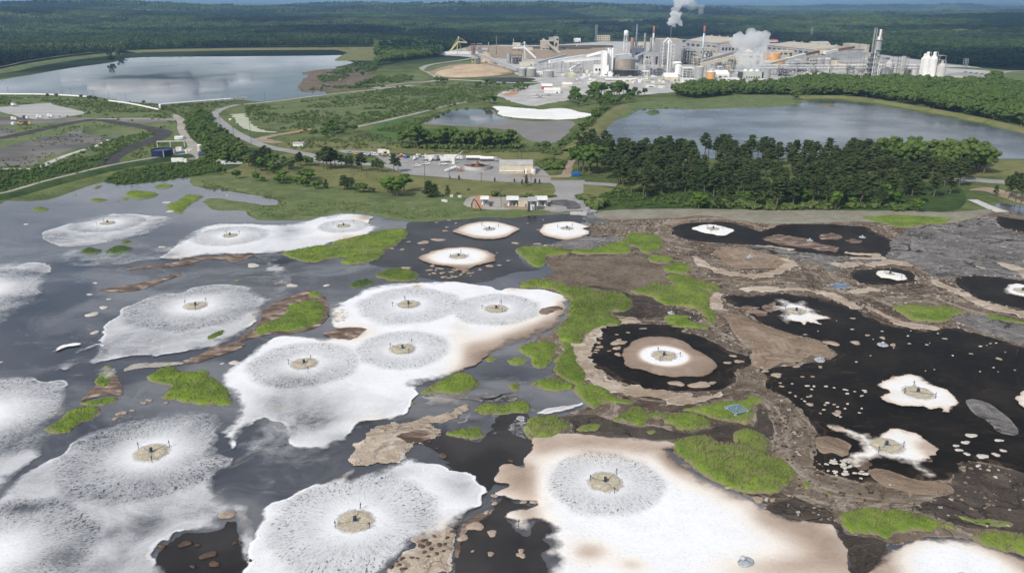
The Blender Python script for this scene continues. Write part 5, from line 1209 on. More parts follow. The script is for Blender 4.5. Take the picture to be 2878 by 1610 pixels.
# trees along the lawn and station road (L tile)
for x, yb, yt, w in ((1540, 1060, 790, 1.3), (1500, 1050, 840, 1.1), (1590, 1050, 800, 1.2), (1640, 1040, 830, 1.1), (1450, 1030, 850, 1.0), (1830, 1060, 890, 1.1), (1780, 1050, 900, 1.0), (1960, 1080, 860, 1.1), (1920, 1080, 900, 1.0), (2150, 1090, 930, 1.1), (2100, 1080, 950, 1.0), (2200, 1095, 960, 1.0), (2350, 1095, 870, 1.0), (2400, 1095, 920, .9), (1720, 1040, 880, 1.0)):
    treepx('pine', 'L', x, yb, yt, 'dark round-topped pine between lawn and station yard', 'pines along the station yard', w*1.6)
for x, yb, yt in ((800, 1000, 775), (850, 1010, 800), (760, 1000, 800), (700, 1000, 830), (900, 1030, 850), (640, 1050, 880), (680, 1080, 900), (750, 1080, 900), (820, 1100, 930), (900, 1110, 950), (960, 1110, 980), (1030, 1050, 900), (1080, 1060, 900), (1220, 1020, 850), (1190, 1020, 870), (1290, 1010, 880), (1320, 1020, 900), (1120, 1080, 950), (600, 1020, 860)):
    treepx('pine' if x % 3 else 'leaf', 'L', x, yb, yt, 'dark tree in the clump beside the road bend', 'tree clump at the road bend', 1.65)
for x, yb, yt in ((960, 1240, 1110), (1030, 1240, 1130), (1100, 1220, 1120), (1180, 1250, 1130), (1260, 1280, 1150), (1310, 1180, 1030), (1340, 1200, 1060), (1240, 1180, 1040), (1000, 1200, 1060), (1400, 1300, 1180), (1440, 1300, 1170), (1300, 1270, 1170)):
    treepx('leaf' if x % 4 else 'young', 'L', x, yb, yt, 'leafy small tree on the lawn slope above the reeds', 'small trees on the lawn slope', 1.5)
treepx('leaf', 'L', 450, 1180, 1040, 'dark solitary tree between lawn and reeds', None, 1.2)
treepx('leaf', 'L', 240, 1110, 1010, 'dark bushy tree by the lagoon corner', None, 1.3)
treepx('leaf', 'L', 310, 1110, 1030, 'smaller bushy tree beside the lagoon corner tree', None, 1.1)
for x, yb, yt in ((690, 1210, 1070), (760, 1215, 1130)):
    treepx('young' if x < 700 else 'leaf', 'L', x, yb, yt, 'pair of rounded trees beside the solitary dark tree', 'rounded pair on the lawn', 1.2)
treepx('ypine', 'L', 1530, 1300, 1180, 'single green conifer on the lawn', None, 1.1)
for x, yb, yt in ((1750, 1300, 1130), (1800, 1300, 1160), (1840, 1300, 1160)):
    treepx('ypine', 'L', x, yb, yt, 'conifer in the tight group on the lawn', 'conifer group on the lawn', 1.6)
for x, yb, yt in ((1920, 1340, 1200), (1980, 1340, 1210), (2060, 1340, 1260), (2100, 1340, 1270)):
    treepx('leaf', 'L', x, yb, yt, 'low dark bushy tree next to the conifer group', 'bushy trees next to the conifer group', 1.3)
for x, yb, yt, w in ((370, 640, 410, 1.0), (330, 600, 430, 1.0), (430, 650, 420, .9), (500, 590, 380, .9), (300, 570, 470, 1.0)):
    treepx('young', 'V', x, yb, yt, 'large spreading green tree above the reedy bank', 'spreading green trees on the lawn', w*1.4)
for x, yb, yt in ((750, 650, 480), (820, 650, 510), (780, 655, 560)):
    treepx('ypine', 'V', x, yb, yt, 'young pine in the trio above the shore', 'young pine trio', 1.7)
treepx('ypine', 'V', 950, 640, 525, 'lone young pine beside the trio', None, 1.1)
for x, yb, yt in ((1068, 470, 415), (1438, 490, 440), (1640, 490, 450), (1720, 520, 460), (1765, 525, 415), (1855, 510, 450), (1900, 510, 455), (975, 455, 425)):
    treepx('ypine', 'V', x, yb, yt, 'little conifer on the verge of the station road', 'verge conifers', 1.0)
for x, yb, yt in ((1450, 635, 565), (1770, 640, 590), (1800, 640, 595), (1530, 635, 605), (1710, 640, 610), (1060, 610, 580), (1165, 570, 545), (2010, 645, 610), (2060, 640, 610)):
    treepx('bush', 'V', x, yb, yt, 'small shrub on the lawn above the pump sheds', 'lawn shrubs', 1.1)
for x, yb, yt in ((2330, 660, 600), (2380, 680, 600), (2430, 700, 610), (2500, 740, 630), (2540, 740, 640), (2480, 770, 700)):
    treepx('bush', 'V', x, yb, yt, 'dense bush beside the boat ramp road', 'bushes beside the boat ramp', 1.5)

# row of big broadleaf trees before the small pond
TR = 'broadleaf row at the small pond'
for i, (x, yt) in enumerate(((500, 930), (550, 900), (600, 895), (650, 915), (700, 940), (760, 920), (810, 905), (860, 900), (920, 930), (970, 945), (1020, 930), (1070, 915), (1120, 925), (1170, 940), (1230, 940), (1270, 925), (1310, 980), (580, 950), (680, 960), (790, 950), (890, 960), (1000, 960), (1100, 960), (1200, 970), (1250, 970))):
    treepx('leaf', 'B', x, 1062+(i % 3)*5, yt, 'full green tree in the long row before the small pond', TR, 1.15)
grove('leaf', 'A 2280,950 2400,920 2500,930 2573,960 B 100,960 100,985 0,985 A 2350,1000', 14, (6, 9), 'leafy thicket tree beside the farm track', 'thicket by the farm track', 4, 1.3)
# hedge on the straight dike
grove('leaf', 'B 1620,1130 1700,1080 1760,1010 1830,950 1900,880 1990,800 2060,750 1980,740 1900,790 1830,880 1760,950 1700,1010 1600,1060 1450,1090', 36, (5, 9), 'leafy tree on the bank between the two ponds', 'trees on the bank between the ponds', 4.5, 1.3)
# dark clump between mill gate and lime patch
for x, yb, yt, w in ((1740, 730, 610, 1.0), (1720, 720, 640, 1.0), (1760, 735, 660, 1.0)):
    treepx('young', 'B', x, yb, yt, 'pale slender tree at the mill gate yard', 'slender trees at the gate yard', w)
for x, yb, yt in ((1870, 700, 590), (1900, 705, 575), (1930, 700, 580), (1950, 690, 600), (1885, 710, 620)):
    treepx('leaf', 'B', x, yb, yt, 'dark tall tree in the clump under the white tower', 'dark trees at the mill gate', 1.2)
for x, yb, yt in ((2020, 700, 580), (2060, 705, 575), (2090, 700, 590), (2040, 710, 620), (2170, 690, 620), (2130, 700, 640)):
    treepx('leaf', 'B', x, yb, yt, 'grey green tall tree in the clump under the brown bin', 'tall trees under the brown bin', 1.1)
grove('leaf', 'B 1640,760 1740,720 1850,700 2150,690 2250,690 2200,730 2050,760 1950,800 1800,790', 30, (6, 11), 'bushy tree in the belt below the mill', 'tree belt below the mill', 5, 1.4)
treepx('leaf', 'B', 1120, 752, 660, 'round dark tree at the head of the small pond', None, 1.5)
treepx('leaf', 'B', 1080, 745, 690, 'lower tree beside the round dark tree', None, 1.3)
treepx('leaf', 'B', 1160, 748, 695, 'small tree behind the round dark tree', None, 1.3)
grove('leaf', 'B 990,630 1100,610 1480,615 1460,640 1250,660 1020,640', 18, (6, 9), 'leafy tree in the strip before the clarifier basin', 'tree strip before the clarifier', 5, 1.2)
grove('leaf', 'B 720,600 800,585 820,600 760,612', 7, (7, 10), 'dark tree beside the gravel road corner', 'trees at the road corner', 4, 1.2)
# woods along the dull grey pond and mill
grove('leaf', 'C 0,700 170,670 480,665 760,665 1000,680 1000,692 850,690 500,690 200,715', 26, (9, 14), 'green tree at the front of the belt below the mill', 'front trees of the belt below the mill', 9, 1.35)
woodland('C 0,690 170,640 480,640 560,650 760,640 900,620 1050,590 1300,600 1700,600 2000,620 2000,660 1500,690 1000,690 850,690 500,690 200,715', 1/42., (.7, 1.2), 'green tree belt between the mill and the dull grey pond', 61)
grove('leaf', 'C 1350,700 1700,750 2000,805 2300,865 2573,915 2900,990 2900,950 2573,880 2300,830 2000,770 1700,720', 40, (11, 16), 'leafy tree at the front of the wood behind the curving dike', 'front trees of the wood behind the curving dike', 8, 1.5)
woodland('C 1000,690 1400,703 1700,750 2000,805 2300,865 2573,915 2900,990 2900,720 2573,660 2300,625 2000,630 1700,640 1300,660', 1/45., (.8, 1.35), 'dense green wood behind the curving dike', 62)
treepx('leaf', 'C', 915, 728, 640, 'solitary dark round tree on the reedy pond shore', None, 1.4)
grove('leaf', 'C 2280,605 2350,560 2420,600 2350,612', 8, (12, 15), 'dark tree clump beside the parking lot', 'trees beside the parking lot', 6, 1.4)
# woods beside the mill and at the sky mirroring pond
woodland('B 290,550 300,480 500,440 700,420 780,400 780,340 500,300 300,340 300,420 400,450 290,470', 1/50., (.9, 1.4), 'dense green wood between the sky pond and the mill', 63)
grove('leaf', 'A 2350,560 2420,500 2573,470 B 130,470 280,500 280,540 60,580 0,580 A 2500,600', 16, (7, 10), 'bushy tree on the brown spit of the sky mirroring pond', 'trees on the pond spit', 7, 1.5)
grove('leaf', 'B 130,620 300,590 400,600 300,630 180,640', 10, (5, 8), 'low bushy tree on the slope below the gravel road', 'bushes below the gravel road', 6, 1.5)
for x, yb, yt in ((345, 710, 675), (410, 712, 672), (590, 715, 682), (655, 735, 688), (690, 735, 690), (985, 800, 770), (1040, 760, 725), (760, 740, 712), (870, 770, 750)):
    treepx('leaf', 'A', x, yb, yt, 'small round tree along the white pipeline', 'small trees along the pipeline', 1.3)
grove('leaf', 'L 0,330 100,340 110,420 180,520 300,620 420,720 500,800 300,980 100,980 0,820', 22, (5, 8), 'dark leafy tree in the thicket between the two roads', 'thicket between the two roads', 6, 1.4)
grove('leaf', 'L 250,870 500,820 560,860 500,1000 300,990', 14, (6, 9), 'dark tree in the thicket behind the lagoon corner', 'thicket behind the lagoon corner', 4.5, 1.3)
grove('bush', 'B 1480,1180 1560,1150 1650,1170 1640,1230 1500,1230', 24, (2.5, 4.5), 'leafy shrub behind the pump house', 'shrubs behind the pump house', 3, 1.3)

# ---- uncountable cover: points carrying leaf clumps
def gn_scatter(name, pts, scl, meshes, label, cat):
    pts = np.asarray(pts); n = len(pts)
    coll = bpy.data.collections.new(name+'_source')
    for i, me in enumerate(meshes):
        coll.objects.link(bpy.data.objects.new('leaf_clump', me))
    me = bpy.data.meshes.new(name); me.from_pydata(pts.tolist(), [], []); 
    set_attr(me, 'rot', rng.uniform(0, 6.28, n)); set_attr(me, 'scl', scl)
    o = bpy.data.objects.new(name, me); COL.objects.link(o)
    ng = bpy.data.node_groups.new(name, 'GeometryNodeTree')
    ng.interface.new_socket('Geometry', in_out='INPUT', socket_type='NodeSocketGeometry')
    ng.interface.new_socket('Geometry', in_out='OUTPUT', socket_type='NodeSocketGeometry')
    N = ng.nodes; gi = N.new('NodeGroupInput'); go = N.new('NodeGroupOutput')
    ip = N.new('GeometryNodeInstanceOnPoints'); ci = N.new('GeometryNodeCollectionInfo')
    ci.inputs['Collection'].default_value = coll; ci.inputs['Separate Children'].default_value = True; ci.inputs['Reset Children'].default_value = True
    ip.inputs['Pick Instance'].default_value = True
    a1 = N.new('GeometryNodeInputNamedAttribute'); a1.data_type = 'FLOAT'; a1.inputs[0].default_value = 'rot'
    a2 = N.new('GeometryNodeInputNamedAttribute'); a2.data_type = 'FLOAT'; a2.inputs[0].default_value = 'scl'
    cx = N.new('ShaderNodeCombineXYZ'); L = ng.links
    L.new(a1.outputs['Attribute'], cx.inputs['Z']); L.new(cx.outputs[0], ip.inputs['Rotation']); L.new(a2.outputs['Attribute'], ip.inputs['Scale'])
    L.new(gi.outputs[0], ip.inputs['Points']); L.new(ci.outputs[0], ip.inputs['Instance']); L.new(ip.outputs[0], go.inputs[0])
    md = o.modifiers.new('cover', 'NODES'); md.node_group = ng
    return tag(o, label, cat, None, 'stuff')
def pts_in(spec, dens, z=0.05, clump=None, seed=0, drop=None):
    P = GP(spec) if isinstance(spec, str) else spec
    r = np.random.default_rng(seed)
    x0, y0 = P.min(0); x1, y1 = P.max(0)
    n = int((x1-x0)*(y1-y0)*dens)
    x = r.uniform(x0, x1, n); y = r.uniform(y0, y1, n)
    k = inside(P, x, y)
    if drop is not None: k &= ~inside(drop, x, y)
    if clump is not None: k &= fbm(x/clump[0], y/clump[0], 3, seed+3) > clump[1]
    return np.stack([x[k], y[k], np.full(k.sum(), z)], 1)
BM = [me_from('shrub_clump', bush_crown(700+i, 1.6, 1.5, 5, 9), M_SHRUB) for i in range(3)]
DM = [me_from('dark_shrub_clump', bush_crown(720+i, 1.8, 1.6, 5, 9), M_LEAF) for i in range(3)]
def cover(name, spec, dens, sr, meshes, label, clump=None, seed=1, z=0.05):
    p = pts_in(spec, dens, z, clump, seed, LAGOON)
    r = np.random.default_rng(seed+9)
    return gn_scatter(name, p, r.uniform(*sr, len(p)), meshes, label, 'shrubs')
cover('meadow_scrub', 'A 1770,770 2573,690 B 0,705 750,590 1000,620 1400,645 1200,690 1060,730 700,800 450,845 130,920 60,930 0,1000 A 2400,1000 2270,930 2050,940 1900,900 1790,840', 0.07, (0.4, 1.5), BM, 'green scrub dotting the meadow inside the road bend', (40, 0.46), 2)
cover('field_scrub', 'B -400,1000 100,1000 260,960 480,1020 900,1075 1400,1090 1700,1060 1600,1100 900,1110 300,1080 -300,1080', 0.08, (0.4, 1.4), BM, 'scrub between the tree row and the station yard', (25, 0.45), 3)
cover('thicket', 'L 0,330 150,400 200,500 330,600 430,690 430,780 560,800 500,960 300,1000 0,1000 K 2480,900 2400,760 2330,700 2230,560 2220,480', 0.09, (0.8, 2.0), DM, 'dark thicket between the gravel road and the main road', None, 4)
cover('dike_scrub', 'K -600,1120 0,1080 400,1060 800,960 1250,870 1300,930 1250,1060 700,1200 200,1330 -600,1500', 0.12, (0.6, 1.5), DM, 'dark scrub on the slope above the dark green lagoon dike', (20, 0.42), 5)
cover('shore_scrub', 'K 1450,1090 1900,1010 2573,930 L 0,930 250,990 300,1080 100,1100 K 2400,1130 2150,1160 1950,1195 1600,1235 1440,1245 1280,1205 1320,1150', 0.1, (0.6, 1.4), DM, 'scrub between the service track and the lagoon', None, 6)
cover('landfill_scrub', 'K 1000,830 1300,700 1860,600 1880,640 1500,790 1320,920 1250,870', 0.1, (0.6, 1.4), DM, 'scrub bank inside the cinder track loop', None, 7)
cover('tank_scrub', 'K 1500,930 1700,800 2000,700 2200,680 2240,760 1980,760 1780,820 1750,900 1640,1000', 0.06, (0.5, 1.3), BM, 'scrub around the blue tank', (20, 0.45), 8)
cover('pipe_scrub', 'A 0,700 600,715 780,745 1150,812 1250,830 1100,840 700,790 400,750 0,760', 0.08, (0.5, 1.5), BM, 'scrub below the white pipeline', (30, 0.5), 9)
cover('pipe_scrub', 'A 800,735 1150,760 1700,735 1560,800 1520,830 1350,860 1250,820 1160,790', 0.05, (0.7, 1.8), BM, 'scrub between the pipeline and the road bend', (25, 0.4), 10)
cover('marsh_reeds', 'B 2080,760 2250,745 2573,725 C 200,725 500,695 800,695 940,715 800,765 500,778 200,788 B 2300,788 2150,810', 0.05, (0.5, 1.2), BM, 'reeds and brush at the head of the dull grey pond', (30, 0.4), 11)
cover('bank_reeds', 'D 1450,20 1640,75 1850,115 2050,150 2300,170 2573,180 E 300,200 700,230 940,240 900,290 560,305 300,258 0,245 D 2250,290 2000,295 1860,280 1790,232 1560,225 1500,190 1480,170', 0.45, (0.25, 0.6), BM, 'reed tufts along the green reedy bank', (14, 0.4), 12, 0.3)
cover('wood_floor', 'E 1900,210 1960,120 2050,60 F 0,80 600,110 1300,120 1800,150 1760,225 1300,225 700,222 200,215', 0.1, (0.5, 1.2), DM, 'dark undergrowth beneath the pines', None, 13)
cover('slope_scrub', 'K -500,200 600,200 1100,240 1600,345 1900,400 2080,405 2170,560 2100,640 1900,560 1500,480 1150,430 700,430 1050,380 600,255 0,290 -500,330', 0.05, (.4, 1.5), BM, 'rough scrub on the slopes around the landfill cell', (22, .5), 19)
cover('slope_brush', 'K -500,1040 400,1020 500,1000 1000,850 1280,870 1290,1000 1260,1070 700,1210 200,1340 -500,1480', 0.07, (.5, 1.7), DM, 'dark brush along the foot of the ash terrace', (15, .45), 20)
cover('meadow_brush', 'A 1770,770 2573,690 B 0,705 750,590 1000,620 1400,645 1060,730 700,800 450,845 130,920 0,1000 A 2400,1000 2050,940 1790,840', 0.02, (.8, 2.2), DM, 'darker brush clumps in the overgrown meadow', (60, .52), 21)
cover('pond_margin', 'B 300,950 640,850 850,795 1130,780 1180,820 1150,800 980,785 850,800 660,890 480,960', 0.08, (.6, 1.8), BM, 'leafy margin around the small pond', None, 22)
cover('row_understory', 'B 470,1075 500,1045 800,1040 1100,1040 1330,1050 1360,1075 1000,1082 700,1080', 0.12, (1.2, 3.4), BM, 'green undergrowth beneath the tree row of the small pond', None, 15)
cover('spit_scrub', 'A 2300,560 2400,500 2573,480 B 300,500 600,570 400,630 0,650 -250,660 A 2330,640', 0.035, (.8, 2.4), DM, 'scrub on the brown spit of the sky mirroring pond', (40, .47), 16)
cover('lawn_tufts', 'L 330,1010 700,960 1000,880 1400,1000 2250,1070 2573,1090 V 560,420 1600,480 2100,560 2050,640 1250,632 300,620 L 1800,1290 700,1160', 0.03, (.15, .5), BM, 'coarse tufts on the mown lawn', (25, .5), 17)
cover('landfill_tufts', 'K -300,600 0,560 800,500 1150,480 1850,590 1400,660 900,860 400,1000 -300,1050', 0.03, (.3, 1.0), BM, 'grass tufts on the landfill terrace', (30, .5), 18)
cover('dike_hedge', 'B 1450,1095 1620,1080 1700,1010 1760,950 1830,880 1900,790 1960,760 1990,800 1900,880 1830,950 1760,1010 1700,1080 1600,1140', 0.08, (0.8, 2.0), BM, 'shrub cover on the bank between the ponds', None, 14)

LCM = [c for c, _ in LEAFS]
for spec, dens, sr, label, seed, _ in WOODS:
    p = pts_in(spec, dens, -1.0, None, seed); r_ = np.random.default_rng(seed)
    gn_scatter('woodland', p, r_.uniform(*sr, len(p)), LCM, label, 'woodland')
def chip_me(seed, mat):
    r = np.random.default_rng(seed); n = 7; a = np.sort(r.uniform(0, 6.28, n)); q = r.uniform(.6, 1.2, n)
    V = [(math.cos(a[i])*q[i], math.sin(a[i])*q[i], -.1) for i in range(n)]+[(math.cos(a[i])*q[i]*.9, math.sin(a[i])*q[i]*.9, .3+r.normal(0, .08)) for i in range(n)]
    me = bpy.data.meshes.new('crust_chip'); me.from_pydata(V, [], [tuple(range(n, 2*n))]+[(i, (i+1) % n, n+(i+1) % n, n+i) for i in range(n)]); me.materials.append(mat); return me
CRS = 'E 1850,310 2400,300 F 100,300 300,290 600,330 1000,340 2000,335 2300,275 2573,400 2700,700 2700,1000 2573,1000 2000,900 2573,1100 2700,1300 J 2700,1150 2200,1120 1900,1000 1500,950 1240,1080 900,1030 500,840 760,850 950,760 850,620 720,480 700,300 I 2500,200 1800,200 E 1800,1250 1900,1080 2200,1000 2440,900 2500,700 2500,560 1900,450'
for nm, mt, dn, sd_, lb in (('pale_crust_debris', M_PALE, .1, 81, 'pale crust flakes strewn over the sludge'), ('dark_crust_debris', M_MUD, .2, 82, 'dark crust lumps strewn over the sludge'), ('tan_crust_debris', M_TAN, .16, 83, 'tan crust lumps strewn over the sludge')):
    p = pts_in(CRS, dn, .16, (11, .46), sd_); r_ = np.random.default_rng(sd_)
    keep = ~np.any([inside(Q, p[:, 0], p[:, 1]) for Q in POOLS], axis=0); p = p[keep]
    gn_scatter(nm, p, .14*(5.0**r_.random(len(p))), [chip_me(sd_*10+i, mt) for i in range(3)], lb, 'debris')
# ---- the far woods: closed canopy running to the horizon
def grove_mesh(seed, n, spread, hh, mat):
    r = np.random.default_rng(seed); C = []; Rr = []
    for i in range(n):
        q = r.uniform(0.8, 1.3)
        C.append((r.uniform(-1, 1)*spread, r.uniform(-1, 1)*spread, hh*q*0.62)); Rr.append((hh*0.34*q, hh*0.34*q, hh*0.42*q))
    return me_from('grove_crown', clump_mesh(np.array(C), Rr, 10, seed, hh*0.09, 0.92, False), mat)
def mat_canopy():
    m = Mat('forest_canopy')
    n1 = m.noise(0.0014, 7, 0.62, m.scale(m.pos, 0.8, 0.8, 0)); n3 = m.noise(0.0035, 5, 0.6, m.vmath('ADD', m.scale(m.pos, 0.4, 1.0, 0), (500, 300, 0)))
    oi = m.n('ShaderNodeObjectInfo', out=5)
    c = m.mix(m.step(n1, 0.44, 0.56), (0.008, 0.017, 0.012), (0.042, 0.07, 0.024))  # pine and broadleaf stand tones, pushed apart to carry cloud shadow in colour
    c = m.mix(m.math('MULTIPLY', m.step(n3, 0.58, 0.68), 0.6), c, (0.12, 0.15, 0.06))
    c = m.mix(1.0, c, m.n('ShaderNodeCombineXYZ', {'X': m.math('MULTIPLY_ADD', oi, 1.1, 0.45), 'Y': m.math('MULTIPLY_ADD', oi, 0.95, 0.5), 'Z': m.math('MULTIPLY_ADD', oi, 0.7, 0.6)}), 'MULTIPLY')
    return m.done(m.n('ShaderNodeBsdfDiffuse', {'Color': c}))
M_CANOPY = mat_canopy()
HOLES = [POND_L, GP('A 2300,285 2573,250 B 540,245 560,275 0,285'), GP('A 820,470 900,372 1050,360 2573,335 B 320,335 340,450 0,470'), GP('A -900,620 -100,605 860,440 860,378 500,405 200,455 -100,512 -900,560'),
         GP('B 640,600 780,380 1000,322 1500,318 2000,292 2573,268 C 500,262 1000,318 1500,385 2030,470 2573,500 3000,530 3000,1300 C 0,1200 B 0,1200'), GP('C 1040,335 1060,300 1110,290 1180,310 1190,335'), GP('B 860,352 1000,325 1550,330 1550,260 1640,255 1660,330 1800,300 1740,280 1800,270 1860,310 1870,250 2010,250 2010,300 1500,345')]
def forest_pts(y0, y1, dens, seed):
    r = np.random.default_rng(seed)
    n = int((y1*y1-y0*y0)*0.78*dens)
    y = np.sqrt(r.uniform(y0*y0, y1*y1, n)); x = r.uniform(-0.78, 0.78, n)*y
    k = np.ones(n, bool)
    dl = np.interp(x/y, [-0.78, -0.62, -0.45, -0.32, -0.1, 0.0, 0.2, 0.5, 0.62, 0.78], [1330, 1420, 1600, 1720, 1750, 1750, 1900, 1600, 1330, 1250])
    k &= y > dl
    for h in HOLES:
        m = (y < h[:, 1].max()+5) & (y > h[:, 1].min()-5) & k
        if m.any(): k[np.nonzero(m)[0][inside(h, x[m], y[m])]] = False
    # a few clearings
    k &= ~((fbm(x/420, y/260, 3, 15) > 0.66) & (y > 2300))
    x, y = x[k], y[k]
    return np.stack([x, y, hills(x, y)-0.3], 1)
def far_wood(name, y0, y1, dens, mesh, sr, label, seed):
    p = forest_pts(y0, y1, dens, seed); r = np.random.default_rng(seed+1)
    gn_scatter(name, p, r.uniform(*sr, len(p)), mesh, label, 'forest')
    return len(p)
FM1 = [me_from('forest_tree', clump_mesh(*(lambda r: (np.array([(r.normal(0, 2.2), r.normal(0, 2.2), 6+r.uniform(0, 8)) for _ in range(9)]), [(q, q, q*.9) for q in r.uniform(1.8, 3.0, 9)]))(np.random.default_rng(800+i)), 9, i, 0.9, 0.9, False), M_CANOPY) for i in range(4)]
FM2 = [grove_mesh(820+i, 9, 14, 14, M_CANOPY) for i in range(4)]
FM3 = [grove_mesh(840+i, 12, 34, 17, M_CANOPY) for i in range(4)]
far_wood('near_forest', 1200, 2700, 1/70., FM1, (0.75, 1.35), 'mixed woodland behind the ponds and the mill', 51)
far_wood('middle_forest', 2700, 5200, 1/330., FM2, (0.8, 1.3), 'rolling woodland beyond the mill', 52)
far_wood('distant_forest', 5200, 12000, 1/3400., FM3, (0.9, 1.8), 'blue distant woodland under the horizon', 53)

# ================================================================== aerators, mooring posts, floating clumps
def mat_boil():
    m = Mat('churned_tan_water')
    co = m.obj_co(); n1 = m.noise(0.9, 5, 0.7, co)
    col = m.ramp(m.step(m.noise(1.6, 5, 0.7, co), 0.3, 0.72), [(0, (0.33, 0.28, 0.19)), (0.5, (0.42, 0.37, 0.27)), (1, (0.6, 0.56, 0.46))])
    rr = m.vmath('LENGTH', m.scale(co, 1, 1, 0))
    a = m.step(m.math('ADD', rr, m.math('MULTIPLY', m.math('SUBTRACT', n1, 0.5), 3.2)), 5.3, 2.7)
    return m.done(m.alpha(m.pbr(col, 0.6, m.bump(n1, 0.5, 0.2), 0.2), a))
M_BOIL = mat_boil()
M_MOTOR = plain('dark_motor', (0.05, 0.055, 0.06), 0.5, 0.2, 2.0)
M_FLOAT = plain('grey_fibreglass', (0.33, 0.36, 0.39), 0.5, 0.15, 1.0, dirt=0.4)
M_DOME = plain('pale_cowl', (0.36, 0.38, 0.4), 0.5, 0.1, 1.0)
M_POST = plain('tarred_post', (0.05, 0.045, 0.04), 0.8, 0.3, 2.0)
M_BLUE = plain('blue_steel_frame', (0.2, 0.31, 0.45), 0.6, 0.25, 0.8, dirt=0.4)

def boil_mesh(seed, R0):
    r = np.random.default_rng(seed); n, m = 40, 9; V = []; F = []
    ph = r.uniform(0, 6.28, 4)
    for j in range(m):
        t = j/(m-1)
        for k in range(n):
            a = 2*math.pi*k/n
            rr = R0*t*(1+(0.07*math.sin(3*a+ph[3])+0.06*math.sin(7*a+ph[0])+0.05*math.sin(11*a+ph[1])+0.04*math.sin(19*a+ph[2])+r.normal(0, 0.03))*t)
            V.append((rr*math.cos(a), rr*math.sin(a), 0.66+0.28*math.exp(-((t-0.45)/0.28)**2)+r.uniform(-0.05, 0.07)*(1-t*0.6) - 0.35*max(0, t-0.9)*10*0.25))
    for j in range(m-1):
        for k in range(n):
            F.append((j*n+k, (j+1)*n+k, (j+1)*n+(k+1) % n, j*n+(k+1) % n))
    return np.array(V), np.array(F)
BOILS = [me_from('churned_water', boil_mesh(i, 5.1), M_BOIL) for i in range(4)]
def aer_parts():
    fl = MB(); fl.lathe([(0.4, 0.2), (0.9, 0.25), (1.0, 0.5), (0.9, 0.75), (0.6, 0.88), (0.4, 0.9)], 16)
    mo = MB(); mo.lathe([(0.5, 0.85), (0.5, 1.0), (0.34, 1.08), (0.34, 1.75), (0.4, 1.8), (0.4, 1.9), (0.2, 2.02)], 12)
    for k in range(8):
        a = k*math.pi/4; mo.box(0.34*math.cos(a)-.03, 0.34*math.cos(a)+.03, 0.34*math.sin(a)-.03, 0.34*math.sin(a)+.03, 1.1, 1.72)
    ar = MB()
    for k in range(3):
        a = k*2*math.pi/3+.3; ar.tube((0.4*math.cos(a), 0.4*math.sin(a), 0.95), (1.3*math.cos(a), 1.3*math.sin(a), 0.7), 0.06, 5)
    return me_mb('aerator_float', fl, M_FLOAT), me_mb('aerator_motor', mo, M_MOTOR), me_mb('aerator_arm', ar, M_MOTOR)
A_FL, A_MO, A_AR = aer_parts()
A_CAP = me_mb('aerator_cap', MB().lathe([(0.43, 1.78), (0.43, 1.94), (0.25, 2.08), (0.05, 2.1)], 12), M_MOTOR)
FOAMNAME = {1: 'the thin foam oval', 2: 'the wide white foam mat', 3: 'the cream ended foam', 4: 'the lone white foam mat', 5: 'the cluster ring beside dark water', 6: 'the cream disc under the bank', 7: 'the cream disc touching grey crust',
            8: 'the tan ragged disc', 9: 'the cluster ring under the dark reed island', 10: 'the cluster ring beside the central reed bank', 11: 'the cluster ring beside the tan margin', 12: 'the tan disc of the round black pool', 13: 'the foam of the long black pool',
            14: 'the narrow foam of the small dark pool', 15: 'the flower shaped foam', 16: 'the foam inside the pale rim', 17: 'the broad foam below the leaf shaped island', 18: 'the large speckled disc', 19: 'the brilliant white foam', 20: 'the eight petalled rosette', 21: 'the ragged white splash'}
ab = np.random.default_rng(31)
for k, nm in FOAMNAME.items():
    p = AERP[k]
    e = empty('aerator', (p[0], p[1], 0.06), float(ab.uniform(0, 6.28)))
    tag(e, 'floating aerator churning tan water in '+nm, 'aerator', 'running aerators')
    b = obj_of('churned_water', BOILS[k % 4], e)
    sc = {14: 0.45, 13: 0.75, 16: 0.8, 15: 0.85, 21: 0.95, 1: 0.9, 2: 0.85, 3: 0.85, 6: 0.75, 7: 0.8}.get(k, 1.0)
    b.scale = (sc, sc, 1)
    obj_of('float', A_FL, e); mo_ = obj_of('motor', A_MO, e); obj_of('fan_cap', A_CAP, mo_); obj_of('arm_frame', A_AR, e)
# stopped aerators
def idle(t, x, y, label, tilt=0.0, s=1.0):
    p = G(t, x, y)
    e = empty('idle_aerator', (p[0], p[1], 0.15)); e.rotation_euler = (tilt, tilt*0.5, float(ab.uniform(0, 6))); e.scale = (s*.75, s*.75, s*.75)
    tag(e, label, 'aerator', 'stopped aerators')
    MB().lathe([(0.9, 0.0), (2.2, 0.15), (2.45, 0.5), (2.2, 0.72), (1.0, 0.95), (0.8, 1.0)], 20).build('float', M_FLOAT, e, False)
    MB().lathe([(0.75, 0.98), (0.7, 1.5), (0.55, 1.85), (0.25, 2.0)], 14).build('cowl', M_DOME, e, True)
    mb = MB()
    for k in range(3):
        a = k*2.09; mb.tube((0.7*math.cos(a), 0.7*math.sin(a), 1.1), (2.2*math.cos(a), 2.2*math.sin(a), 0.72), 0.07, 5)
    mb.build('arm_frame', M_MOTOR, e)
idle('F', 1023, 458, 'stopped grey aerator in the long black pool', 0, 0.9)
idle('F', 1403, 436, 'stopped grey aerator at the brown end of the long black pool', 0, 0.9)
idle('F', 590, 577, 'stopped aerator stranded on the oval brown crust', 0.05, 0.9)
idle('F', 1550, 1216, 'stopped pale aerator in the large black pool')
idle('F', 1093, 1325, 'stopped aerator beside the pointed brown slab', 0.1, 0.9)
idle('J', 545, 1375, 'stopped grey aerator lying tilted in the cream foam', 0.22, 1.15)
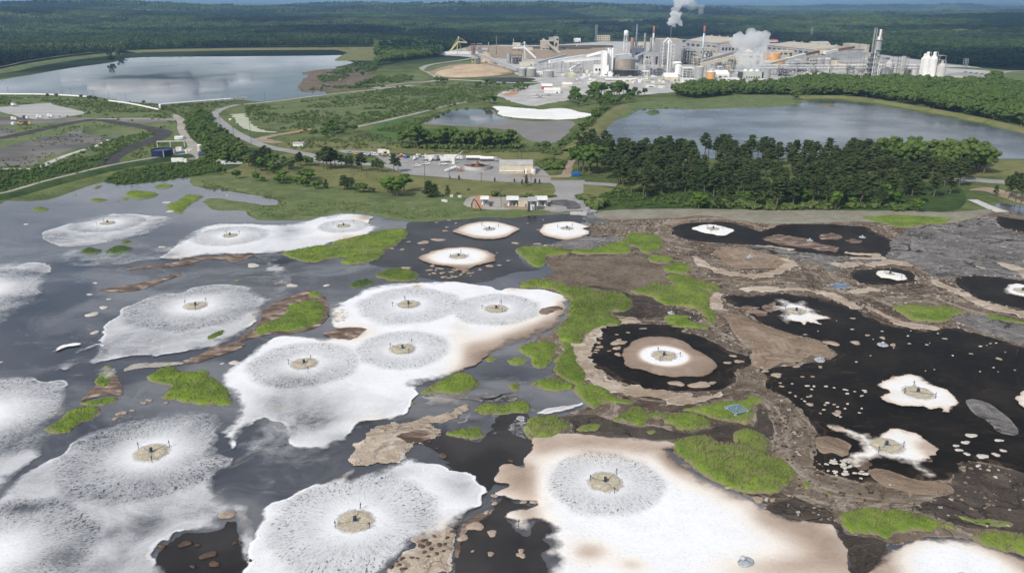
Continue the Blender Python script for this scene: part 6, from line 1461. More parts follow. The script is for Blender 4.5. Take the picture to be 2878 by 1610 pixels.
idle('F', 20, 985, 'stopped aerator in the dark mud gully', 0.2, 0.8)

POST = {4: 'D 1340,925 D 1492,908 D 1415,968', 1: 'D 700,352 D 752,325 D 822,340', 2: 'D 1637,412 D 1733,415 D 1625,438', 3: 'D 2412,350 D 2560,335 D 2450,366', 5: 'D 2088,1358 D 2250,1330 D 2230,1415',
        6: 'E 1065,360 E 1186,368 E 1100,396', 7: 'E 1612,375 E 1720,360 E 1700,392', 8: 'E 840,588 E 968,585 E 915,556', 9: 'E 420,940 E 510,895 E 537,952', 10: 'E 1068,960 E 1207,925 E 1213,980', 11: 'E 405,1240 E 560,1210 E 540,1280',
        12: 'E 2338,1272 E 2498,1308 E 2353,1338', 13: 'F 280,375 F 395,380 F 308,402', 14: 'F 1560,700 F 1685,735', 15: 'F 845,965 F 993,968 F 950,1005', 17: 'H 1005,555 H 1228,542 H 1103,655', 18: 'I 192,998 I 8,1130 I 255,1137',
        19: 'I 2040,745 I 1850,793 I 2025,882', 20: 'J 1772,103 J 1705,155 J 1928,190', 21: 'J 1517,585 J 1697,548'}
def post_mesh():
    a = MB(); a.tube((0, 0, -0.2), (0.03, 0.02, 2.5), 0.085, 7, 0.07)
    b = MB(); b.lathe([(0.17, 1.9), (0.17, 2.1)], 8); b.beam((-0.3, 0, 2.0), (0.35, 0, 2.02), 0.08, 0.08)
    return me_mb('post_pole', a, M_POST), me_mb('post_bracket', b, M_MOTOR)
P_PO, P_BR = post_mesh()
for k, sp in POST.items():
    tk = sp.split()
    for i in range(0, len(tk), 2):
        x, y = map(float, tk[i+1].split(','))
        p = G(tk[i], x, y)
        e = empty('mooring_post', (p[0], p[1], 0.05), float(ab.uniform(0, 6.28)))
        tag(e, 'dark mooring post holding the aerator of '+FOAMNAME[k], 'post', 'mooring posts of '+FOAMNAME[k])
        obj_of('pole', P_PO, e); obj_of('bracket', P_BR, e)
        c = AERP[k]; dv = Vector((c[0]-p[0], c[1]-p[1], 0)); dv.rotate(__import__('mathutils').Euler((0, 0, -e.rotation_euler.z)))
        mb_ = MB(); pr = Vector((0, 0, 1.95))
        for q in (.35, .7, 1.0):
            nx_ = Vector((dv.x*q*.85, dv.y*q*.85, 1.95-.95*q-.25*math.sin(math.pi*q))); mb_.tube(pr, nx_, .045, 4); pr = nx_
        mb_.build('mooring_line', M_MOTOR, e)
for t, x, y, lb in (('I', 1328, 1118, 'bare post standing in cream foam beside dark water'), ('F', 2513, 1285, 'bare leaning post in the large black pool'), ('F', 1198, 1355, 'short bare post beside the pointed brown slab'), ('J', 1762, 995, 'dark stump beside the ragged reed island')):
    p = G(t, x, y); e = empty('mooring_post', (p[0], p[1], 0.05), 0.4); e.rotation_euler = (0.08, 0.05, 0.4)
    tag(e, lb, 'post'); obj_of('pole', P_PO, e); obj_of('bracket', P_BR, e)

# blue lattice frames
def blue_frame(t, x, y, rz, label, s=1.0):
    p = G(t, x, y); e = empty('steel_frame', (p[0], p[1], 0.9 if t == 'J' else 0.2), rz); e.scale = (s, s, s); e.rotation_euler = (0.06, 0.1, rz)
    tag(e, label, 'frame')
    for yy in (-2.4, 2.4): MB().beam((-3.4, yy, 0.5), (3.4, yy, 0.5), 0.28, 0.28).build('side_rail', M_BLUE, e)
    for xx in (-3.2, -1.9, -0.6, 0.6, 1.9, 3.2): MB().beam((xx, -2.7, 0.62), (xx, 2.7, 0.62), 0.24, 0.2).build('cross_bar', M_BLUE, e)
    for xx, yy in ((-2.5, -2.2), (2.5, -2.2), (-2.5, 2.2), (2.5, 2.2)): MB().cyl(0.5, -0.3, 0.45, 10, (xx, yy)).build('float_drum', M_FLOAT, e, False)
    MB().beam((-2.6, -2.0, 0.8), (2.6, 2.0, 0.8), 0.2, 0.16).build('brace', M_BLUE, e)
blue_frame('J', 492, 285, 0.5, 'blue steel lattice frame stranded on a reed island', 0.82)
blue_frame('F', 1240, 792, 0.3, 'blue steel lattice frame stranded on the tan crust', 0.95)

# floating clumps
M_CLT = mat_ground_dirt('tan_clump', (0.26, 0.2, 0.15), (0.36, 0.29, 0.23), (0.48, 0.42, 0.35), 0.5)
M_CLB = mat_ground_dirt('brown_clump', (0.06, 0.04, 0.03), (0.11, 0.075, 0.055), (0.2, 0.15, 0.11), 0.8)
M_CLW = mat_ground_dirt('pale_clump', (0.42, 0.39, 0.35), (0.5, 0.47, 0.43), (0.3, 0.26, 0.22), 0.6)
def clump_me(seed, mat):
    r = np.random.default_rng(seed); n = 14; V = []; F = []
    ph = r.uniform(0, 6.28, 3)
    for j, (q, z) in enumerate(((1.0, -0.12), (0.98, 0.12), (0.8, 0.24), (0.42, 0.29), (0.02, 0.3))):
        for k in range(n):
            a = 2*math.pi*k/n
            rr = q*(1+0.22*math.sin(2*a+ph[0])+0.14*math.sin(3*a+ph[1])+0.08*math.sin(7*a+ph[2])+r.normal(0, 0.03))
            V.append((rr*math.cos(a), rr*math.sin(a), z*(1+r.normal(0, 0.12))))
    for j in range(4):
        for k in range(n): F.append((j*n+k, j*n+(k+1) % n, (j+1)*n+(k+1) % n, (j+1)*n+k))
    return me_from('sludge_clump', (np.array(V), np.array(F)), mat)
CLM = {m: [clump_me(900+i+j*10, mt) for i in range(5)] for j, (m, mt) in enumerate((('t', M_CLT), ('b', M_CLB), ('w', M_CLW)))}
CL_OCC = {}
def clump(p, rx, ry, kind, label, group, z=0.14, rz=None):
    o = obj_of('sludge_clump', CLM[kind][int(ab.integers(5))])
    o.location = (p[0], p[1], z); o.scale = (rx, ry, float(ab.uniform(0.7, 1.3))*min(1.0, 0.5+rx*0.3)); o.rotation_euler = (0, 0, float(ab.uniform(-.5, .5)) if rz is None else rz)
    tag(o, label, 'sludge clump', group)
def clumps_at(t, lst, kind, label, group, z=0.16):
    for x, y, w in lst:
        p = G(t, x, y); m = pxm(p)/TILES[t][2]
        w *= .82; clump(p, w*m/2, w*m/2*float(ab.uniform(0.6, 1.0)), kind, label, group, z)
def clumps_in(spec, n, sz, kind, label, group, seed, z=0.16, stretch=1.0):
    pp = pts_in(spec, 1.0, z, None, seed); r = np.random.default_rng(seed)
    for p in pp[r.permutation(len(pp))[:n]]:
        s = sz[0]*(sz[1]/sz[0])**(r.random()**2)
        clump(p, s*stretch, s*r.uniform(0.5, 0.9), kind, label, group, z)
clumps_at('E', [(645, 470, 95), (750, 450, 115), (1310, 475, 60), (490, 520, 40), (800, 385, 50), (815, 360, 35), (1195, 635, 40), (1258, 600, 40), (1000, 690, 30), (1055, 668, 30), (870, 718, 50), (780, 690, 50), (640, 520, 40), (1125, 640, 60), (420, 515, 30), (540, 465, 40), (880, 330, 30), (740, 325, 30), (830, 310, 30), (710, 640, 50), (690, 700, 30), (560, 690, 60), (520, 655, 80), (1470, 480, 60), (1530, 490, 50), (1400, 330, 20), (1510, 305, 20), (1475, 378, 30)], 't', 'tan sludge clump afloat on the dark water of the three discs', 'clumps around the three discs')
clumps_in('E 560,680 850,620 1150,640 1250,560 1200,500 1000,720 800,740', 26, (0.5, 1.6), 't', 'small tan crumb by the tan ragged disc', 'crumbs by the tan disc', 5, 0.2)
clumps_at('F', [(1180, 1198, 120), (1355, 1195, 90), (1625, 1210, 60), (1550, 1160, 50), (1100, 1310, 100), (930, 1365, 70), (840, 1360, 40), (700, 1400, 60), (1335, 1018, 40), (2000, 1165, 40), (1440, 1140, 40), (2390, 1310, 50), (2190, 1275, 30), (1100, 1370, 40), (990, 1135, 30), (2330, 1200, 30), (780, 1425, 90), (470, 1290, 60), (430, 1340, 60), (510, 1330, 80)], 't', 'tan crust floe afloat on the large black pool', 'floes on the large black pool')
clumps_at('J', [(1025, 225, 75), (1215, 295, 80), (1200, 225, 30), (1135, 228, 30), (1030, 165, 40), (920, 165, 30), (820, 95, 40), (780, 15, 90), (1100, 290, 30), (1230, 280, 60), (965, 185, 20), (880, 140, 30), (810, 70, 25), (970, 25, 30), (1045, 25, 30)], 't', 'pale crust floe drifting between brown crust and the petalled rosette', 'floes between crust and rosette')
clumps_at('J', [(2190, 450, 90), (2150, 500, 80), (2270, 600, 90), (2390, 485, 70), (2370, 590, 60), (2100, 555, 60), (2240, 670, 50), (2080, 525, 50), (2160, 585, 50), (2420, 560, 50)], 'w', 'grey crust floe between ragged splash and mud flat', 'floes between splash and mud')
clumps_at('I', [(785, 600, 70), (765, 440, 40), (690, 495, 40), (600, 500, 40), (820, 650, 30), (660, 450, 35), (1275, 637, 50), (1030, 865, 50), (1225, 830, 40), (745, 545, 30)], 'b', 'brown sludge lump at the edge of the dark channel', 'lumps at the dark channel', 0.3)
clumps_at('I', [(1020, 1110, 130), (1140, 1160, 95), (930, 1195, 90), (1130, 1310, 70), (1350, 1320, 75), (1370, 935, 60), (1445, 935, 70), (1160, 890, 60), (1350, 1290, 60), (1000, 1290, 30), (1160, 945, 50), (1100, 1010, 50)], 't', 'tan sludge raft on the dark open water', 'rafts on the dark open water', 0.3)
clumps_at('I', [(800, 965, 60), (745, 1005, 40), (745, 925, 35), (860, 1000, 40), (850, 1052, 35), (900, 1068, 40), (785, 1060, 30), (875, 1110, 60), (745, 1095, 45), (640, 1160, 50), (815, 1195, 40), (860, 1150, 55), (740, 975, 30), (650, 1215, 50), (720, 1185, 40), (680, 1235, 55), (760, 1245, 45), (630, 1255, 60), (700, 1275, 50), (800, 1240, 40), (650, 1300, 40), (490, 1345, 50), (450, 1365, 30), (600, 1345, 30), (500, 1420, 60), (410, 1405, 50), (560, 1340, 40), (740, 1310, 40), (790, 1290, 30), (680, 1330, 30), (470, 1390, 35), (780, 1130, 30), (830, 1090, 25)], 'b', 'dark brown clump embedded in the cream crust', 'clumps embedded in cream crust', 0.4)
clumps_at('I', [(2012, 1252, 60)], 'b', 'lone brown lump in the cream foam margin', None, 0.45)
clumps_at('I', [(2025, 1315, 70)], 'w', 'grey scum lump below the lone brown lump', None, 0.4)
clumps_at('I', [(2140, 1370, 90)], 'w', 'grey scum knot in cream foam beside the tilted aerator', None, 0.4)
clumps_at('I', [(1830, 1385, 260), (1990, 1370, 70)], 'w', 'pale rolled scum bar below the brilliant foam', 'rolled scum bars', 0.4)
clumps_at('I', [(1790, 1425, 60), (1900, 1440, 110)], 'w', 'white scum button on dark water under the rolled scum bar', 'white scum buttons', 0.4)
clumps_at('H', [(1650, 1030, 130)], 't', 'large tan clump ringed with brown in the grey foam', None, 0.4)
clumps_at('H', [(1170, 1255, 80), (1430, 1250, 40), (1510, 1320, 130), (1550, 1385, 90), (1395, 1405, 50), (1340, 1240, 100), (1740, 1228, 30), (1700, 1235, 40), (1825, 1365, 70), (2200, 1420, 60), (2300, 1430, 90)], 'b', 'brown sludge lump in the brown water pocket', 'lumps in the brown pocket', 0.4)
clumps_at('H', [(880, 290, 80), (840, 328, 60), (1080, 195, 60), (1205, 215, 30), (1040, 215, 50), (960, 270, 40)], 't', 'tan scum fleck on the water above the broad foam', 'flecks above the broad foam', 0.2)
clumps_at('D', [(1310, 587, 30), (1830, 635, 110), (2365, 780, 60), (2110, 780, 90), (650, 845, 50), (670, 990, 110), (690, 1120, 70), (750, 940, 70), (785, 880, 40), (690, 762, 40), (1170, 503, 60), (190, 338, 50), (1610, 1345, 40), (1700, 1340, 90), (1210, 180, 70), (1235, 245, 60), (1645, 130, 25), (10, 1335, 30)], 'w', 'pale scum scrap on the open water off the dike', 'scraps on the open water off the dike', 0.16)
clumps_in('E 0,960 90,960 110,1040 0,1050', 16, (0.5, 1.3), 'w', 'curdled scum lump between the collared island and the foam cluster', 'curds by the foam cluster', 6, 0.42)
clumps_in('J 1120,640 1250,620 1440,700 1420,790 1250,760 1150,720', 34, (0.35, 0.9), 'w', 'white foam crumb below the ragged splash', 'crumbs below the splash', 7, 0.45)
clumps_in('F 900,1000 1500,1060 2300,1150 2573,1240 2573,1441 1400,1441 1250,1250 900,1140', 26, (0.2, .7), 'w', 'small pale fleck on the large black pool', 'flecks on the large black pool', 8, 0.16)
clumps_in('J 750,0 1500,60 1500,300 1100,330 950,250', 22, (0.35, 1.0), 'w', 'tiny pale fleck between crust and rosette', 'flecks between crust and rosette', 9, 0.16)
clumps_in('E 1850,1180 2050,1100 2250,1090 2080,1200 2050,1330 2000,1441 1900,1400', 9, (0.3, 1.0), 't', 'tan fleck in the ring of the round black pool', 'flecks in the round black pool', 10, 0.16, 1.6)
clumps_at('E', [(2050, 1195, 120), (2045, 1235, 70), (1910, 1195, 50), (1920, 1225, 60), (2050, 1280, 60), (2055, 1175, 40)], 't', 'tan sludge raft in the black ring of the tan foam disc', 'rafts in the black ring', 0.2)
clumps_at('J', [(230, 85, 180), (60, 75, 120), (320, 70, 60)], 't', 'long brown sludge raft below the tan foam disc', 'rafts below the tan disc', 0.2)
clumps_at('J', [(650, 915, 110), (755, 918, 60), (700, 975, 30), (430, 830, 60), (1055, 975, 25)], 't', 'tan clump on the mud below the heart shaped island', 'clumps below the heart island', 0.25)

# ================================================================== pump station, sheds, vehicles, poles, pipeline
M_WHITE = plain('white_paint', (0.72, 0.72, 0.7), 0.5, 0.08, 0.4, dirt=0.25)
M_CREAMW = plain('cream_cladding', (0.58, 0.52, 0.4), 0.7, 0.1, 0.3, dirt=0.25)
M_ROOFG = plain('grey_metal_roof', (0.36, 0.355, 0.34), 0.5, 0.1, 0.3, dirt=0.3)
M_ROOFW = plain('white_metal_roof', (0.68, 0.68, 0.66), 0.5, 0.06, 0.3, dirt=0.2)
M_GREYM = plain('galvanised_steel', (0.3, 0.305, 0.31), 0.5, 0.15, 0.5, dirt=0.3)
M_DARKM = plain('dark_steel', (0.06, 0.062, 0.068), 0.6, 0.2, 0.5)
M_RUST = plain('rusty_steel', (0.2, 0.11, 0.07), 0.8, 0.3, 0.3)
M_NAVY = plain('navy_tank_paint', (0.018, 0.028, 0.085), 0.4, 0.2, 0.3)
M_TYRE = plain('tyre_rubber', (0.02, 0.02, 0.02), 0.9)
M_GLASS = plain('dark_glass', (0.02, 0.025, 0.03), 0.15, 0.1, 1.0, spec=0.6)
M_YELLOW = plain('yellow_paint', (0.6, 0.38, 0.05), 0.5, 0.12)
M_RED = plain('red_paint', (0.42, 0.06, 0.04), 0.5, 0.15)
M_BLUEP = plain('blue_paint', (0.03, 0.13, 0.42), 0.5, 0.12)
M_WOOD = plain('weathered_wood', (0.12, 0.095, 0.075), 0.85, 0.25)
M_SILVER = plain('silver_paint', (0.42, 0.43, 0.44), 0.35, 0.08, metal=0.3)

def wpx(t, x0, x1, yb):
    b = G(t, (x0+x1)/2, yb)
    return b, (x1-x0)/TILES[t][2]*pxm(b)

def win_row(e, w, d, z0, z1, n, mat, margin=0.08, wf=0.6, name='window'):
    """windows set proud of the front wall"""
    for i in range(n):
        xc = -w/2+w*(margin+(1-2*margin)*(i+0.5)/n); ww = w*(1-2*margin)/n*wf
        MB().box(xc-ww/2, xc+ww/2, -d/2-0.06, -d/2+0.02, z0, z1).build(name, mat, e)

def building(t, x0, x1, yb, yt, depth, wall, roof, label, rtype='gable', rh=0.22, rz=0.0, wins=0, door=True, cat='building', name='building', axis='x', group=None, wr=(0.45, 0.7), winmat=None):
    b, w = wpx(t, x0, x1, yb)
    H = max(2.5, height_for((b[0], b[1]+depth/2), t, (x0+x1)/2, yt)*0.97)
    e = empty(name, (b[0], b[1]+depth/2, 0.1), rz); tag(e, label, cat, group)
    if rtype == 'flat':
        MB().box(-w/2, w/2, -depth/2, depth/2, -0.3, H*0.97).build('wall', wall, e)
        mb = MB().box(-w/2-.15, w/2+.15, -depth/2-.15, depth/2+.15, H*0.97, H); mb.build('roof', roof, e)
    else:
        hw = H*(1-rh)
        MB().box(-w/2, w/2, -depth/2, depth/2, -0.3, hw).build('wall', wall, e)
        MB().gable(-w/2, w/2, -depth/2, depth/2, hw+0.003, H, axis, 0.25).build('roof', roof, e)
        H = hw
    if wins: win_row(e, w, depth, H*wr[0], H*wr[1], wins, winmat or M_GLASS)
    if door: MB().box(-w*0.06+w*0.3, w*0.06+w*0.3, -depth/2-0.05, -depth/2+0.02, 0, H*0.42).build('door', M_DARKM, e)
    return e, w, H
def tank(t, xc, wp, yb, yt, shell, roofm, label, rtype='cone', bands=3, group=None, cat='tank', name='storage_tank', ladder=True, rk=0.22, n=28, rail=False):
    b, w = wpx(t, xc-wp/2, xc+wp/2, yb); r = w/2
    e = empty(name, (b[0], b[1]+r, 0.1)); tag(e, label, cat, group)
    H = max(1.0, height_for((b[0], b[1]+r), t, xc, yt))
    rr = {'flat': 0.02*r, 'cone': rk*r, 'dome': 0.42*r, 'none': 0.0}[rtype]
    hs = max(0.5, H-rr)
    if rtype == 'none':
        MB().lathe([(r, -0.3), (r, hs), (r*0.97, hs), (r*0.97, hs*0.45), (0.01, hs*0.45)], n).build('shell', shell, e, False)
    else:
        MB().lathe([(r, -0.3), (r, hs)], n).build('shell', shell, e, False)
        prof = [(r*1.01, hs+0.002), (r*0.06, H)] if rtype in ('cone', 'flat') else [(r*1.0*math.cos(a), hs+0.002+rr*math.sin(a)) for a in np.linspace(0, 1.5, 7)]
        MB().lathe(prof, n).build('roof', roofm, e, rtype == 'dome')
    for i in range(bands):
        z = hs*(i+1)/(bands+0.6)
        MB().lathe([(r*1.0+0.02, z-0.12), (r+0.14, z-0.08), (r+0.14, z+0.08), (r+0.02, z+0.12)], n).build('band', shell, e, False)
    if ladder: MB().box(-0.35+r*0.5, 0.35+r*0.5, -r*0.9-0.25, -r*0.84, 0, hs).build('ladder', M_GREYM, e)
    return e, r, H

# pump house with filter tanks
e, w, H = building('V', 1485, 1830, 400, 252, 13, M_CREAMW, M_ROOFG, 'cream pump house with grey gable roof', 'gable', 0.3, 0.0, 0, True)
for i, x in enumerate((1510, 1572, 1636, 1702)):
    tank('V', x, 52, 396, 316, M_GREYM, M_SILVER, 'grey domed filter tank in front of the pump house', 'dome', 2, 'filter tanks of the pump house', ladder=False)
tank('V', 1765, 34, 402, 350, M_WHITE, M_ROOFW, 'small white tank at the corner of the pump house', 'dome', 1, None, ladder=False)
tank('V', 1838, 46, 408, 350, M_WHITE, M_ROOFW, 'larger white tank on tan soil by the pump house', 'cone', 1, None, ladder=False)
b = G('V', 1610, 398)
e = empty('pipe_header', (b[0], b[1]-1.0, 0.1)); tag(e, 'white pipe header before the filter tanks', 'pipe')
wd = 250/3.68*pxm(b)
MB().tube((-wd/2, 0, 1.6), (wd/2, 0, 1.6), 0.28, 8).build('pipe', M_WHITE, e)
for k in range(5): MB().tube((-wd/2+wd*k/4, 0, 0), (-wd/2+wd*k/4, 0, 1.7), 0.16, 6).build('support', M_WHITE, e)
# thickener basin
b, w = wpx('V', 1110, 1405, 345); r = w/2*0.96
e = empty('thickener', (b[0], b[1], 0.1)); tag(e, 'round open thickener basin with rusty bridge', 'basin')
MB().lathe([(r, -0.2), (r, 2.6), (r*0.965, 2.6), (r*0.965, 1.2), (0.1, 0.9)], 40).build('basin_wall', M_CONCRETE, e)
MB().lathe([(0.05, 1.5), (r*0.96, 1.5), (r*0.96, 1.52), (0.05, 1.53)], 40).build('sludge_surface', M_RUST, e)
MB().beam((-r*1.05, -1, 3.1), (r*1.02, 3, 3.3), 1.4, 0.35).build('bridge', M_GREYM, e)
for s in (-1, 1): MB().beam((-r*1.05, -1+s*.7, 4.0), (r*1.02, 3+s*.7, 4.2), 0.1, 0.1).build('handrail', M_GREYM, e)
MB().lathe([(1.6, 1.4), (1.6, 3.6), (0.9, 4.4), (0.5, 5.4)], 12).build('drive_column', M_RUST, e)
MB().lathe([(r*0.5, 2.0), (r*0.5, 2.6), (r*0.46, 2.6), (r*0.46, 2.0)], 30).build('inner_ring', M_RUST, e)
# machinery beside the thickener
b = G('V', 1010, 375); e = empty('screening_machine', (b[0], b[1], 0.1)); tag(e, 'low white screening machine beside the thickener', 'machine')
MB().beam((-6, -1, 0.6), (2, 1, 3.2), 1.8, 1.0).build('chute', M_WHITE, e)
MB().box(-2, 4, 1.5, 4.5, -.1, 2.2).build('housing', M_WHITE, e)
MB().box(2.5, 6, -2, 1, -.1, 1.6).build('drive_box', M_RUST, e)
for x in (-5, -2, 1): MB().tube((x, -0.5, 0), (x, -0.5, 1.5+x*0.2+1), 0.12, 6).build('leg', M_GREYM, e)
b = G('V', 1010, 300); e = empty('screw_press', (b[0], b[1], 0.1)); tag(e, 'white tower with inclined screw behind the thickener', 'machine')
MB().box(-1, 1, -1, 1, -.1, 5).build('tower', M_WHITE, e)
MB().tube((0.5, 0, 4), (6.5, 3, 8.5), 0.45, 8).build('screw_tube', M_ROOFG, e)
MB().tube((6, 2.8, 0), (6, 2.8, 8.2), 0.2, 6).build('support_post', M_GREYM, e)

# pump sheds on the shore
def shed(t, x0, x1, yb, yt, depth, label, roofm=M_ROOFW, pumps=2, wall=None):
    b, w = wpx(t, x0, x1, yb); H = height_for((b[0], b[1]+depth*0.5), t, (x0+x1)/2, yt)
    H = max(3.0, H)
    e = empty('pump_shed', (b[0], b[1]+depth/2, 0.1)); tag(e, label, 'shed')
    mb = MB(); mb.add([(-w/2-.3, -depth/2-.3, H*0.86), (w/2+.3, -depth/2-.3, H*0.86), (w/2+.3, depth/2+.3, H), (-w/2-.3, depth/2+.3, H), (-w/2-.3, -depth/2-.3, H*0.86+.15), (w/2+.3, -depth/2-.3, H*0.86+.15), (w/2+.3, depth/2+.3, H+.15), (-w/2-.3, depth/2+.3, H+.15)], [(0, 3, 2, 1), (4, 5, 6, 7), (0, 1, 5, 4), (1, 2, 6, 5), (2, 3, 7, 6), (3, 0, 4, 7)])
    mb.build('roof', roofm, e)
    for sx in (-1, 1):
        for sy in (-1, 1): MB().box(sx*(w/2-.1)-.1, sx*(w/2-.1)+.1, sy*(depth/2-.1)-.1, sy*(depth/2-.1)+.1, -.1, H*(0.87 if sy < 0 else 0.99)).build('post', M_GREYM, e)
    MB().box(-w/2, w/2, depth/2-.15, depth/2, 0, H*0.98).build('back_wall', wall or M_GREYM, e)
    for k in range(pumps):
        x = -w/2+w*(k+.5)/pumps
        MB().lathe([(0.7, 0), (0.7, 0.5), (0.45, 0.7), (0.45, 1.7), (0.25, 1.9)], 10, (x, -depth*0.1)).build('pump', M_GREYM if k % 2 else M_WHITE, e)
    return e
shed('V', 1292, 1370, 730, 645, 6, 'small white roofed pump shed on red clay', pumps=2)
shed('V', 1562, 1680, 742, 648, 7, 'wide white roofed pump shed beside the cream cabin', pumps=3)
shed('V', 1862, 1978, 742, 648, 7, 'white roofed pump shed beside the boat ramp', pumps=3)
building('V', 1676, 1780, 742, 660, 5, M_CREAMW, M_ROOFG, 'flat cream cabin between the pump sheds', 'flat', door=True, name='pump_cabin')
shed('V', 1784, 1872, 790, 655, 6, 'dark grey shed with white tank at the shore', M_ROOFG, 1)
tank('V', 1830, 48, 786, 715, M_WHITE, M_ROOFW, 'white tank inside the dark grey shed', 'dome', 0, ladder=False)
b = G('V', 1200, 800); e = empty('intake_pipe', (b[0], b[1], 0)); tag(e, 'black arched intake pipe at the shore', 'pipe')
mb = MB(); pts = [(0, 0, -0.3), (0.3, 0, 5.5), (1.2, 0, 7.6), (2.6, 0.3, 6.3), (4.0, 1.0, 3.4), (5.0, 2.2, 0.8)]
for i in range(5): mb.tube(pts[i], pts[i+1], 0.28, 8)
mb.build('hose', M_DARKM, e)
MB().box(-.5, .5, -.4, .4, -.3, 5.4).build('guide_frame', M_RUST, e)
for x, lb in ((1395, 'dark pump motor beside the small pump shed'), (2000, 'dark pump motor beside the ramp pump shed')):
    b = G('V', x, 735); e = empty('pump_motor', (b[0], b[1], 0.1)); tag(e, lb, 'pump')
    MB().lathe([(0.9, 0), (0.9, 0.8), (0.6, 1.0), (0.6, 2.0), (0.3, 2.3)], 12).build('motor', M_DARKM, e); MB().tube((0, 0, .5), (2.2, 0, .4), .25, 8).build('outlet', M_GREYM, e)
b = G('V', 1790, 800); e = empty('intake_screen', (b[0], b[1], 0)); tag(e, 'black intake screen in front of the dark grey shed', 'screen')
MB().box(-.7, .7, -.4, .4, -.3, 6).build('screen_frame', M_DARKM, e); MB().tube((0, 0, 5.6), (0, 3, 5.8), .2, 6).build('hose', M_DARKM, e)
# dock
b = G('V', 2300, 818); e = empty('dock', (b[0], b[1], 0.1)); tag(e, 'pale concrete dock at the foot of the boat ramp', 'dock')
w = 165/3.68*pxm(b)
MB().box(-w/2, w/2, -2.2, 2.2, -.4, 0.7).build('deck', M_CONCRETE, e)
for k in range(7): MB().box(-w/2+w*k/6-.08, -w/2+w*k/6+.08, -2.15, -2.0, 0.7, 1.7).build('rail_post', M_WHITE, e)
MB().box(-w/2, w/2, -2.16, -2.0, 1.55, 1.7).build('rail', M_WHITE, e)
b = G('V', 2412, 806); e = empty('work_boat', (b[0], b[1], 0.06), 0.2); tag(e, 'grey flat work boat moored beside the dock', 'boat')
MB().add([(-4, -1.6, 0), (3.2, -1.6, 0), (4.2, 0, 0.1), (3.2, 1.6, 0), (-4, 1.6, 0), (-4.1, -1.9, 1.1), (3.5, -1.9, 1.1), (4.9, 0, 1.2), (3.5, 1.9, 1.1), (-4.1, 1.9, 1.1)], [(0, 1, 6, 5), (1, 2, 7, 6), (2, 3, 8, 7), (3, 4, 9, 8), (4, 0, 5, 9), (4, 3, 2, 1, 0), (5, 6, 7, 8, 9)]).build('hull', M_GREYM, e)
MB().box(-2.5, -0.5, -1, 1, 1.1, 2.6).build('cabin', M_SILVER, e); MB().box(-4.4, -4.0, -.4, .4, .6, 1.6).build('outboard_motor', M_DARKM, e)
for x, y, lb in ((2345, 690, 'upturned grey boat hull beside the ramp'), (2425, 740, 'white drum tank beside the ramp')):
    b = G('V', x, y)
    if 'drum' in lb: tank('V', x, 26, y, y-28, M_WHITE, M_ROOFW, lb, 'dome', 1, ladder=False)
    else:
        e = empty('boat_hull', (b[0], b[1], .1), .4); tag(e, lb, 'boat')
        MB().add([(-3, -1.2, 0), (2.4, -1.2, 0), (3.6, 0, 0), (2.4, 1.2, 0), (-3, 1.2, 0), (-2.7, -.7, .9), (2, -.7, .9), (2.6, 0, .9), (2, .7, .9), (-2.7, .7, .9)], [(0, 1, 6, 5), (1, 2, 7, 6), (2, 3, 8, 7), (3, 4, 9, 8), (4, 0, 5, 9), (4, 3, 2, 1, 0), (5, 6, 7, 8, 9)]).build('hull', M_GREYM, e)
        MB().beam((-2.9, 0, .93), (2.6, 0, .93), .15, .1).build('keel', M_DARKM, e)
b = G('V', 2275, 425); e = empty('skip', (b[0], b[1], .1), .3); tag(e, 'blue waste skip at the road junction', 'skip')
MB().add([(-2.4, -1.2, 0.1), (2.4, -1.2, .1), (2.4, 1.2, .1), (-2.4, 1.2, .1), (-3, -1.3, 2.4), (3, -1.3, 2.4), (3, 1.3, 2.4), (-3, 1.3, 2.4)], [(0, 3, 2, 1), (0, 1, 5, 4), (1, 2, 6, 5), (2, 3, 7, 6), (3, 0, 4, 7), (4, 5, 6, 7)]).build('body', M_BLUEP, e)
for x in (-1.6, 0, 1.6): MB().box(x-.1, x+.1, -1.42, -1.25, .2, 2.3).build('rib', M_BLUEP, e)

# ---- vehicles
def wheel(e, x, y, r=0.42, wd=0.28):
    o = MB(); n = 12; V = []
    for s in (-wd/2, wd/2):
        for k in range(n): V.append((x+r*math.cos(2*math.pi*k/n), y+s, r+r*math.sin(2*math.pi*k/n)))
    o.add(V, [(k, (k+1) % n, n+(k+1) % n, n+k) for k in range(n)]+[tuple(range(n)), tuple(range(2*n-1, n-1, -1))])
    w_ = o.build('wheel', M_TYRE, e)
    s = wd/2+.02
    MB().box(x-r*.45, x+r*.45, y-s, y+s, r*.55, r*1.45).build('hub', M_SILVER, w_)
    return w_
def prism(name, pts, y0, y1, mat, e):
    n = len(pts)
    return MB().add([(x, y0, z) for x, z in pts]+[(x, y1, z) for x, z in pts], [tuple(range(n)), tuple(range(2*n-1, n-1, -1))]+[((k+1) % n, k, n+k, n+(k+1) % n) for k in range(n)]).build(name, mat, e)
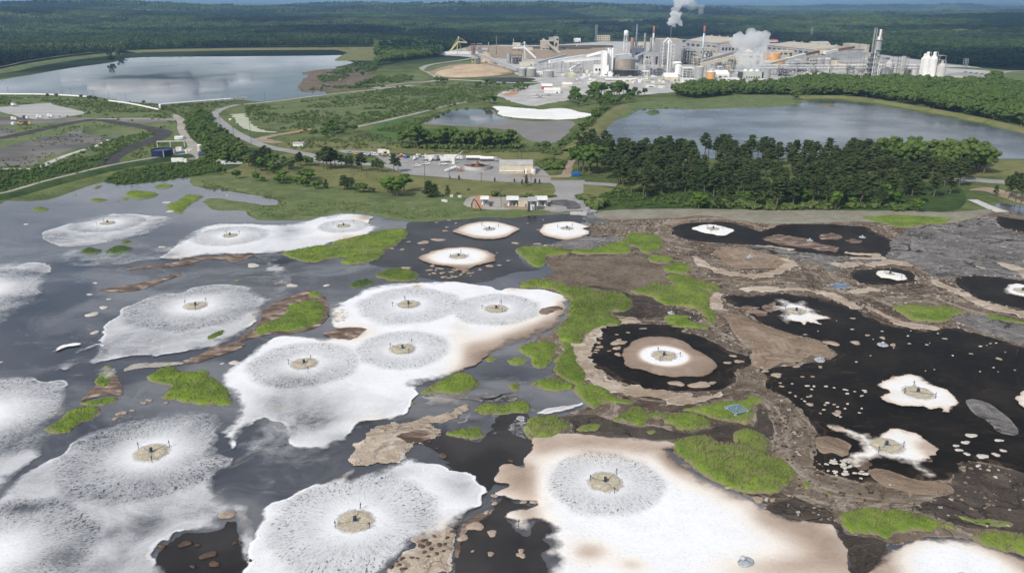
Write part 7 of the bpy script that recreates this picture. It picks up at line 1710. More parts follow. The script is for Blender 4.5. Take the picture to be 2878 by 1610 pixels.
def pickup(p, rz, paint, label, group=None):
    e = empty('pickup_truck', (p[0], p[1], 0.22), rz); tag(e, label, 'pickup', group)
    prism('body', [(-2.8, .5), (2.7, .5), (2.85, .75), (2.8, 1.05), (1.5, 1.2), (-0.7, 1.2), (-2.8, 1.22)], -.95, .95, paint, e)
    c = prism('cab', [(-1.0, 1.2), (1.4, 1.2), (0.75, 1.85), (-0.8, 1.88)], -.85, .85, paint, e)
    prism('window', [(-0.85, 1.28), (1.15, 1.26), (0.66, 1.74), (-0.72, 1.77)], -.87, -.84, M_GLASS, e)
    prism('window', [(-0.85, 1.28), (1.15, 1.26), (0.66, 1.74), (-0.72, 1.77)], .84, .87, M_GLASS, e)
    MB().add([(1.37, -.75, 1.24), (1.37, .75, 1.24), (.8, .7, 1.82), (.8, -.7, 1.82)], [(0, 1, 2, 3)]).build('windscreen', M_GLASS, e)
    MB().box(-2.7, -1.1, -.8, .8, 1.2, 1.235).build('load_bed', M_DARKM, e)
    for x in (-1.85, 1.85):
        for y in (-.86, .86): wheel(e, x, y)
def truck(p, rz, cabm, boxm, label, group=None, L=12.0, tanker=False, name='lorry'):
    e = empty(name, (p[0], p[1], 0.22), rz); tag(e, label, 'truck', group)
    prism('cab', [(L/2-2.4, .7), (L/2, .7), (L/2, 1.8), (L/2-.3, 3.0), (L/2-2.4, 3.1)], -1.2, 1.2, cabm, e)
    MB().add([(L/2+.01, -1.05, 1.85), (L/2+.01, 1.05, 1.85), (L/2-.27, 1.05, 2.85), (L/2-.27, -1.05, 2.85)], [(0, 1, 2, 3)]).build('windscreen', M_GLASS, e)
    MB().box(-L/2, L/2-2.3, -1.0, 1.0, .75, 1.05).build('chassis', M_DARKM, e)
    if tanker:
        mb = MB(); n = 14; V = []
        for x, q in ((-L/2, .8), (-L/2+.3, 1.0), (L/2-3.0, 1.0), (L/2-2.7, .8)):
            for k in range(n): V.append((x, 1.2*q*math.cos(2*math.pi*k/n), 2.25+1.15*q*math.sin(2*math.pi*k/n)))
        mb.add(V, [(j*n+k, j*n+(k+1) % n, (j+1)*n+(k+1) % n, (j+1)*n+k) for j in range(3) for k in range(n)]+[tuple(range(n)), tuple(range(4*n-1, 3*n-1, -1))]).build('tank', boxm, e, False)
    else:
        MB().box(-L/2, L/2-2.7, -1.25, 1.25, 1.06, 3.7).build('cargo_box', boxm, e)
    for x in (-L/2+1.0, -L/2+2.2, L/2-1.3):
        for y in (-1.05, 1.05): wheel(e, x, y, .5, .3)
def gv(t, x, y): return G(t, x, y)
pickup(gv('V', 630, 328), 0.1, M_WHITE, 'white pickup parked beside the station road')
pickup(gv('V', 725, 308), 0.15, M_WHITE, 'white pickup parked between pole and yard middle')
pickup(gv('V', 905, 312), 0.1, M_WHITE, 'white pickup parked beside the screening machine')
pickup(gv('V', 612, 256), 1.2, M_WHITE, 'white pickup parked end-on at the back of the yard')
pickup(gv('V', 780, 268), 1.3, M_WHITE, 'white pickup in front of the white box lorry')
pickup(gv('V', 640, 224), 0.9, M_WHITE, 'small white van-like pickup by the yard verge')
pickup(gv('V', 470, 232), 0.3, M_RED, 'red pickup at the edge of the yard')
pickup(gv('V', 170, 200), 0.2, M_WHITE, 'white pickup behind the dark pines')
pickup(gv('V', 10, 205), 0.2, M_YELLOW, 'orange pickup behind the dark pines')
pickup(gv('V', -60, 195), 0.2, M_SILVER, 'silver pickup at the end of the yard behind the pines')
truck(gv('V', 800, 262), 0.2, M_WHITE, M_WHITE, 'white box lorry at the back of the station yard')
truck(gv('V', 940, 282), 0.1, M_WHITE, M_WHITE, 'short white lorry beside the screw tower', L=9)
truck(gv('V', 1010, 258), 0.0, M_WHITE, M_WHITE, 'white trailer lorry under the inclined screw', L=14)
truck(gv('V', 1240, 262), -0.05, M_SILVER, M_WHITE, 'white tanker lorry behind the thickener', L=14, tanker=True)
truck(gv('V', 1375, 272), -0.05, M_SILVER, M_WHITE, 'second white tanker lorry next to the pump house', L=13, tanker=True)
truck(gv('V', 290, 200), 0.1, M_WHITE, M_WHITE, 'white lorry beside the yellow loader', L=9)
truck(gv('V', 840, 262), 1.3, M_DARKM, M_GREYM, 'dark lorry beside the white box lorry', L=7)
for k in range(16):
    x_ = 60+k*66+(k*37 % 23); pickup(gv('V', x_, 212+(k*53 % 17)+(x_ > 500)*12), .2+.9*(k % 2), (M_WHITE, M_SILVER, M_WHITE, M_BLUEP)[k % 4], 'vehicle in the back row of the station yard', 'back row vehicles of the station yard')
def loader(p, rz, label):
    e = empty('wheel_loader', (p[0], p[1], .22), rz); tag(e, label, 'loader')
    prism('body', [(-3.2, .8), (1.5, .8), (1.5, 2.0), (-1, 2.2), (-3.2, 2.0)], -1.1, 1.1, M_YELLOW, e)
    MB().box(-1.2, .6, -.8, .8, 2.1, 3.5).build('cab', M_GLASS, e); MB().box(-1.3, .7, -.9, .9, 3.5, 3.65).build('cab_roof', M_YELLOW, e)
    MB().beam((1.2, 0, 1.6), (4, 0, 1.0), 1.2, .35).build('lift_arm', M_YELLOW, e)
    prism('bucket', [(3.8, .2), (5.2, .2), (5.0, .4), (4.2, 1.5), (3.8, 1.4)], -1.5, 1.5, M_DARKM, e)
    for x in (-2.1, 1.6):
        for y in (-1.15, 1.15): wheel(e, x, y, .8, .5)
loader(gv('V', 310, 222), 0.6, 'yellow wheel loader parked behind the pines')

# ---- things by the navy tank (K tile)
e, r_, H_ = tank('K', 1912, 250, 940, 815, M_NAVY, M_NAVY, 'dark navy open tank beside the gravel road', 'none', 4, ladder=True, cat='tank')
building('K', 2102, 2200, 698, 660, 7, M_WHITE, M_ROOFW, 'white shed beside the gravel road', 'gable', 0.25)
tank('K', 2400, 58, 838, 755, M_CREAMW, M_ROOFW, 'upright cream tank at the thicket edge', 'dome', 2)
truck(gv('K', 2170, 985), 0.05, M_WHITE, M_WHITE, 'white box truck on the service track', L=11)
pickup(gv('K', 2335, 948), 0.1, M_SILVER, 'silver pickup at the gravel road foot')
pickup(gv('K', 2435, 880), 0.1, M_BLUEP, 'blue pickup under the thicket')
b = G('K', 2150, 850); e = empty('treatment_unit', (b[0], b[1], .1)); tag(e, 'cluttered treatment unit beside the navy tank', 'machine')
mr = np.random.default_rng(5)
for k in range(6):
    x = -9+k*3.6+mr.normal(0, .5); MB().cyl(0.7+mr.random()*.5, 0, 1.5+mr.random()*2, 10, (x, mr.uniform(-6, 4))).build('vessel', M_WHITE if k % 2 else M_SILVER, e)
for k in range(4): MB().tube((-10, -4+k*3, 1.2), (9, -4+k*3+mr.normal(0, .6), 1.3), .18, 6).build('pipe', M_WHITE, e)
MB().box(-4, 0, 5, 8, 0, 2.8).build('control_cabin', M_CREAMW, e); MB().box(3, 6, -7, -5, 0, 1.6).build('pump_box', M_BLUEP, e)
b = G('K', 2050, 790); e = empty('pipe_gantry', (b[0], b[1], .1)); tag(e, 'white pipe gantry behind the navy tank', 'gantry')
MB().tube((-10, 0, 4.5), (11, 2, 4.5), .3, 6).build('beam', M_WHITE, e)
for x in (-10, 0, 11): MB().tube((x, (x+10)/21*2, 0), (x, (x+10)/21*2, 4.6), .22, 6).build('leg', M_WHITE, e)
for (x, y, c, lb) in ((315, 455, M_WHITE, 'white dump truck by the landfill cell'), (480, 445, M_WHITE, 'white truck on the landfill edge'), (610, 435, M_WHITE, 'smallest white truck on the landfill edge'), (175, 470, M_WHITE, 'white truck below the landfill cell')):
    truck(gv('K', x, y), .1, c, M_DARKM if x == 315 else M_WHITE, lb, L=5)
loader(gv('K', 260, 520), 0.2, 'orange loader below the landfill cell')
tank('K', 148, 50, 520, 485, M_WHITE, M_ROOFW, 'small white tank below the landfill cell', 'dome', 1, ladder=False)
truck(gv('K', 335, 525), 0.3, M_YELLOW, M_DARKM, 'dark dump truck beside the orange loader', L=6)
truck(gv('K', 175, 300), 0.1, M_SILVER, M_WHITE, 'white trailer above the landfill cell', L=6)
for x, lb in ((1740, 'tan scrap heap beside the navy tank'),):
    b = G('K', x, 965); o = clump_me(77, M_CLW); oo = obj_of('scrap_heap', o); oo.location = (b[0], b[1], .2); oo.scale = (6, 2.5, 2); tag(oo, lb, 'heap')
building('L', 1130, 1250, 780, 725, 8, M_WHITE, M_ROOFG, 'small white shed by the turn-off', 'gable', 0.3)
building('L', 210, 310, 1000, 975, 5, M_WHITE, M_ROOFW, 'low white trailer hut behind the lagoon corner', 'flat')
for x, lb in ((365, 'white car behind the lagoon corner'), (470, 'second white car behind the lagoon corner'), (940, 'white car beside the tree clump')):
    pickup(gv('L', x, 1000 if x < 900 else 985), .2, M_WHITE, lb)
tank('L', 370, 34, 465, 446, M_WHITE, M_ROOFW, 'white tank on the verge inside the road bend', 'dome', 0, ladder=False)
# valve boxes on the reed bank
for x, y in ((990, 645), (1075, 650), (930, 700), (905, 695)):
    b = G('V', x, y); e = empty('valve_box', (b[0], b[1], .2), .3); tag(e, 'white valve box in the grass above the shore', 'valve box', 'white valve boxes')
    MB().box(-.9, .9, -.7, .7, -.1, 1.2).build('cabinet', M_WHITE, e); MB().box(-1.0, 1.0, -.8, .8, 1.2, 1.32).build('lid', M_ROOFW, e)

# ---- poles
def pole(t, x, yb, yt, label, group):
    b = G(t, x, yb); H = min(max(height_for(b, t, x, yt), 6), 24)
    e = empty('utility_pole', (b[0], b[1], .05), 0.3); tag(e, label, 'pole', group)
    MB().tube((0, 0, -.3), (0, 0, H), .2, 7, .13).build('mast', M_WOOD, e)
    MB().beam((-1.5, 0, H-.9), (1.5, 0, H-.9), .18, .2).build('crossarm', M_WOOD, e)
    for k in (-1.3, 0, 1.3): MB().cyl(.1, H-.8, H-.5, 6, (k, 0)).build('insulator', M_GREYM, e)
for x, yb, yt in ((715, 468, 250), (968, 460, 340), (1298, 490, 385), (115, 440, 380), (1812, 480, 400)):
    pole('V', x, yb, yt, 'wooden pole on the verge of the station road', 'poles of the station road')
pole('V', 1503, 742, 560, 'dark wooden pole among the pump sheds', None)
pole('V', 1750, 540, 420, 'wooden pole between the verge conifers', None)
pole('V', 1672, 260, 170, 'pale pole behind the pump house', None)
pole('V', 1712, 262, 185, 'second pale pole behind the pump house', None)
for x, yb, yt in ((630, 742, 450), (415, 645, 540), (250, 500, 420), (155, 430, 370), (378, 370, 310)):
    pole('L', x, yb, yt, 'tall pole beside the bending main road', 'poles of the main road')
for x, yb, yt in ((65, 690, 630), (235, 690, 655), (455, 695, 655), (517, 690, 640), (678, 705, 650), (790, 715, 665), (912, 725, 685), (1478, 735, 695), (1617, 730, 690), (1655, 728, 685), (1915, 720, 675), (2155, 700, 650), (2362, 685, 640)):
    pole('A', x, yb, yt, 'thin pole along the shore of the sky mirroring pond', 'poles along the big pond')

# ---- pipeline
def pipeline(spec, r, z, label, step=25.0):
    C = spline(GP(spec), 4, False)
    e = empty('pipeline', (0, 0, 0)); tag(e, label, 'pipeline')
    mb = MB()
    for i in range(len(C)-1): mb.tube((*C[i], z), (*C[i+1], z), r, 8)
    mb.build('pipe', M_WHITE, e)
    acc = 0.0
    for i in range(len(C)-1):
        acc += np.hypot(*(C[i+1]-C[i]))
        if acc > step:
            acc = 0; MB().box(C[i][0]-.4, C[i][0]+.4, C[i][1]-.4, C[i][1]+.4, -.2, z).build('support', M_CONCRETE, e)
pipeline('A -600,686 0,692 340,695 640,712', 0.9, 1.8, 'straight white pipeline along the sky mirroring pond')
pipeline('A 790,740 960,765 1150,806', 0.9, 1.8, 'white pipeline dropping towards the gravel road')
pipeline('A 1158,800 1162,782 1180,776 1450,752 1735,730', 0.9, 3.0, 'white pipeline with a bend above the thicket')
b = G('L', 485, 270); e = empty('pipe_bridge', (b[0], b[1], 0.1), .2); tag(e, 'steel pipe bridge where the pipeline meets the road', 'bridge')
for x in (-5, 5):
    for y in (-3, 3): MB().tube((x, y, 0), (x, y, 7), .3, 6).build('tower_leg', M_RUST, e)
for y in (-3, 3): MB().beam((-9, y, 7), (9, y, 7), .5, .8).build('girder', M_GREYM, e)
for y in (-3, 3): MB().beam((-5, y, .5), (5, y, 6.5), .2, .2).build('brace', M_RUST, e)

# ================================================================== the paper mill
M_BEIGE = plain('beige_concrete', (0.42, 0.38, 0.31), 0.8, 0.1, 0.08, dirt=0.3)
M_GREYC = plain('grey_cladding', (0.33, 0.33, 0.33), 0.6, 0.1, 0.06, dirt=0.3)
M_BROWNT = plain('brown_stained_steel', (0.3, 0.26, 0.22), 0.7, 0.2, 0.06, dirt=0.5)
M_TANROOF = plain('tan_gravel_roof', (0.4, 0.36, 0.29), 0.9, 0.1, 0.05)
M_ORANGE = plain('orange_tank_paint', (0.58, 0.3, 0.1), 0.6, 0.15, 0.1, dirt=0.3)
M_SKYB = plain('pale_blue_paint', (0.5, 0.6, 0.66), 0.5, 0.08, 0.1)
M_REDB = plain('red_band_paint', (0.36, 0.12, 0.08), 0.6, 0.2, 0.1)
M_BRICK = plain('brown_brick', (0.27, 0.16, 0.11), 0.85, 0.15, 0.1)
M_YSTEEL = plain('faded_yellow_steel', (0.55, 0.47, 0.2), 0.6, 0.12, 0.2)
M_SLATE = plain('slate_blue_steel', (0.12, 0.14, 0.19), 0.6, 0.2, 0.1)
M_PGREEN = plain('pale_green_panel', (0.45, 0.47, 0.42), 0.7, 0.1, 0.1)
M_PALEG = plain('pale_grey_silo', (0.5, 0.49, 0.46), 0.6, 0.1, 0.08, dirt=0.25)
M_WHITEB = plain('bright_white_cladding', (0.8, 0.8, 0.79), 0.5, 0.06, 0.08, dirt=0.15)
mrg = np.random.default_rng(404)

def lift(t, x, y, yb):
    """point shown at pixel (x, y), as far away as the ground at row yb"""
    b = G(t, x, yb); d = ray(*px(t, x, y)); k = b[1]/d[1]
    return Vector((d[0]*k, d[1]*k, CAM_H+d[2]*k))

def stack(t, xb, yb, xt, yt, wb, wt_, bands, label, collar=None):
    b = G(t, xb, yb); H = height_for(b, t, xb, yt); m = pxm(b)/TILES[t][2]
    e = empty('chimney', (b[0], b[1], .1)); tag(e, label, 'chimney')
    r0, r1 = wb*m/2, wt_*m/2
    f = lambda q: r0+(r1-r0)*q
    q0 = 0.0
    for q, mat, nm in bands:
        MB().lathe([(f(q0), H*q0-(.3 if q0 == 0 else 0)), (f(q), H*q)], 16).build(nm, mat, e, True); q0 = q
    MB().lathe([(r1*1.12, H-.8), (r1*1.12, H+.1), (r1*.8, H+.1), (r1*.8, H-2)], 16).build('rim', bands[-1][1], e)
    for q in (collar or []):
        MB().lathe([(f(q), H*q), (f(q)+1.4, H*q), (f(q)+1.4, H*q+.3), (f(q), H*q+.3)], 14).build('platform', M_DARKM, e)
    MB().box(-.3, .3, -r0*1.02-.3, -r1-.05, 0, H*.9).build('ladder', M_GREYM, e)
    return e
def conveyor(t, a, b, w, h, mat, label, legs=3, roofm=None):
    """inclined gallery between two points (x, y, base row)"""
    A, B = lift(t, *a), lift(t, *b)
    e = empty('conveyor', (0, 0, 0)); tag(e, label, 'conveyor')
    MB().beam(A, B, w, h).build('gallery', mat, e)
    up = Vector((0, 0, h/2+.12)); MB().beam(A+up, B+up, w*1.12, .2).build('gallery_roof', roofm or mat, e)
    for k in range(legs):
        p = A.lerp(B, (k+.6)/legs)
        if p.z > 3:
            for s in (-1, 1): MB().tube((p.x+s*w*.8, p.y, -.2), (p.x+s*w*.35, p.y, p.z-h*.3), .35, 5).build('trestle_leg', M_GREYM, e)
            MB().beam((p.x-w*.6, p.y, p.z*.5), (p.x+w*.6, p.y, p.z*.5), .3, .3).build('trestle_brace', M_GREYM, e)
def frame(t, x0, x1, yb, yt, depth, levels, mat, label, vessels=0, bays=2, cat='process tower', floors=True, vm=None, t_=.5):
    b, w = wpx(t, x0, x1, yb); H = height_for((b[0], b[1]+depth/2), t, (x0+x1)/2, yt)
    e = empty('process_tower', (b[0], b[1]+depth/2, .1)); tag(e, label, cat)
    for i in range(bays+1):
        for s in (-1, 1):
            x = -w/2+w*i/bays; MB().box(x-t_/2, x+t_/2, s*depth/2-t_/2, s*depth/2+t_/2, -.3, H).build('column', mat, e)
    for k in range(1, levels+1):
        z = H*k/levels
        if floors: MB().box(-w/2-.4, w/2+.4, -depth/2-.4, depth/2+.4, z-.35, z-.05).build('floor_deck', mat, e)
        else:
            for s in (-1, 1): MB().beam((-w/2, s*depth/2, z), (w/2, s*depth/2, z), t_, t_).build('beam', mat, e)
        if k < levels or not floors: MB().beam((-w/2, -depth/2, z-H/levels), (w/2, -depth/2, z), t_*.6, t_*.6).build('brace', mat, e)
    for k in range(vessels):
        x = -w/2+w*(k+.5)/vessels; r = min(w/vessels*.36, depth*.35); hh = H*mrg.uniform(.55, .95)
        MB().lathe([(r, 0), (r, hh*.92), (r*.5, hh), (r*.1, hh*1.01)], 14, (x, 0)).build('vessel', vm or M_SILVER, e)
    return e
def long_building(a, b, width, H, wall, roof, label, rh=0.0, wins=0, name='mill_hall', vents=0):
    """hall between two ground points along its front wall"""
    a = np.array(a[:2]); b = np.array(b[:2]); L = np.hypot(*(b-a)); rz = math.atan2(b[1]-a[1], b[0]-a[0])
    nrm = np.array([-math.sin(rz), math.cos(rz)]); c = (a+b)/2+nrm*width/2
    e = empty(name, (c[0], c[1], .1), rz); tag(e, label, 'building')
    MB().box(-L/2, L/2, -width/2, width/2, -.4, H).build('wall', wall, e)
    if rh > 0: MB().gable(-L/2, L/2, -width/2, width/2, H+.003, H+rh, 'x', 1.0).build('roof', roof, e)
    else: MB().box(-L/2-.6, L/2+.6, -width/2-.6, width/2+.6, H+.003, H+.9).build('roof', roof, e)
    for i in range(wins):
        x = -L/2+L*(i+.5)/wins; MB().box(x-L/wins*.3, x+L/wins*.3, -width/2-.1, -width/2+.05, H*.55, H*.78).build('window', M_DARKM, e)
    for i in range(vents):
        x = -L/2+L*(i+.5)/vents; MB().box(x-1.5, x+1.5, -2, 2, H+rh*.5, H+rh+2.2).build('roof_vent', M_GREYM, e)
    return e

# ---- grey tanks and gate yard
tank('M', 138, 160, 1140, 955, M_GREYC, M_ROOFW, 'grey tank at the chip pile side of the touching pair', 'cone', 2)
tank('M', 322, 208, 1150, 952, M_GREYC, M_ROOFW, 'wider grey tank of the touching pair', 'cone', 2)
tank('M', 676, 230, 1165, 1000, M_GREYC, M_CREAMW, 'single squat grey tank before the white tower', 'cone', 2)
building('M', 425, 560, 1125, 1030, 20, M_WHITE, M_ROOFW, 'low white building between the grey tanks', 'gable', .2)
building('W', 340, 480, 335, 258, 14, M_RED, M_ROOFW, 'red walled barn with white roof at the gate yard', 'gable', .45)
building('W', 375, 585, 390, 312, 16, M_WHITE, M_ROOFW, 'white gabled barn at the gate yard', 'gable', .4, axis='x')
building('W', 612, 735, 308, 240, 14, M_CREAMW, M_ROOFW, 'cream barn behind the white gabled barn', 'gable', .4)
building('M', 1085, 1230, 1150, 1065, 14, M_YSTEEL, M_PGREEN, 'yellow green shed with open bay near the squat tank', 'gable', .35)
building('M', 1330, 1400, 1050, 955, 12, M_CREAMW, M_ROOFW, 'small cream block house', 'flat')
building('M', 1400, 1510, 1055, 1015, 10, M_WHITE, M_ROOFW, 'low white garage beside the cream block house', 'gable', .3)
building('W', 1720, 1830, 312, 280, 12, M_WHITE, M_ROOFW, 'white flat loading shed on the gate yard', 'flat', wins=1, wr=(.2, .6))
building('W', 1885, 1960, 322, 292, 10, M_WHITE, M_ROOFW, 'white box office on the gate yard', 'flat')
building('W', 1755, 1965, 282, 255, 14, M_BEIGE, M_TANROOF, 'long pinkish shed behind the white loading shed', 'gable', .5)
building('W', 1180, 1530, 225, 192, 12, M_BRICK, M_ROOFW, 'long brown shed with white roof under the kiln', 'gable', .5)
building('W', 1530, 1760, 215, 190, 14, M_CREAMW, M_ROOFW, 'long cream shed under the kiln', 'gable', .5)
building('N', 870, 1140, 1245, 1065, 26, M_CREAMW, M_WHITEB, 'white roofed gabled hall in front of the boiler house', 'gable', .45)
building('N', 560, 770, 1240, 1150, 20, M_GREYC, M_ROOFG, 'grey gabled hall beside the white roofed hall', 'gable', .4)
building('N', 1225, 1500, 1270, 1180, 16, M_WHITE, M_ROOFW, 'white flat canteen block before the grey tank', 'flat', wins=2)
# ---- white tower (kiln house) with brown tank
e, w, H = building('M', 1775, 1872, 1140, 600, 22, M_WHITEB, M_WHITEB, 'tall blank white tower slab', 'flat', door=False)
b_ = building('M', 1612, 1772, 1090, 895, 20, M_WHITEB, M_WHITEB, 'white wing at the foot of the white tower', 'flat', wins=2, wr=(.35, .6))
building('M', 1800, 1912, 1142, 900, 12, M_WHITEB, M_WHITEB, 'white stair block before the white tower', 'flat', wins=1, wr=(.12, .2))
building('M', 1922, 2000, 1150, 1030, 10, M_WHITEB, M_WHITEB, 'little white gabled turret hut', 'gable', .3, axis='y')
for i, (x, yt) in enumerate(((1905, 560), (1945, 590), (1985, 565))):
    tank('M', x, 44, 1130, yt, M_WHITEB, M_WHITEB, 'slim white vessel bundled against the white tower', 'dome', 3, 'slim white vessels', ladder=False, cat='vessel')
tank('M', 2250, 470, 1135, 690, M_BROWNT, M_GREYM, 'huge brown stained bin with a dark roof', 'cone', 2, rk=.35)
frame('M', 2010, 2480, 1148, 1000, 40, 1, M_DARKM, 'dark steel legs below the brown bin', 0, 6)
conveyor('M', (690, 842, 1090), (1430, 725, 1050), 5.5, 4.5, M_WHITEB, 'long white conveyor gallery climbing to the white tower', 4)
conveyor('M', (1480, 722, 1060), (1780, 642, 1090), 4.5, 4, M_WHITEB, 'upper white conveyor gallery at the white tower', 1)
conveyor('M', (1000, 832, 1080), (1775, 765, 1080), 5, 4, M_WHITE, 'flatter white conveyor gallery below the long one', 3)
conveyor('M', (2005, 738, 1080), (2370, 698, 1060), 5, 4, M_WHITEB, 'white conveyor crossing the brown bin', 1)
conveyor('M', (450, 862, 1000), (1030, 702, 960), 4, 3.5, M_SILVER, 'thin grey conveyor behind the white galleries', 4)
conveyor('M', (1120, 1000, 1100), (1330, 880, 1060), 3, 3, M_WHITE, 'short white conveyor ramp in the yard', 1)
conveyor('Q', (745, 372, 560), (1310, 600, 640), 4.5, 4, M_SILVER, 'grey conveyor running down from the chip pile tower', 4)
frame('Q', 690, 780, 555, 375, 16, 5, M_GREYM, 'chip tower of grey steel beside the chip heap', 2, 2)
frame('Q', 650, 700, 550, 430, 8, 2, M_YSTEEL, 'leaning yellow steel chute at the chip tower', 0, 1, floors=False)
# ---- stackers
def stacker(t, mast, base1, base2, boom, tail, mat, label):
    e = empty('stacker_crane', (0, 0, 0)); tag(e, label, 'crane')
    yb = base1[1]
    M_, B1, B2, BO, TL = lift(t, *mast, yb), lift(t, *base1, yb), lift(t, *base2, yb), lift(t, *boom, yb), lift(t, *tail, yb)
    B1.z = B2.z = -.2
    off = Vector((0, 14, 0))
    MB().tube(B1, M_, 1.1, 6, .7).build('mast_leg', mat, e); MB().tube(B2+off, M_, 1.0, 6, .7).build('mast_leg', mat, e)
    piv = M_.lerp(B1, .3)
    MB().beam(piv, BO, 2.2, 2.4).build('boom', mat, e); MB().beam(piv, TL, 3.2, 3.6).build('tail_truss', mat, e)
    MB().tube(M_, BO, .3, 5).build('stay_cable', M_WHITE, e); MB().tube(M_, TL, .3, 5).build('stay_cable', M_WHITE, e)
    MB().box(M_.x-1.6, M_.x+1.6, M_.y-1.6, M_.y+1.6, M_.z-1.2, M_.z+1.2).build('mast_head', mat, e)
    MB().box(B1.x-5, B1.x+7, B1.y-3, B1.y+16, -.3, 1.6).build('carriage', M_GREYM, e)
stacker('Q', (455, 130), (430, 352), (495, 352), (580, 208), (322, 348), M_YSTEEL, 'yellow A-frame stacker crane beside the woods')
stacker('Q', (1410, 205), (1420, 452), (1385, 452), (1240, 288), (1575, 430), M_WHITE, 'white A-frame stacker crane behind the grey tanks')
e = empty('loading_deck', tuple(G('Q', 350, 372))); tag(e, 'long white loading deck under the yellow crane', 'deck')
MB().box(-75, 75, -3, 3, -.2, 5).build('deck', M_WHITE, e)
for x in range(-70, 71, 28): MB().box(x-1, x+1, -3.4, -3.02, -.2, 5).build('pier', M_CONCRETE, e)
# ---- log yard buildings
frame('Q', 640, 700, 395, 225, 18, 4, M_RUST, 'rusty steel debarking tower', 1, 2)
frame('Q', 735, 790, 395, 222, 14, 3, M_GREYM, 'grey steel tower with white cabin in the log yard', 1, 1)
building('Q', 780, 875, 385, 285, 24, M_CREAMW, M_ROOFG, 'cream shed in the log yard', 'gable', .3)
tank('Q', 1185, 62, 510, 362, M_GREYC, M_GREYM, 'upright pale grey silo behind the chip heap', 'flat', 3, cat='silo')
frame('Q', 1230, 1370, 520, 390, 20, 3, M_DARKM, 'dark cluttered chip screening tower', 3, 3)
stack('Q', 1005, 380, 1000, 110, 12, 8, [(1.0, M_RUST, 'shaft')], 'thin rusty chimney in the log yard')
stack('Q', 893, 372, 893, 200, 16, 12, [(1.0, M_GREYM, 'shaft')], 'short grey vent stack in the log yard')
stack('Q', 1252, 300, 1252, 150, 14, 10, [(1.0, M_GREYM, 'shaft')], 'grey vent stack behind the white crane')
building('Q', 1240, 1350, 330, 205, 30, M_BARE, M_TANROOF, 'tan roofed shed behind the white crane', 'gable', .5)
building('Q', 1440, 1530, 360, 275, 26, M_BARE, M_TANROOF, 'second tan roofed shed behind the white crane', 'gable', .5)
building('M', 70, 380, 925, 850, 22, M_CREAMW, M_CREAMW, 'low cream chip screen house behind the grey tanks', 'flat')
e, w, H = building('M', 515, 790, 600, 400, 60, M_BEIGE, M_BEIGE, 'big blank beige concrete house', 'flat', door=False, wins=3, wr=(.1, .2))
building('M', 690, 782, 600, 330, 40, M_GREYC, M_BROWNT, 'grey upper block behind the beige concrete house', 'flat', door=False)
e, w, H = building('M', 786, 880, 602, 318, 40, M_BEIGE, M_BEIGE, 'tall beige tower with dark openings', 'flat', door=False)
for k, (x, z) in enumerate(((.2, .82), (0, .5), (-.1, .36))): MB().box(w*x-2.5, w*x+2.5, -20.1, -19.9, H*z-2, H*z+2).build('window', M_GLASS, e)
conveyor('M', (560, 380, 560), (915, 672, 690), 4, 4, M_TANROOF, 'tan conveyor slanting across the beige house', 1)
building('M', 1192, 1338, 432, 350, 22, M_WHITE, M_WHITE, 'small white house on the wooded rise', 'gable', .3)
frame('M', 1690, 1935, 425, 300, 20, 3, M_CREAMW, 'cream lattice substation at the wood edge', 0, 6, floors=False, t_=1.2, cat='substation')
frame('M', 1640, 1672, 425, 80, 6, 7, M_GREYM, 'grey lattice mast at the substation', 0, 1, floors=False, t_=.6, cat='mast')
# ---- water tower
b = G('M', 2262, 622); H = height_for(b, 'M', 2262, 188); m = pxm(b)/7.351
e = empty('water_tower', (b[0], b[1], .1)); tag(e, 'white water tower on tall legs', 'water tower')
zt = H*.76; r = 47*m
MB().lathe([(r*.5, zt-1.5), (r, zt), (r, H*.93), (r*.75, H*.98), (r*.1, H)], 20).build('tank', M_WHITE, e, True)
for k in range(5):
    a = k*2*math.pi/5; MB().tube((r*1.15*math.cos(a), r*1.15*math.sin(a), -.3), (r*.92*math.cos(a), r*.92*math.sin(a), zt+1), .5, 6).build('leg', M_WHITE, e)
MB().tube((0, 0, 0), (0, 0, zt), .6, 8).build('riser_pipe', M_WHITE, e)
for q in (.33, .66): MB().lathe([(r*1.08, zt*q), (r*1.08, zt*q+.4), (r*1.02, zt*q+.4), (r*1.02, zt*q)], 5, (0, 0)).build('ring_brace', M_WHITE, e)
# ---- chimneys
stack('N', 190, 665, 200, 340, 84, 70, [(1.0, M_BRICK, 'shaft')], 'thick brown brick stack below the dark chimney')
stack('N', 270, 700, 288, 58, 62, 34, [(1.0, M_SLATE, 'shaft')], 'tall slate dark chimney', [.45])
stack('N', 447, 650, 455, 250, 46, 40, [(1.0, M_BROWNT, 'shaft')], 'brown chimney beside the red topped one', [.75])
stack('N', 575, 650, 580, 345, 46, 42, [(1.0, M_BROWNT, 'shaft')], 'shorter brown chimney beside the red topped one')
stack('N', 620, 640, 655, 100, 38, 34, [(.73, M_WHITE, 'shaft'), (1.0, M_REDB, 'red_band')], 'white chimney with a faded red top', [.52])
stack('N', 1645, 800, 1710, 98, 46, 42, [(.8, M_SKYB, 'shaft'), (1.0, M_REDB, 'red_band')], 'pale blue chimney with a rusty red top', [.32, .8])
stack('N', 2278, 560, 2285, 275, 24, 22, [(.6, M_BROWNT, 'shaft'), (1.0, M_WHITE, 'white_band')], 'short chimney with a white tip')
stack('N', 985, 420, 985, 125, 8, 6, [(1.0, M_GREYM, 'shaft')], 'thin mast on the boiler house')
stack('O', 1420, 735, 1425, 605, 18, 16, [(1.0, M_WHITEB, 'shaft')], 'short bright white vent stack by the rusty conveyor')
stack('O', 2035, 1140, 2050, 905, 26, 22, [(1.0, M_CREAMW, 'shaft')], 'cream vent column before the pipe racks')
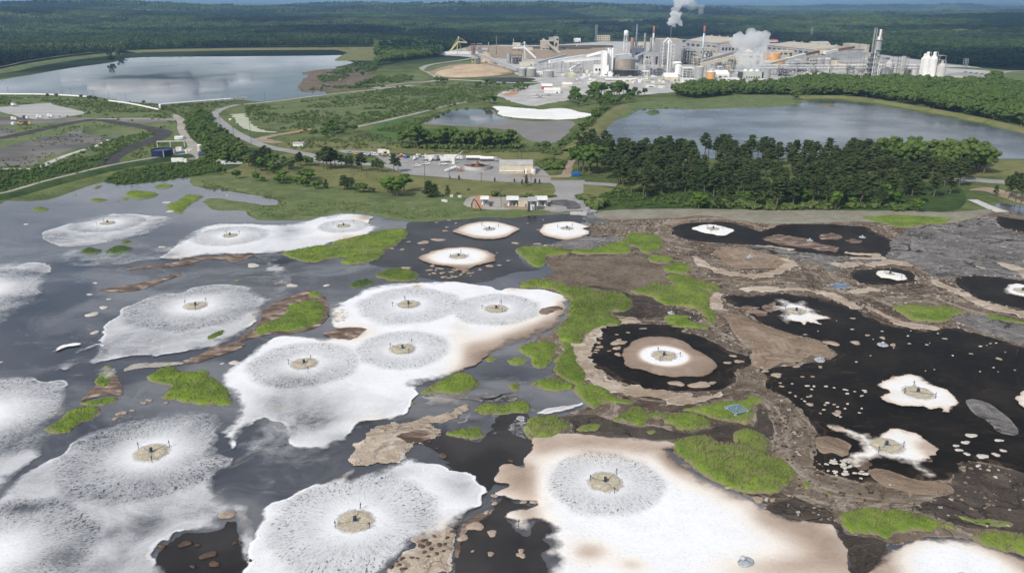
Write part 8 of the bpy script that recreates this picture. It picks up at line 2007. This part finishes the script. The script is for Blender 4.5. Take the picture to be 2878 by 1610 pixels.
# ---- boiler house
e, w, H = building('N', 750, 1195, 900, 350, 60, M_GREYC, M_TANROOF, 'huge grey boiler house', 'flat', door=False)
for k in range(7): MB().box(-w/2+w*(k+.5)/7-.3, -w/2+w*(k+.5)/7+.3, -30.35, -30.0, 0, H*.96).build('cladding_rib', M_GREYC, e)
win_row(e, w, 60, H*.12, H*.2, 5, M_DARKM)
tank('N', 918, 56, 1110, 395, M_WHITEB, M_WHITEB, 'tall white column in front of the boiler house', 'dome', 6, cat='vessel')
frame('N', 770, 890, 1110, 450, 14, 9, M_GREYM, 'lattice stair tower beside the white column', 0, 1, t_=.6)
frame('N', 950, 1035, 1110, 480, 14, 8, M_WHITE, 'white clad lift tower beside the white column', 2, 1, vm=M_WHITEB)
e = empty('gantry_head', tuple(lift('N', 930, 440, 1110))); tag(e, 'white pitched gantry head over the white column', 'gantry')
for s in (-1, 1): MB().beam((s*6.5, 0, 0), (0, 0, 7), 1.4, 1.4).build('rafter', M_WHITEB, e); MB().beam((s*6.5, 0, -60), (s*6.5, 0, .2), .8, .8).build('column', M_WHITE, e)
building('N', 440, 760, 900, 640, 40, M_GREYC, M_GREYM, 'grey turbine hall beside the boiler house', 'flat', wins=4)
tank('N', 635, 125, 905, 735, M_GREYC, M_GREYM, 'pale grey tank under the turbine hall', 'flat', 2)
conveyor('N', (280, 760, 900), (520, 650, 860), 7, 6, M_GREYC, 'wide grey duct gallery into the turbine hall', 1)
building('N', 240, 430, 860, 540, 40, M_SLATE, M_SLATE, 'dark blue grey precipitator block', 'flat', wins=3)
building('N', 300, 420, 640, 430, 30, M_CREAMW, M_TANROOF, 'cream block behind the dark chimney', 'flat', wins=3)
frame('N', 1200, 1300, 900, 380, 24, 7, M_GREYM, 'grey pipe tower beside the boiler house', 2, 1)
frame('N', 1300, 1560, 900, 570, 40, 5, M_GREYM, 'broad grey evaporator frame', 4, 4, vm=M_GREYC)
frame('N', 1700, 1900, 830, 570, 30, 3, M_GREYM, 'grey frame with two white vessels beside the blue chimney', 2, 2, vm=M_WHITE)
frame('N', 1460, 1610, 925, 745, 20, 3, M_CREAMW, 'cream steel frame before the blue chimney', 2, 2)
# ---- bleach plant tanks
tank('N', 1135, 210, 1040, 828, M_GREYC, M_WHITE, 'wide tank with a white dome behind the white tank', 'dome', 1)
tank('N', 1155, 168, 1110, 895, M_WHITEB, M_WHITEB, 'white domed tank at the foot of the lift tower', 'dome', 3)
tank('N', 1590, 180, 1200, 925, M_GREYC, M_CREAMW, 'tall grey tank with a cream cone roof', 'cone', 2)
tank('N', 1838, 182, 1200, 1025, M_ORANGE, M_WHITEB, 'orange tank with a white cone roof', 'cone', 1)
building('N', 1940, 2200, 1180, 1010, 30, M_WHITE, M_WHITEB, 'white tented hall beside the orange tank', 'gable', .5, wins=2, wr=(.1, .6))
frame('N', 1240, 1480, 1180, 960, 24, 4, M_WHITE, 'white cluttered pipe frame between the tanks', 3, 3, vm=M_WHITE)
frame('N', 390, 560, 1140, 1030, 18, 3, M_WHITEB, 'white louvred cooler rack', 3, 3, vm=M_WHITEB)
frame('N', 0, 390, 1140, 1000, 20, 3, M_GREYM, 'long grey pipe rack before the brown bin', 5, 6)
frame('N', 560, 860, 1130, 960, 22, 3, M_GREYM, 'grey pipe rack before the turbine hall', 4, 4)
frame('N', 1960, 2180, 1000, 850, 20, 3, M_GREYM, 'grey pipe trestle under the pale conveyor', 2, 3)
frame('N', 2190, 2380, 1000, 760, 24, 4, M_GREYM, 'grey process frame beside the cooling tower', 3, 2)
conveyor('N', (1620, 900, 1080), (2420, 700, 1050), 4, 3.6, M_CREAMW, 'pale conveyor rising past the blue chimney', 5)
conveyor('N', (1640, 830, 1000), (2330, 640, 960), 5, 4, M_GREYC, 'grey conveyor above the pale one', 3)
# ---- paper machine halls
long_building(G('N', 1290, 640), G('N', 1930, 720), 110, 26, M_GREYC, M_TANROOF, 'broad tan roofed machine hall behind the blue chimney', 10, 6, vents=4)
building('N', 1560, 1940, 760, 540, 50, M_BEIGE, M_TANROOF, 'beige annex of the broad machine hall', 'flat', wins=5)
building('N', 2000, 2330, 720, 405, 70, M_GREYC, M_TANROOF, 'grey hall with bowed roof beside the steam', 'gable', .15, wins=4)
building('N', 1950, 2260, 860, 640, 40, M_CREAMW, M_GREYM, 'cream control house under the grey hall', 'flat', wins=6)
long_building(G('O', 760, 690), G('O', 1750, 810), 110, 20, M_GREYC, M_TANROOF, 'very long grey roofed paper machine hall', 7, 9, vents=6)
building('O', 970, 1340, 760, 600, 30, M_BEIGE, M_CREAMW, 'cream block in front of the long machine hall', 'flat', wins=3)
building('O', 1330, 1560, 740, 610, 24, M_GREYC, M_GREYM, 'grey annex beside the white vent stack', 'flat', wins=3)
e, w, H = building('O', 190, 680, 900, 640, 40, M_CREAMW, M_GREYC, 'cream hall with conical roof beneath the steam', 'flat', wins=3, wr=(.6, .75))
MB().lathe([(w*.24, H*1.03), (w*.02, H*1.3)], 20, (0, 0)).build('roof_cone', M_CREAMW, e)
tank('O', 760, 150, 800, 650, M_ORANGE, M_CREAMW, 'orange rust tank beside its twin', 'flat', 2)
tank('O', 960, 250, 810, 655, M_ORANGE, M_CREAMW, 'wider orange tank behind the rusty conveyor', 'flat', 2)
tank('O', 1080, 150, 920, 800, M_ORANGE, M_CREAMW, 'low orange tank under the rusty conveyor', 'flat', 1)
for a, b, lb, mt in (((690, 920, 1010), (1180, 790, 960), 'cream lower length of the rusty conveyor', M_CREAMW), ((1180, 790, 960), (1560, 692, 920), 'white middle length of the rusty conveyor', M_WHITE), ((1560, 692, 920), (1840, 630, 880), 'rusty upper length of the conveyor', M_RUST), ((1960, 662, 900), (2230, 600, 880), 'white gallery leaving the transfer house', M_WHITE), ((2230, 600, 880), (2573, 540, 860), 'rust striped gallery climbing to the beige blocks', M_RUST)):
    conveyor('O', a, b, 4.5, 3.8, mt, lb, 2)
building('O', 1830, 2000, 880, 570, 20, M_CREAMW, M_BROWNT, 'cream transfer house on the rusty conveyor', 'flat', door=False, wins=1, wr=(.6, .7))
building('S', 1975, 2120, 520, 318, 36, M_BEIGE, M_BEIGE, 'lower pinkish beige block meeting the rusty gallery', 'flat', door=False, wins=2, wr=(.2, .3))
building('S', 2128, 2262, 520, 330, 34, M_BEIGE, M_BEIGE, 'pinkish beige block beside the digester', 'flat', door=False, wins=2, wr=(.2, .3))
for x, lb in ((1885, 'grey domed silo beside the cream hall end'), (2030, 'second grey domed silo beside the cream hall end')):
    tank('O', x, 140, 1000, 755, M_GREYC, M_PGREEN, lb, 'dome', 3, cat='silo')
building('S', 1740, 1850, 690, 545, 30, M_CREAMW, M_DARKM, 'cream gable hall beside the silos', 'flat')
long_building(G('S', 1900, 700), G('S', 2560, 690), 50, 11, M_CREAMW, M_GREYM, 'long cream wall hall with a grey roof', 4, 0)
building('S', 1400, 1540, 640, 520, 30, M_BEIGE, M_GREYM, 'beige hall behind the grey silos', 'flat', wins=3)
frame('S', 1130, 1560, 740, 590, 30, 4, M_GREYM, 'wide grey pulp washing frame', 6, 6, vm=M_GREYC)
frame('S', 960, 1150, 800, 660, 24, 3, M_GREYM, 'grey pipe frame beside the cooling tower', 3, 3)
e = empty('pipe_rack', tuple(G('S', 1700, 765))); tag(e, 'long pipe rack running before the pulp mill', 'pipe rack')
for k in range(4): MB().tube((-115, k*1.6, 8+k*1.8), (150, k*1.6, 8+k*1.8), .8, 6).build('pipe', M_WHITE if k % 2 else M_GREYM, e)
for k in range(10): MB().box(-110+k*28-.5, -109+k*28+.5, -1, 6, -.2, 14).build('bent', M_GREYM, e)
for x0, x1, yb, yt, lb in ((1370, 1450, 830, 740, 'cream hut beside the tented shed'), (1900, 2080, 830, 770, 'beige hut before the pipe rack'), (2080, 2230, 835, 775, 'cream hut beside the digester')):
    building('S', x0, x1, yb, yt, 14, M_CREAMW, M_TANROOF, lb, 'flat', wins=2)
building('S', 1470, 1670, 830, 760, 22, M_WHITEB, M_WHITEB, 'white tented shed before the pipe rack', 'gable', .6)
tank('S', 1840, 110, 830, 760, M_DARKM, M_GREYM, 'dark squat tank before the pipe rack', 'flat', 1)
# ---- cooling tower
e, w, H = building('O', 300, 665, 1190, 1030, 22, M_PGREEN, M_PGREEN, 'pale green cooling tower block', 'flat', door=False, wins=6, wr=(.08, .3))
for k in range(3): MB().lathe([(w*.13, H), (w*.11, H*1.22), (w*.12, H*1.3), (w*.1, H*1.3), (w*.09, H*1.05)], 18, (-w/3+k*w/3, 0)).build('fan_stack', M_WHITE, e)
for x0, x1, lb in ((225, 300, 'dark louvre box between pipe frame and cooling tower'), (668, 735, 'dark louvre box between cooling tower and grey tank')):
    building('O', x0, x1, 1180, 1040, 16, M_DARKM, M_GREYM, lb, 'flat', door=False)
tank('O', 790, 140, 1200, 990, M_GREYC, M_GREYM, 'grey tank beside the cooling tower', 'flat', 2)
building('O', 715, 890, 1310, 1200, 16, M_WHITEB, M_WHITEB, 'bright white cube building at the tree belt', 'flat', door=True)
building('O', -100, 190, 1260, 1170, 14, M_WHITE, M_ROOFW, 'low white shed beside the cooling tower', 'flat', wins=2)
# ---- digester tower
b = G('S', 2330, 900)
e = empty('digester', (b[0], b[1], .1)); tag(e, 'tall digester vessel with stair tower and rusty top', 'process tower')
H = height_for(b, 'S', 2330, 95); m = pxm(b)/5.146
MB().lathe([(42*m, -.3), (42*m, H*.5), (30*m, H*.53), (34*m, H*.56), (44*m, H*.6), (44*m, H*.78), (30*m, H*.84), (20*m, H*.85)], 20).build('vessel', M_SILVER, e, False)
MB().lathe([(16*m, H*.84), (16*m, H*.97)], 12, (8*m, 0)).build('top_separator', M_WHITE, e); MB().lathe([(10*m, H*.8), (10*m, H*.96)], 10, (34*m, 0)).build('rusty_column', M_RUST, e)
for s in (-1, 1):
    for q in (-1, 1): MB().tube((-62*m+s*14*m, q*14*m, -.3), (-62*m+s*14*m, q*14*m, H*.99), .6, 5).build('stair_column', M_GREYM, e)
for k in range(12): MB().box(-78*m, -44*m, -15*m, 15*m, H*(k+1)/12-.4, H*(k+1)/12-.1).build('stair_landing', M_GREYM, e)
for q in (.2, .34, .5, .6, .78): MB().lathe([(46*m, H*q), (58*m, H*q), (58*m, H*q+.6), (46*m, H*q+.6)], 16).build('platform', M_GREYM, e)
for k in range(4): MB().tube((50*m*math.cos(k), -46*m, 0), (50*m*math.cos(k), -46*m, H*(.3+.1*k)), .7, 6).build('pipe', M_WHITE, e)
frame('S', 2240, 2330, 905, 460, 20, 6, M_GREYM, 'grey steel frame around the digester foot', 2, 1)
frame('S', 2390, 2480, 905, 660, 20, 4, M_GREYM, 'grey steel frame beside the digester', 2, 1)
conveyor('S', (1500, 520, 850), (2280, 470, 860), 5, 3, M_GREYM, 'long grey pipe bridge into the digester', 4)
conveyor('S', (2420, 525, 860), (2573, 545, 870), 4, 3, M_GREYM, 'grey pipe bridge leaving the digester', 1)
# ---- silos at the end
def silo(t, xc, wp, yb, ysh, yt, neck, label, mat=M_WHITE):
    b, w = wpx(t, xc-wp/2, xc+wp/2, yb); r = w/2; yy = b[1]+r
    H1 = height_for((b[0], yy), t, xc, ysh); H2 = height_for((b[0], yy), t, xc, yt)
    e = empty('silo', (b[0], yy, .1)); tag(e, label, 'silo')
    MB().lathe([(r, -.3), (r, H1)], 22).build('shell', mat, e, False)
    MB().lathe([(r*1.01, H1+.01), (r*neck, H1+(H2-H1)*.45), (r*neck, H2-1), (r*neck*.5, H2)], 20).build('top_hopper', mat, e, False)
    for q in (.3, .6, .9): MB().lathe([(r+.02, H1*q-.15), (r+.2, H1*q), (r+.02, H1*q+.15)], 22).build('band', mat, e)
    mb = MB(); pts = [(r*.9, 0, 0), (r*.9, 0, H1), (r*.9, 0, H2*.98), (r*.2, 0, H2)]
    for i in range(3): mb.tube(pts[i], pts[i+1], .45, 6)
    mb.build('feed_pipe', M_GREYM, e)
silo('U', 625, 128, 855, 610, 560, .35, 'cone topped pale silo beside the digester', M_PALEG)
silo('U', 1105, 90, 865, 545, 470, .4, 'slender white silo behind the twin white silos')
silo('U', 1150, 110, 870, 540, 445, .42, 'front white silo of the twins')
silo('U', 1245, 105, 875, 540, 445, .42, 'second white silo of the twins')
silo('U', 1375, 120, 880, 640, 570, .3, 'grey cone topped silo beside the twins', M_PALEG)
tank('U', 975, 125, 870, 700, M_PALEG, M_PALEG, 'squat beige tank beside the twin silos', 'flat', 2)
tank('U', 735, 36, 865, 520, M_PALEG, M_GREYM, 'slim grey bleach column', 'dome', 5, cat='vessel')
tank('U', 800, 70, 870, 505, M_PALEG, M_GREYM, 'spiral stair bleach tower', 'dome', 7, cat='vessel')
frame('U', 700, 860, 880, 520, 16, 6, M_GREYM, 'grey frame binding the two bleach towers', 0, 2, floors=False)
frame('U', 840, 920, 870, 640, 16, 4, M_GREYM, 'grey frame beside the squat beige tank', 1, 1)
frame('U', 1295, 1385, 875, 495, 16, 6, M_GREYM, 'grey lift frame between the silos', 1, 1)
building('U', 1280, 1400, 890, 820, 16, M_CREAMW, M_WHITE, 'cream base house of the grey silo', 'flat')
building('U', 1450, 1880, 880, 805, 40, M_BEIGE, M_TANROOF, 'long low office with a pinkish roof', 'flat', wins=7)
building('U', 1640, 1755, 905, 845, 20, M_WHITEB, M_WHITEB, 'bright white office block', 'flat', wins=4)
building('U', 1905, 2250, 965, 905, 30, M_BEIGE, M_ROOFG, 'long grey roofed office near the parking lot', 'flat', wins=7)
building('C', 1045, 1170, 345, 300, 40, M_CREAMW, M_TANROOF, 'cream mansion with a brown hipped roof among trees', 'gable', .4, wins=5)
building('O', 865, 1005, 432, 375, 26, M_WHITE, M_RED, 'distant house with a red roof', 'gable', .5)
for k in range(12):
    p = G('U', 1725+k*27, 745+k*3); pickup(p, .2, (M_DARKM, M_SILVER, M_WHITE)[k % 3], 'car parked in the row beside the green field', 'cars of the parking row')
for k in range(9):
    p = G('W', 230+(k % 5)*48+mrg.normal(0, 8), 420+(k//5)*28); pickup(p, mrg.uniform(-.4, .4), (M_WHITE, M_SILVER, M_WHITE)[k % 3], 'vehicle parked on the gate yard', 'vehicles on the gate yard')
# ---- transmission towers
for t, x, yb, yt, lb in (('U', 1730, 680, 545, 'lattice power pylon at the field edge'), ('C', 2415, 300, 250, 'pale power pylon standing in the woods'), ('O', 1690, 400, 135, 'slim lattice mast beside the mansion')):
    frame(t, x-22 if t != 'O' else x-12, x+22 if t != 'O' else x+12, yb, yt, 6, 5, M_GREYM, lb, 0, 1, 'pylon', False, t_=.5)
# ---- small units filling the yard
SMALL = [('white process hut in the mill yard', M_WHITE, M_ROOFW), ('grey process hut in the mill yard', M_GREYC, M_GREYM), ('cream process hut in the mill yard', M_CREAMW, M_TANROOF)]
for k in range(120):
    t = 'N' if k % 2 else 'M'
    x = mrg.uniform(950, 2573) if t == 'M' else mrg.uniform(0, 2573); y = mrg.uniform(1145, 1290) if t == 'N' else mrg.uniform(1060, 1330)
    if t == 'N' and x > 1500 and y > 1200: y -= 160
    lb, wm, rm = SMALL[k % 3]
    wd = mrg.uniform(30, 85)
    building(t, x, x+wd, y, y-mrg.uniform(18, 42), mrg.uniform(5, 12), wm, rm, lb, 'flat' if k % 4 else 'gable', .35, mrg.uniform(-.15, .15), 0, k % 2 == 0, 'hut', 'process_hut', group=lb+'s')
for k in range(50):
    t = ('M', 'N', 'S')[k % 3]
    x = mrg.uniform(1100, 2500) if t != 'S' else mrg.uniform(1000, 2250); y = {'M': mrg.uniform(1080, 1160), 'N': mrg.uniform(1120, 1180), 'S': mrg.uniform(770, 830)}[t]
    tank(t, x, mrg.uniform(22, 50), y, y-mrg.uniform(35, 80), (M_WHITE, M_SILVER, M_GREYC)[k % 3], M_ROOFW, ('small white yard tank', 'small silver yard tank', 'small grey yard tank')[k % 3], ('dome', 'flat', 'cone')[k % 3], 1, 'small yard tanks', ladder=False)
for k in range(34):
    t = ('N', 'S', 'N', 'O')[k % 4]
    x = mrg.uniform(0, 2300) if t != 'S' else mrg.uniform(900, 2250); yb = {'N': mrg.uniform(860, 1120), 'O': mrg.uniform(820, 1080), 'S': mrg.uniform(640, 800)}[t]
    frame(t, x, x+mrg.uniform(40, 130), yb, yb-mrg.uniform(90, 230)*(1 if t != 'S' else .7), mrg.uniform(8, 18), 3+k % 3, (M_GREYM, M_WHITE, M_CREAMW)[k % 3], ('grey pipe frame crowded among the mill units', 'white pipe frame crowded among the mill units', 'cream pipe frame crowded among the mill units')[k % 3], 1+k % 3, 1+k % 2, vm=(M_WHITE, M_SILVER, M_PALEG)[k % 3])['group'] = 'crowded pipe frames'
for k in range(14):
    x = 430+k*105+mrg.normal(0, 20); a = G('M', x, 560+mrg.uniform(-20, 20)); 
    e = empty('log_deck', tuple(a), .3); tag(e, 'long brown stack of logs in the log yard', 'log stack', 'log stacks in the log yard')
    for j, (n_, z) in enumerate(((4, 1.0), (3, 2.7), (2, 4.4))):
        for i in range(n_): MB().tube((-26, (i-n_/2+.5)*2, z), (26, (i-n_/2+.5)*2, z), .98, 7).build('log', M_WOOD, e)

# ================================================================== steam
def mat_steam(d, col=(0.96, 0.97, 0.98)):
    m = Mat('steam_%03d' % int(d*1000))
    v = m.n('ShaderNodeVolumePrincipled', {'Color': col, 'Density': d, 'Anisotropy': 0.2})
    m.t.links.new(v, m.out.inputs['Volume'])
    return m.m
def steam(puffs, mat, label, seed):
    """merged puffs (point, radius) of one plume"""
    r = np.random.default_rng(seed); C = []; Rr = []
    for p, q in puffs:
        C.append(tuple(p)); Rr.append((q, q, q*.9))
    mb = bpy.data.meshes.new('steam_plume')
    bm_v, bm_f = clump_mesh(np.array(C), Rr, 0, seed, 1, 1.0)
    o = mesh_obj('steam_plume', bm_v, bm_f, mat)
    md = o.modifiers.new('merge', 'REMESH'); md.mode = 'VOXEL'; md.voxel_size = 1.6
    return tag(o, label, 'steam', kind='stuff')
def track(t, pts, yb, jit, n, seed):
    r = np.random.default_rng(seed); out = []
    P = [(lift(t, x, y, yb), q) for x, y, q in pts]
    for i in range(n):
        f = i/(n-1)*(len(P)-1); k = min(int(f), len(P)-2); u = f-k
        p = P[k][0].lerp(P[k+1][0], u); q = P[k][1]*(1-u)+P[k+1][1]*u
        out.append((p+Vector(r.normal(0, jit, 3))*q, q*r.uniform(.6, 1.1)))
    return out
steam(track('R', [(1520, 385, 3), (1500, 330, 9), (1530, 280, 11), (1545, 215, 8)], 700, .45, 20, 1)+track('R', [(1630, 380, 2.5), (1600, 355, 6), (1560, 310, 9)], 700, .4, 9, 2), mat_steam(.22), 'dense white steam puff above the boiler house', 1)
steam(track('R', [(1545, 215, 7), (1560, 150, 6), (1590, 80, 8), (1640, 10, 11), (1680, -60, 14)], 700, .5, 26, 3), mat_steam(.09), 'thinner white steam trail drifting up from the puff', 2)
steam(track('R', [(1640, 40, 8), (1760, 20, 12), (1880, -10, 16)], 700, .8, 14, 8), mat_steam(.02), 'faint steam veil drifting off the trail', 12)
steam(track('S', [(430, 330, 12), (480, 270, 14), (600, 290, 16), (700, 220, 14), (760, 220, 9)], 560, .5, 30, 4), mat_steam(.075), 'big white steam cloud over the machine halls', 3)
for k, (x0, x1) in enumerate(((420, 440), (530, 560), (650, 690))):
    steam(track('S', [(x0, 720, 8), (x0+4, 640, 9), ((x0+x1)/2, 560, 11), (x1, 480, 12)], 800, .3, 14, 20+k), mat_steam(.035), ('steam column beside the conical roofed hall', 'steam column between two other steam columns', 'steam column beside the orange tanks')[k], 30+k)

# ================================================================== haze
m = Mat('summer_haze')
v = m.n('ShaderNodeVolumePrincipled', {'Color': (0.4, 0.66, 1.0), 'Density': 0.000058, 'Anisotropy': 0.1})
m.t.links.new(v, m.out.inputs['Volume'])
o = MB().box(-46000, 46000, -600, 46500, -32, 260).build('haze', m.m)
tag(o, 'thin blue summer haze over the whole landscape', 'haze', kind='stuff')

# ================================================================== fair-weather cumulus above the haze (mirrored in the ponds, shading the far woods)
mc = Mat('cumulus')
nd = mc.t.nodes.new('ShaderNodeMixShader'); nd.inputs[0].default_value = 0.5
mc.t.links.new(mc.n('ShaderNodeBsdfDiffuse', {'Color': (0.95, 0.95, 0.95)}), nd.inputs[1]); mc.t.links.new(mc.n('ShaderNodeBsdfTranslucent', {'Color': (0.95, 0.95, 0.95)}), nd.inputs[2])
mc.done(nd.outputs[0])
cr = np.random.default_rng(2024)
for k, (sx, sy, ln, dp) in enumerate(((-900, 3000, 1500, 420), (1500, 2900, 1100, 300), (-2900, 4300, 1500, 520), (600, 4300, 2000, 480), (3000, 4500, 1300, 420), (-600, 6100, 2600, 620), (-4600, 6800, 1800, 700), (4200, 7000, 2200, 700), (1000, 9000, 3000, 900), (-4500, 10500, 3000, 1000), (6500, 11500, 3200, 1000), (-1000, 13500, 3600, 1200), (-9000, 14000, 3200, 1200), (9500, 16500, 3600, 1400), (3000, 19000, 4500, 1500), (-7000, 20000, 4500, 1600))):
    z = 1500.0; off = z/math.tan(SUN_EL)
    C = []; Rr = []
    for i in range(34):
        u = cr.normal(0, .38); v = cr.normal(0, .38); q = dp*.34*cr.uniform(.5, 1.1)*max(.35, 1-abs(u))
        C.append((u*ln*.6, v*dp*.6, q*.35)); Rr.append((q*1.5, q, q*.6))
    V_, F_ = clump_mesh(np.array(C), Rr, 0, 60+k, 1, 1.0)
    V_[:, 2] = np.maximum(V_[:, 2], cr.uniform(-8, 8))
    o = mesh_obj('cloud', V_, F_, mc.m, None, True); o.location = (sx-.66*off, sy-.75*off, z)
    tag(o, 'white fair-weather cumulus cloud high over the woods', 'cloud', 'cumulus clouds'); o['kind'] = 'structure'
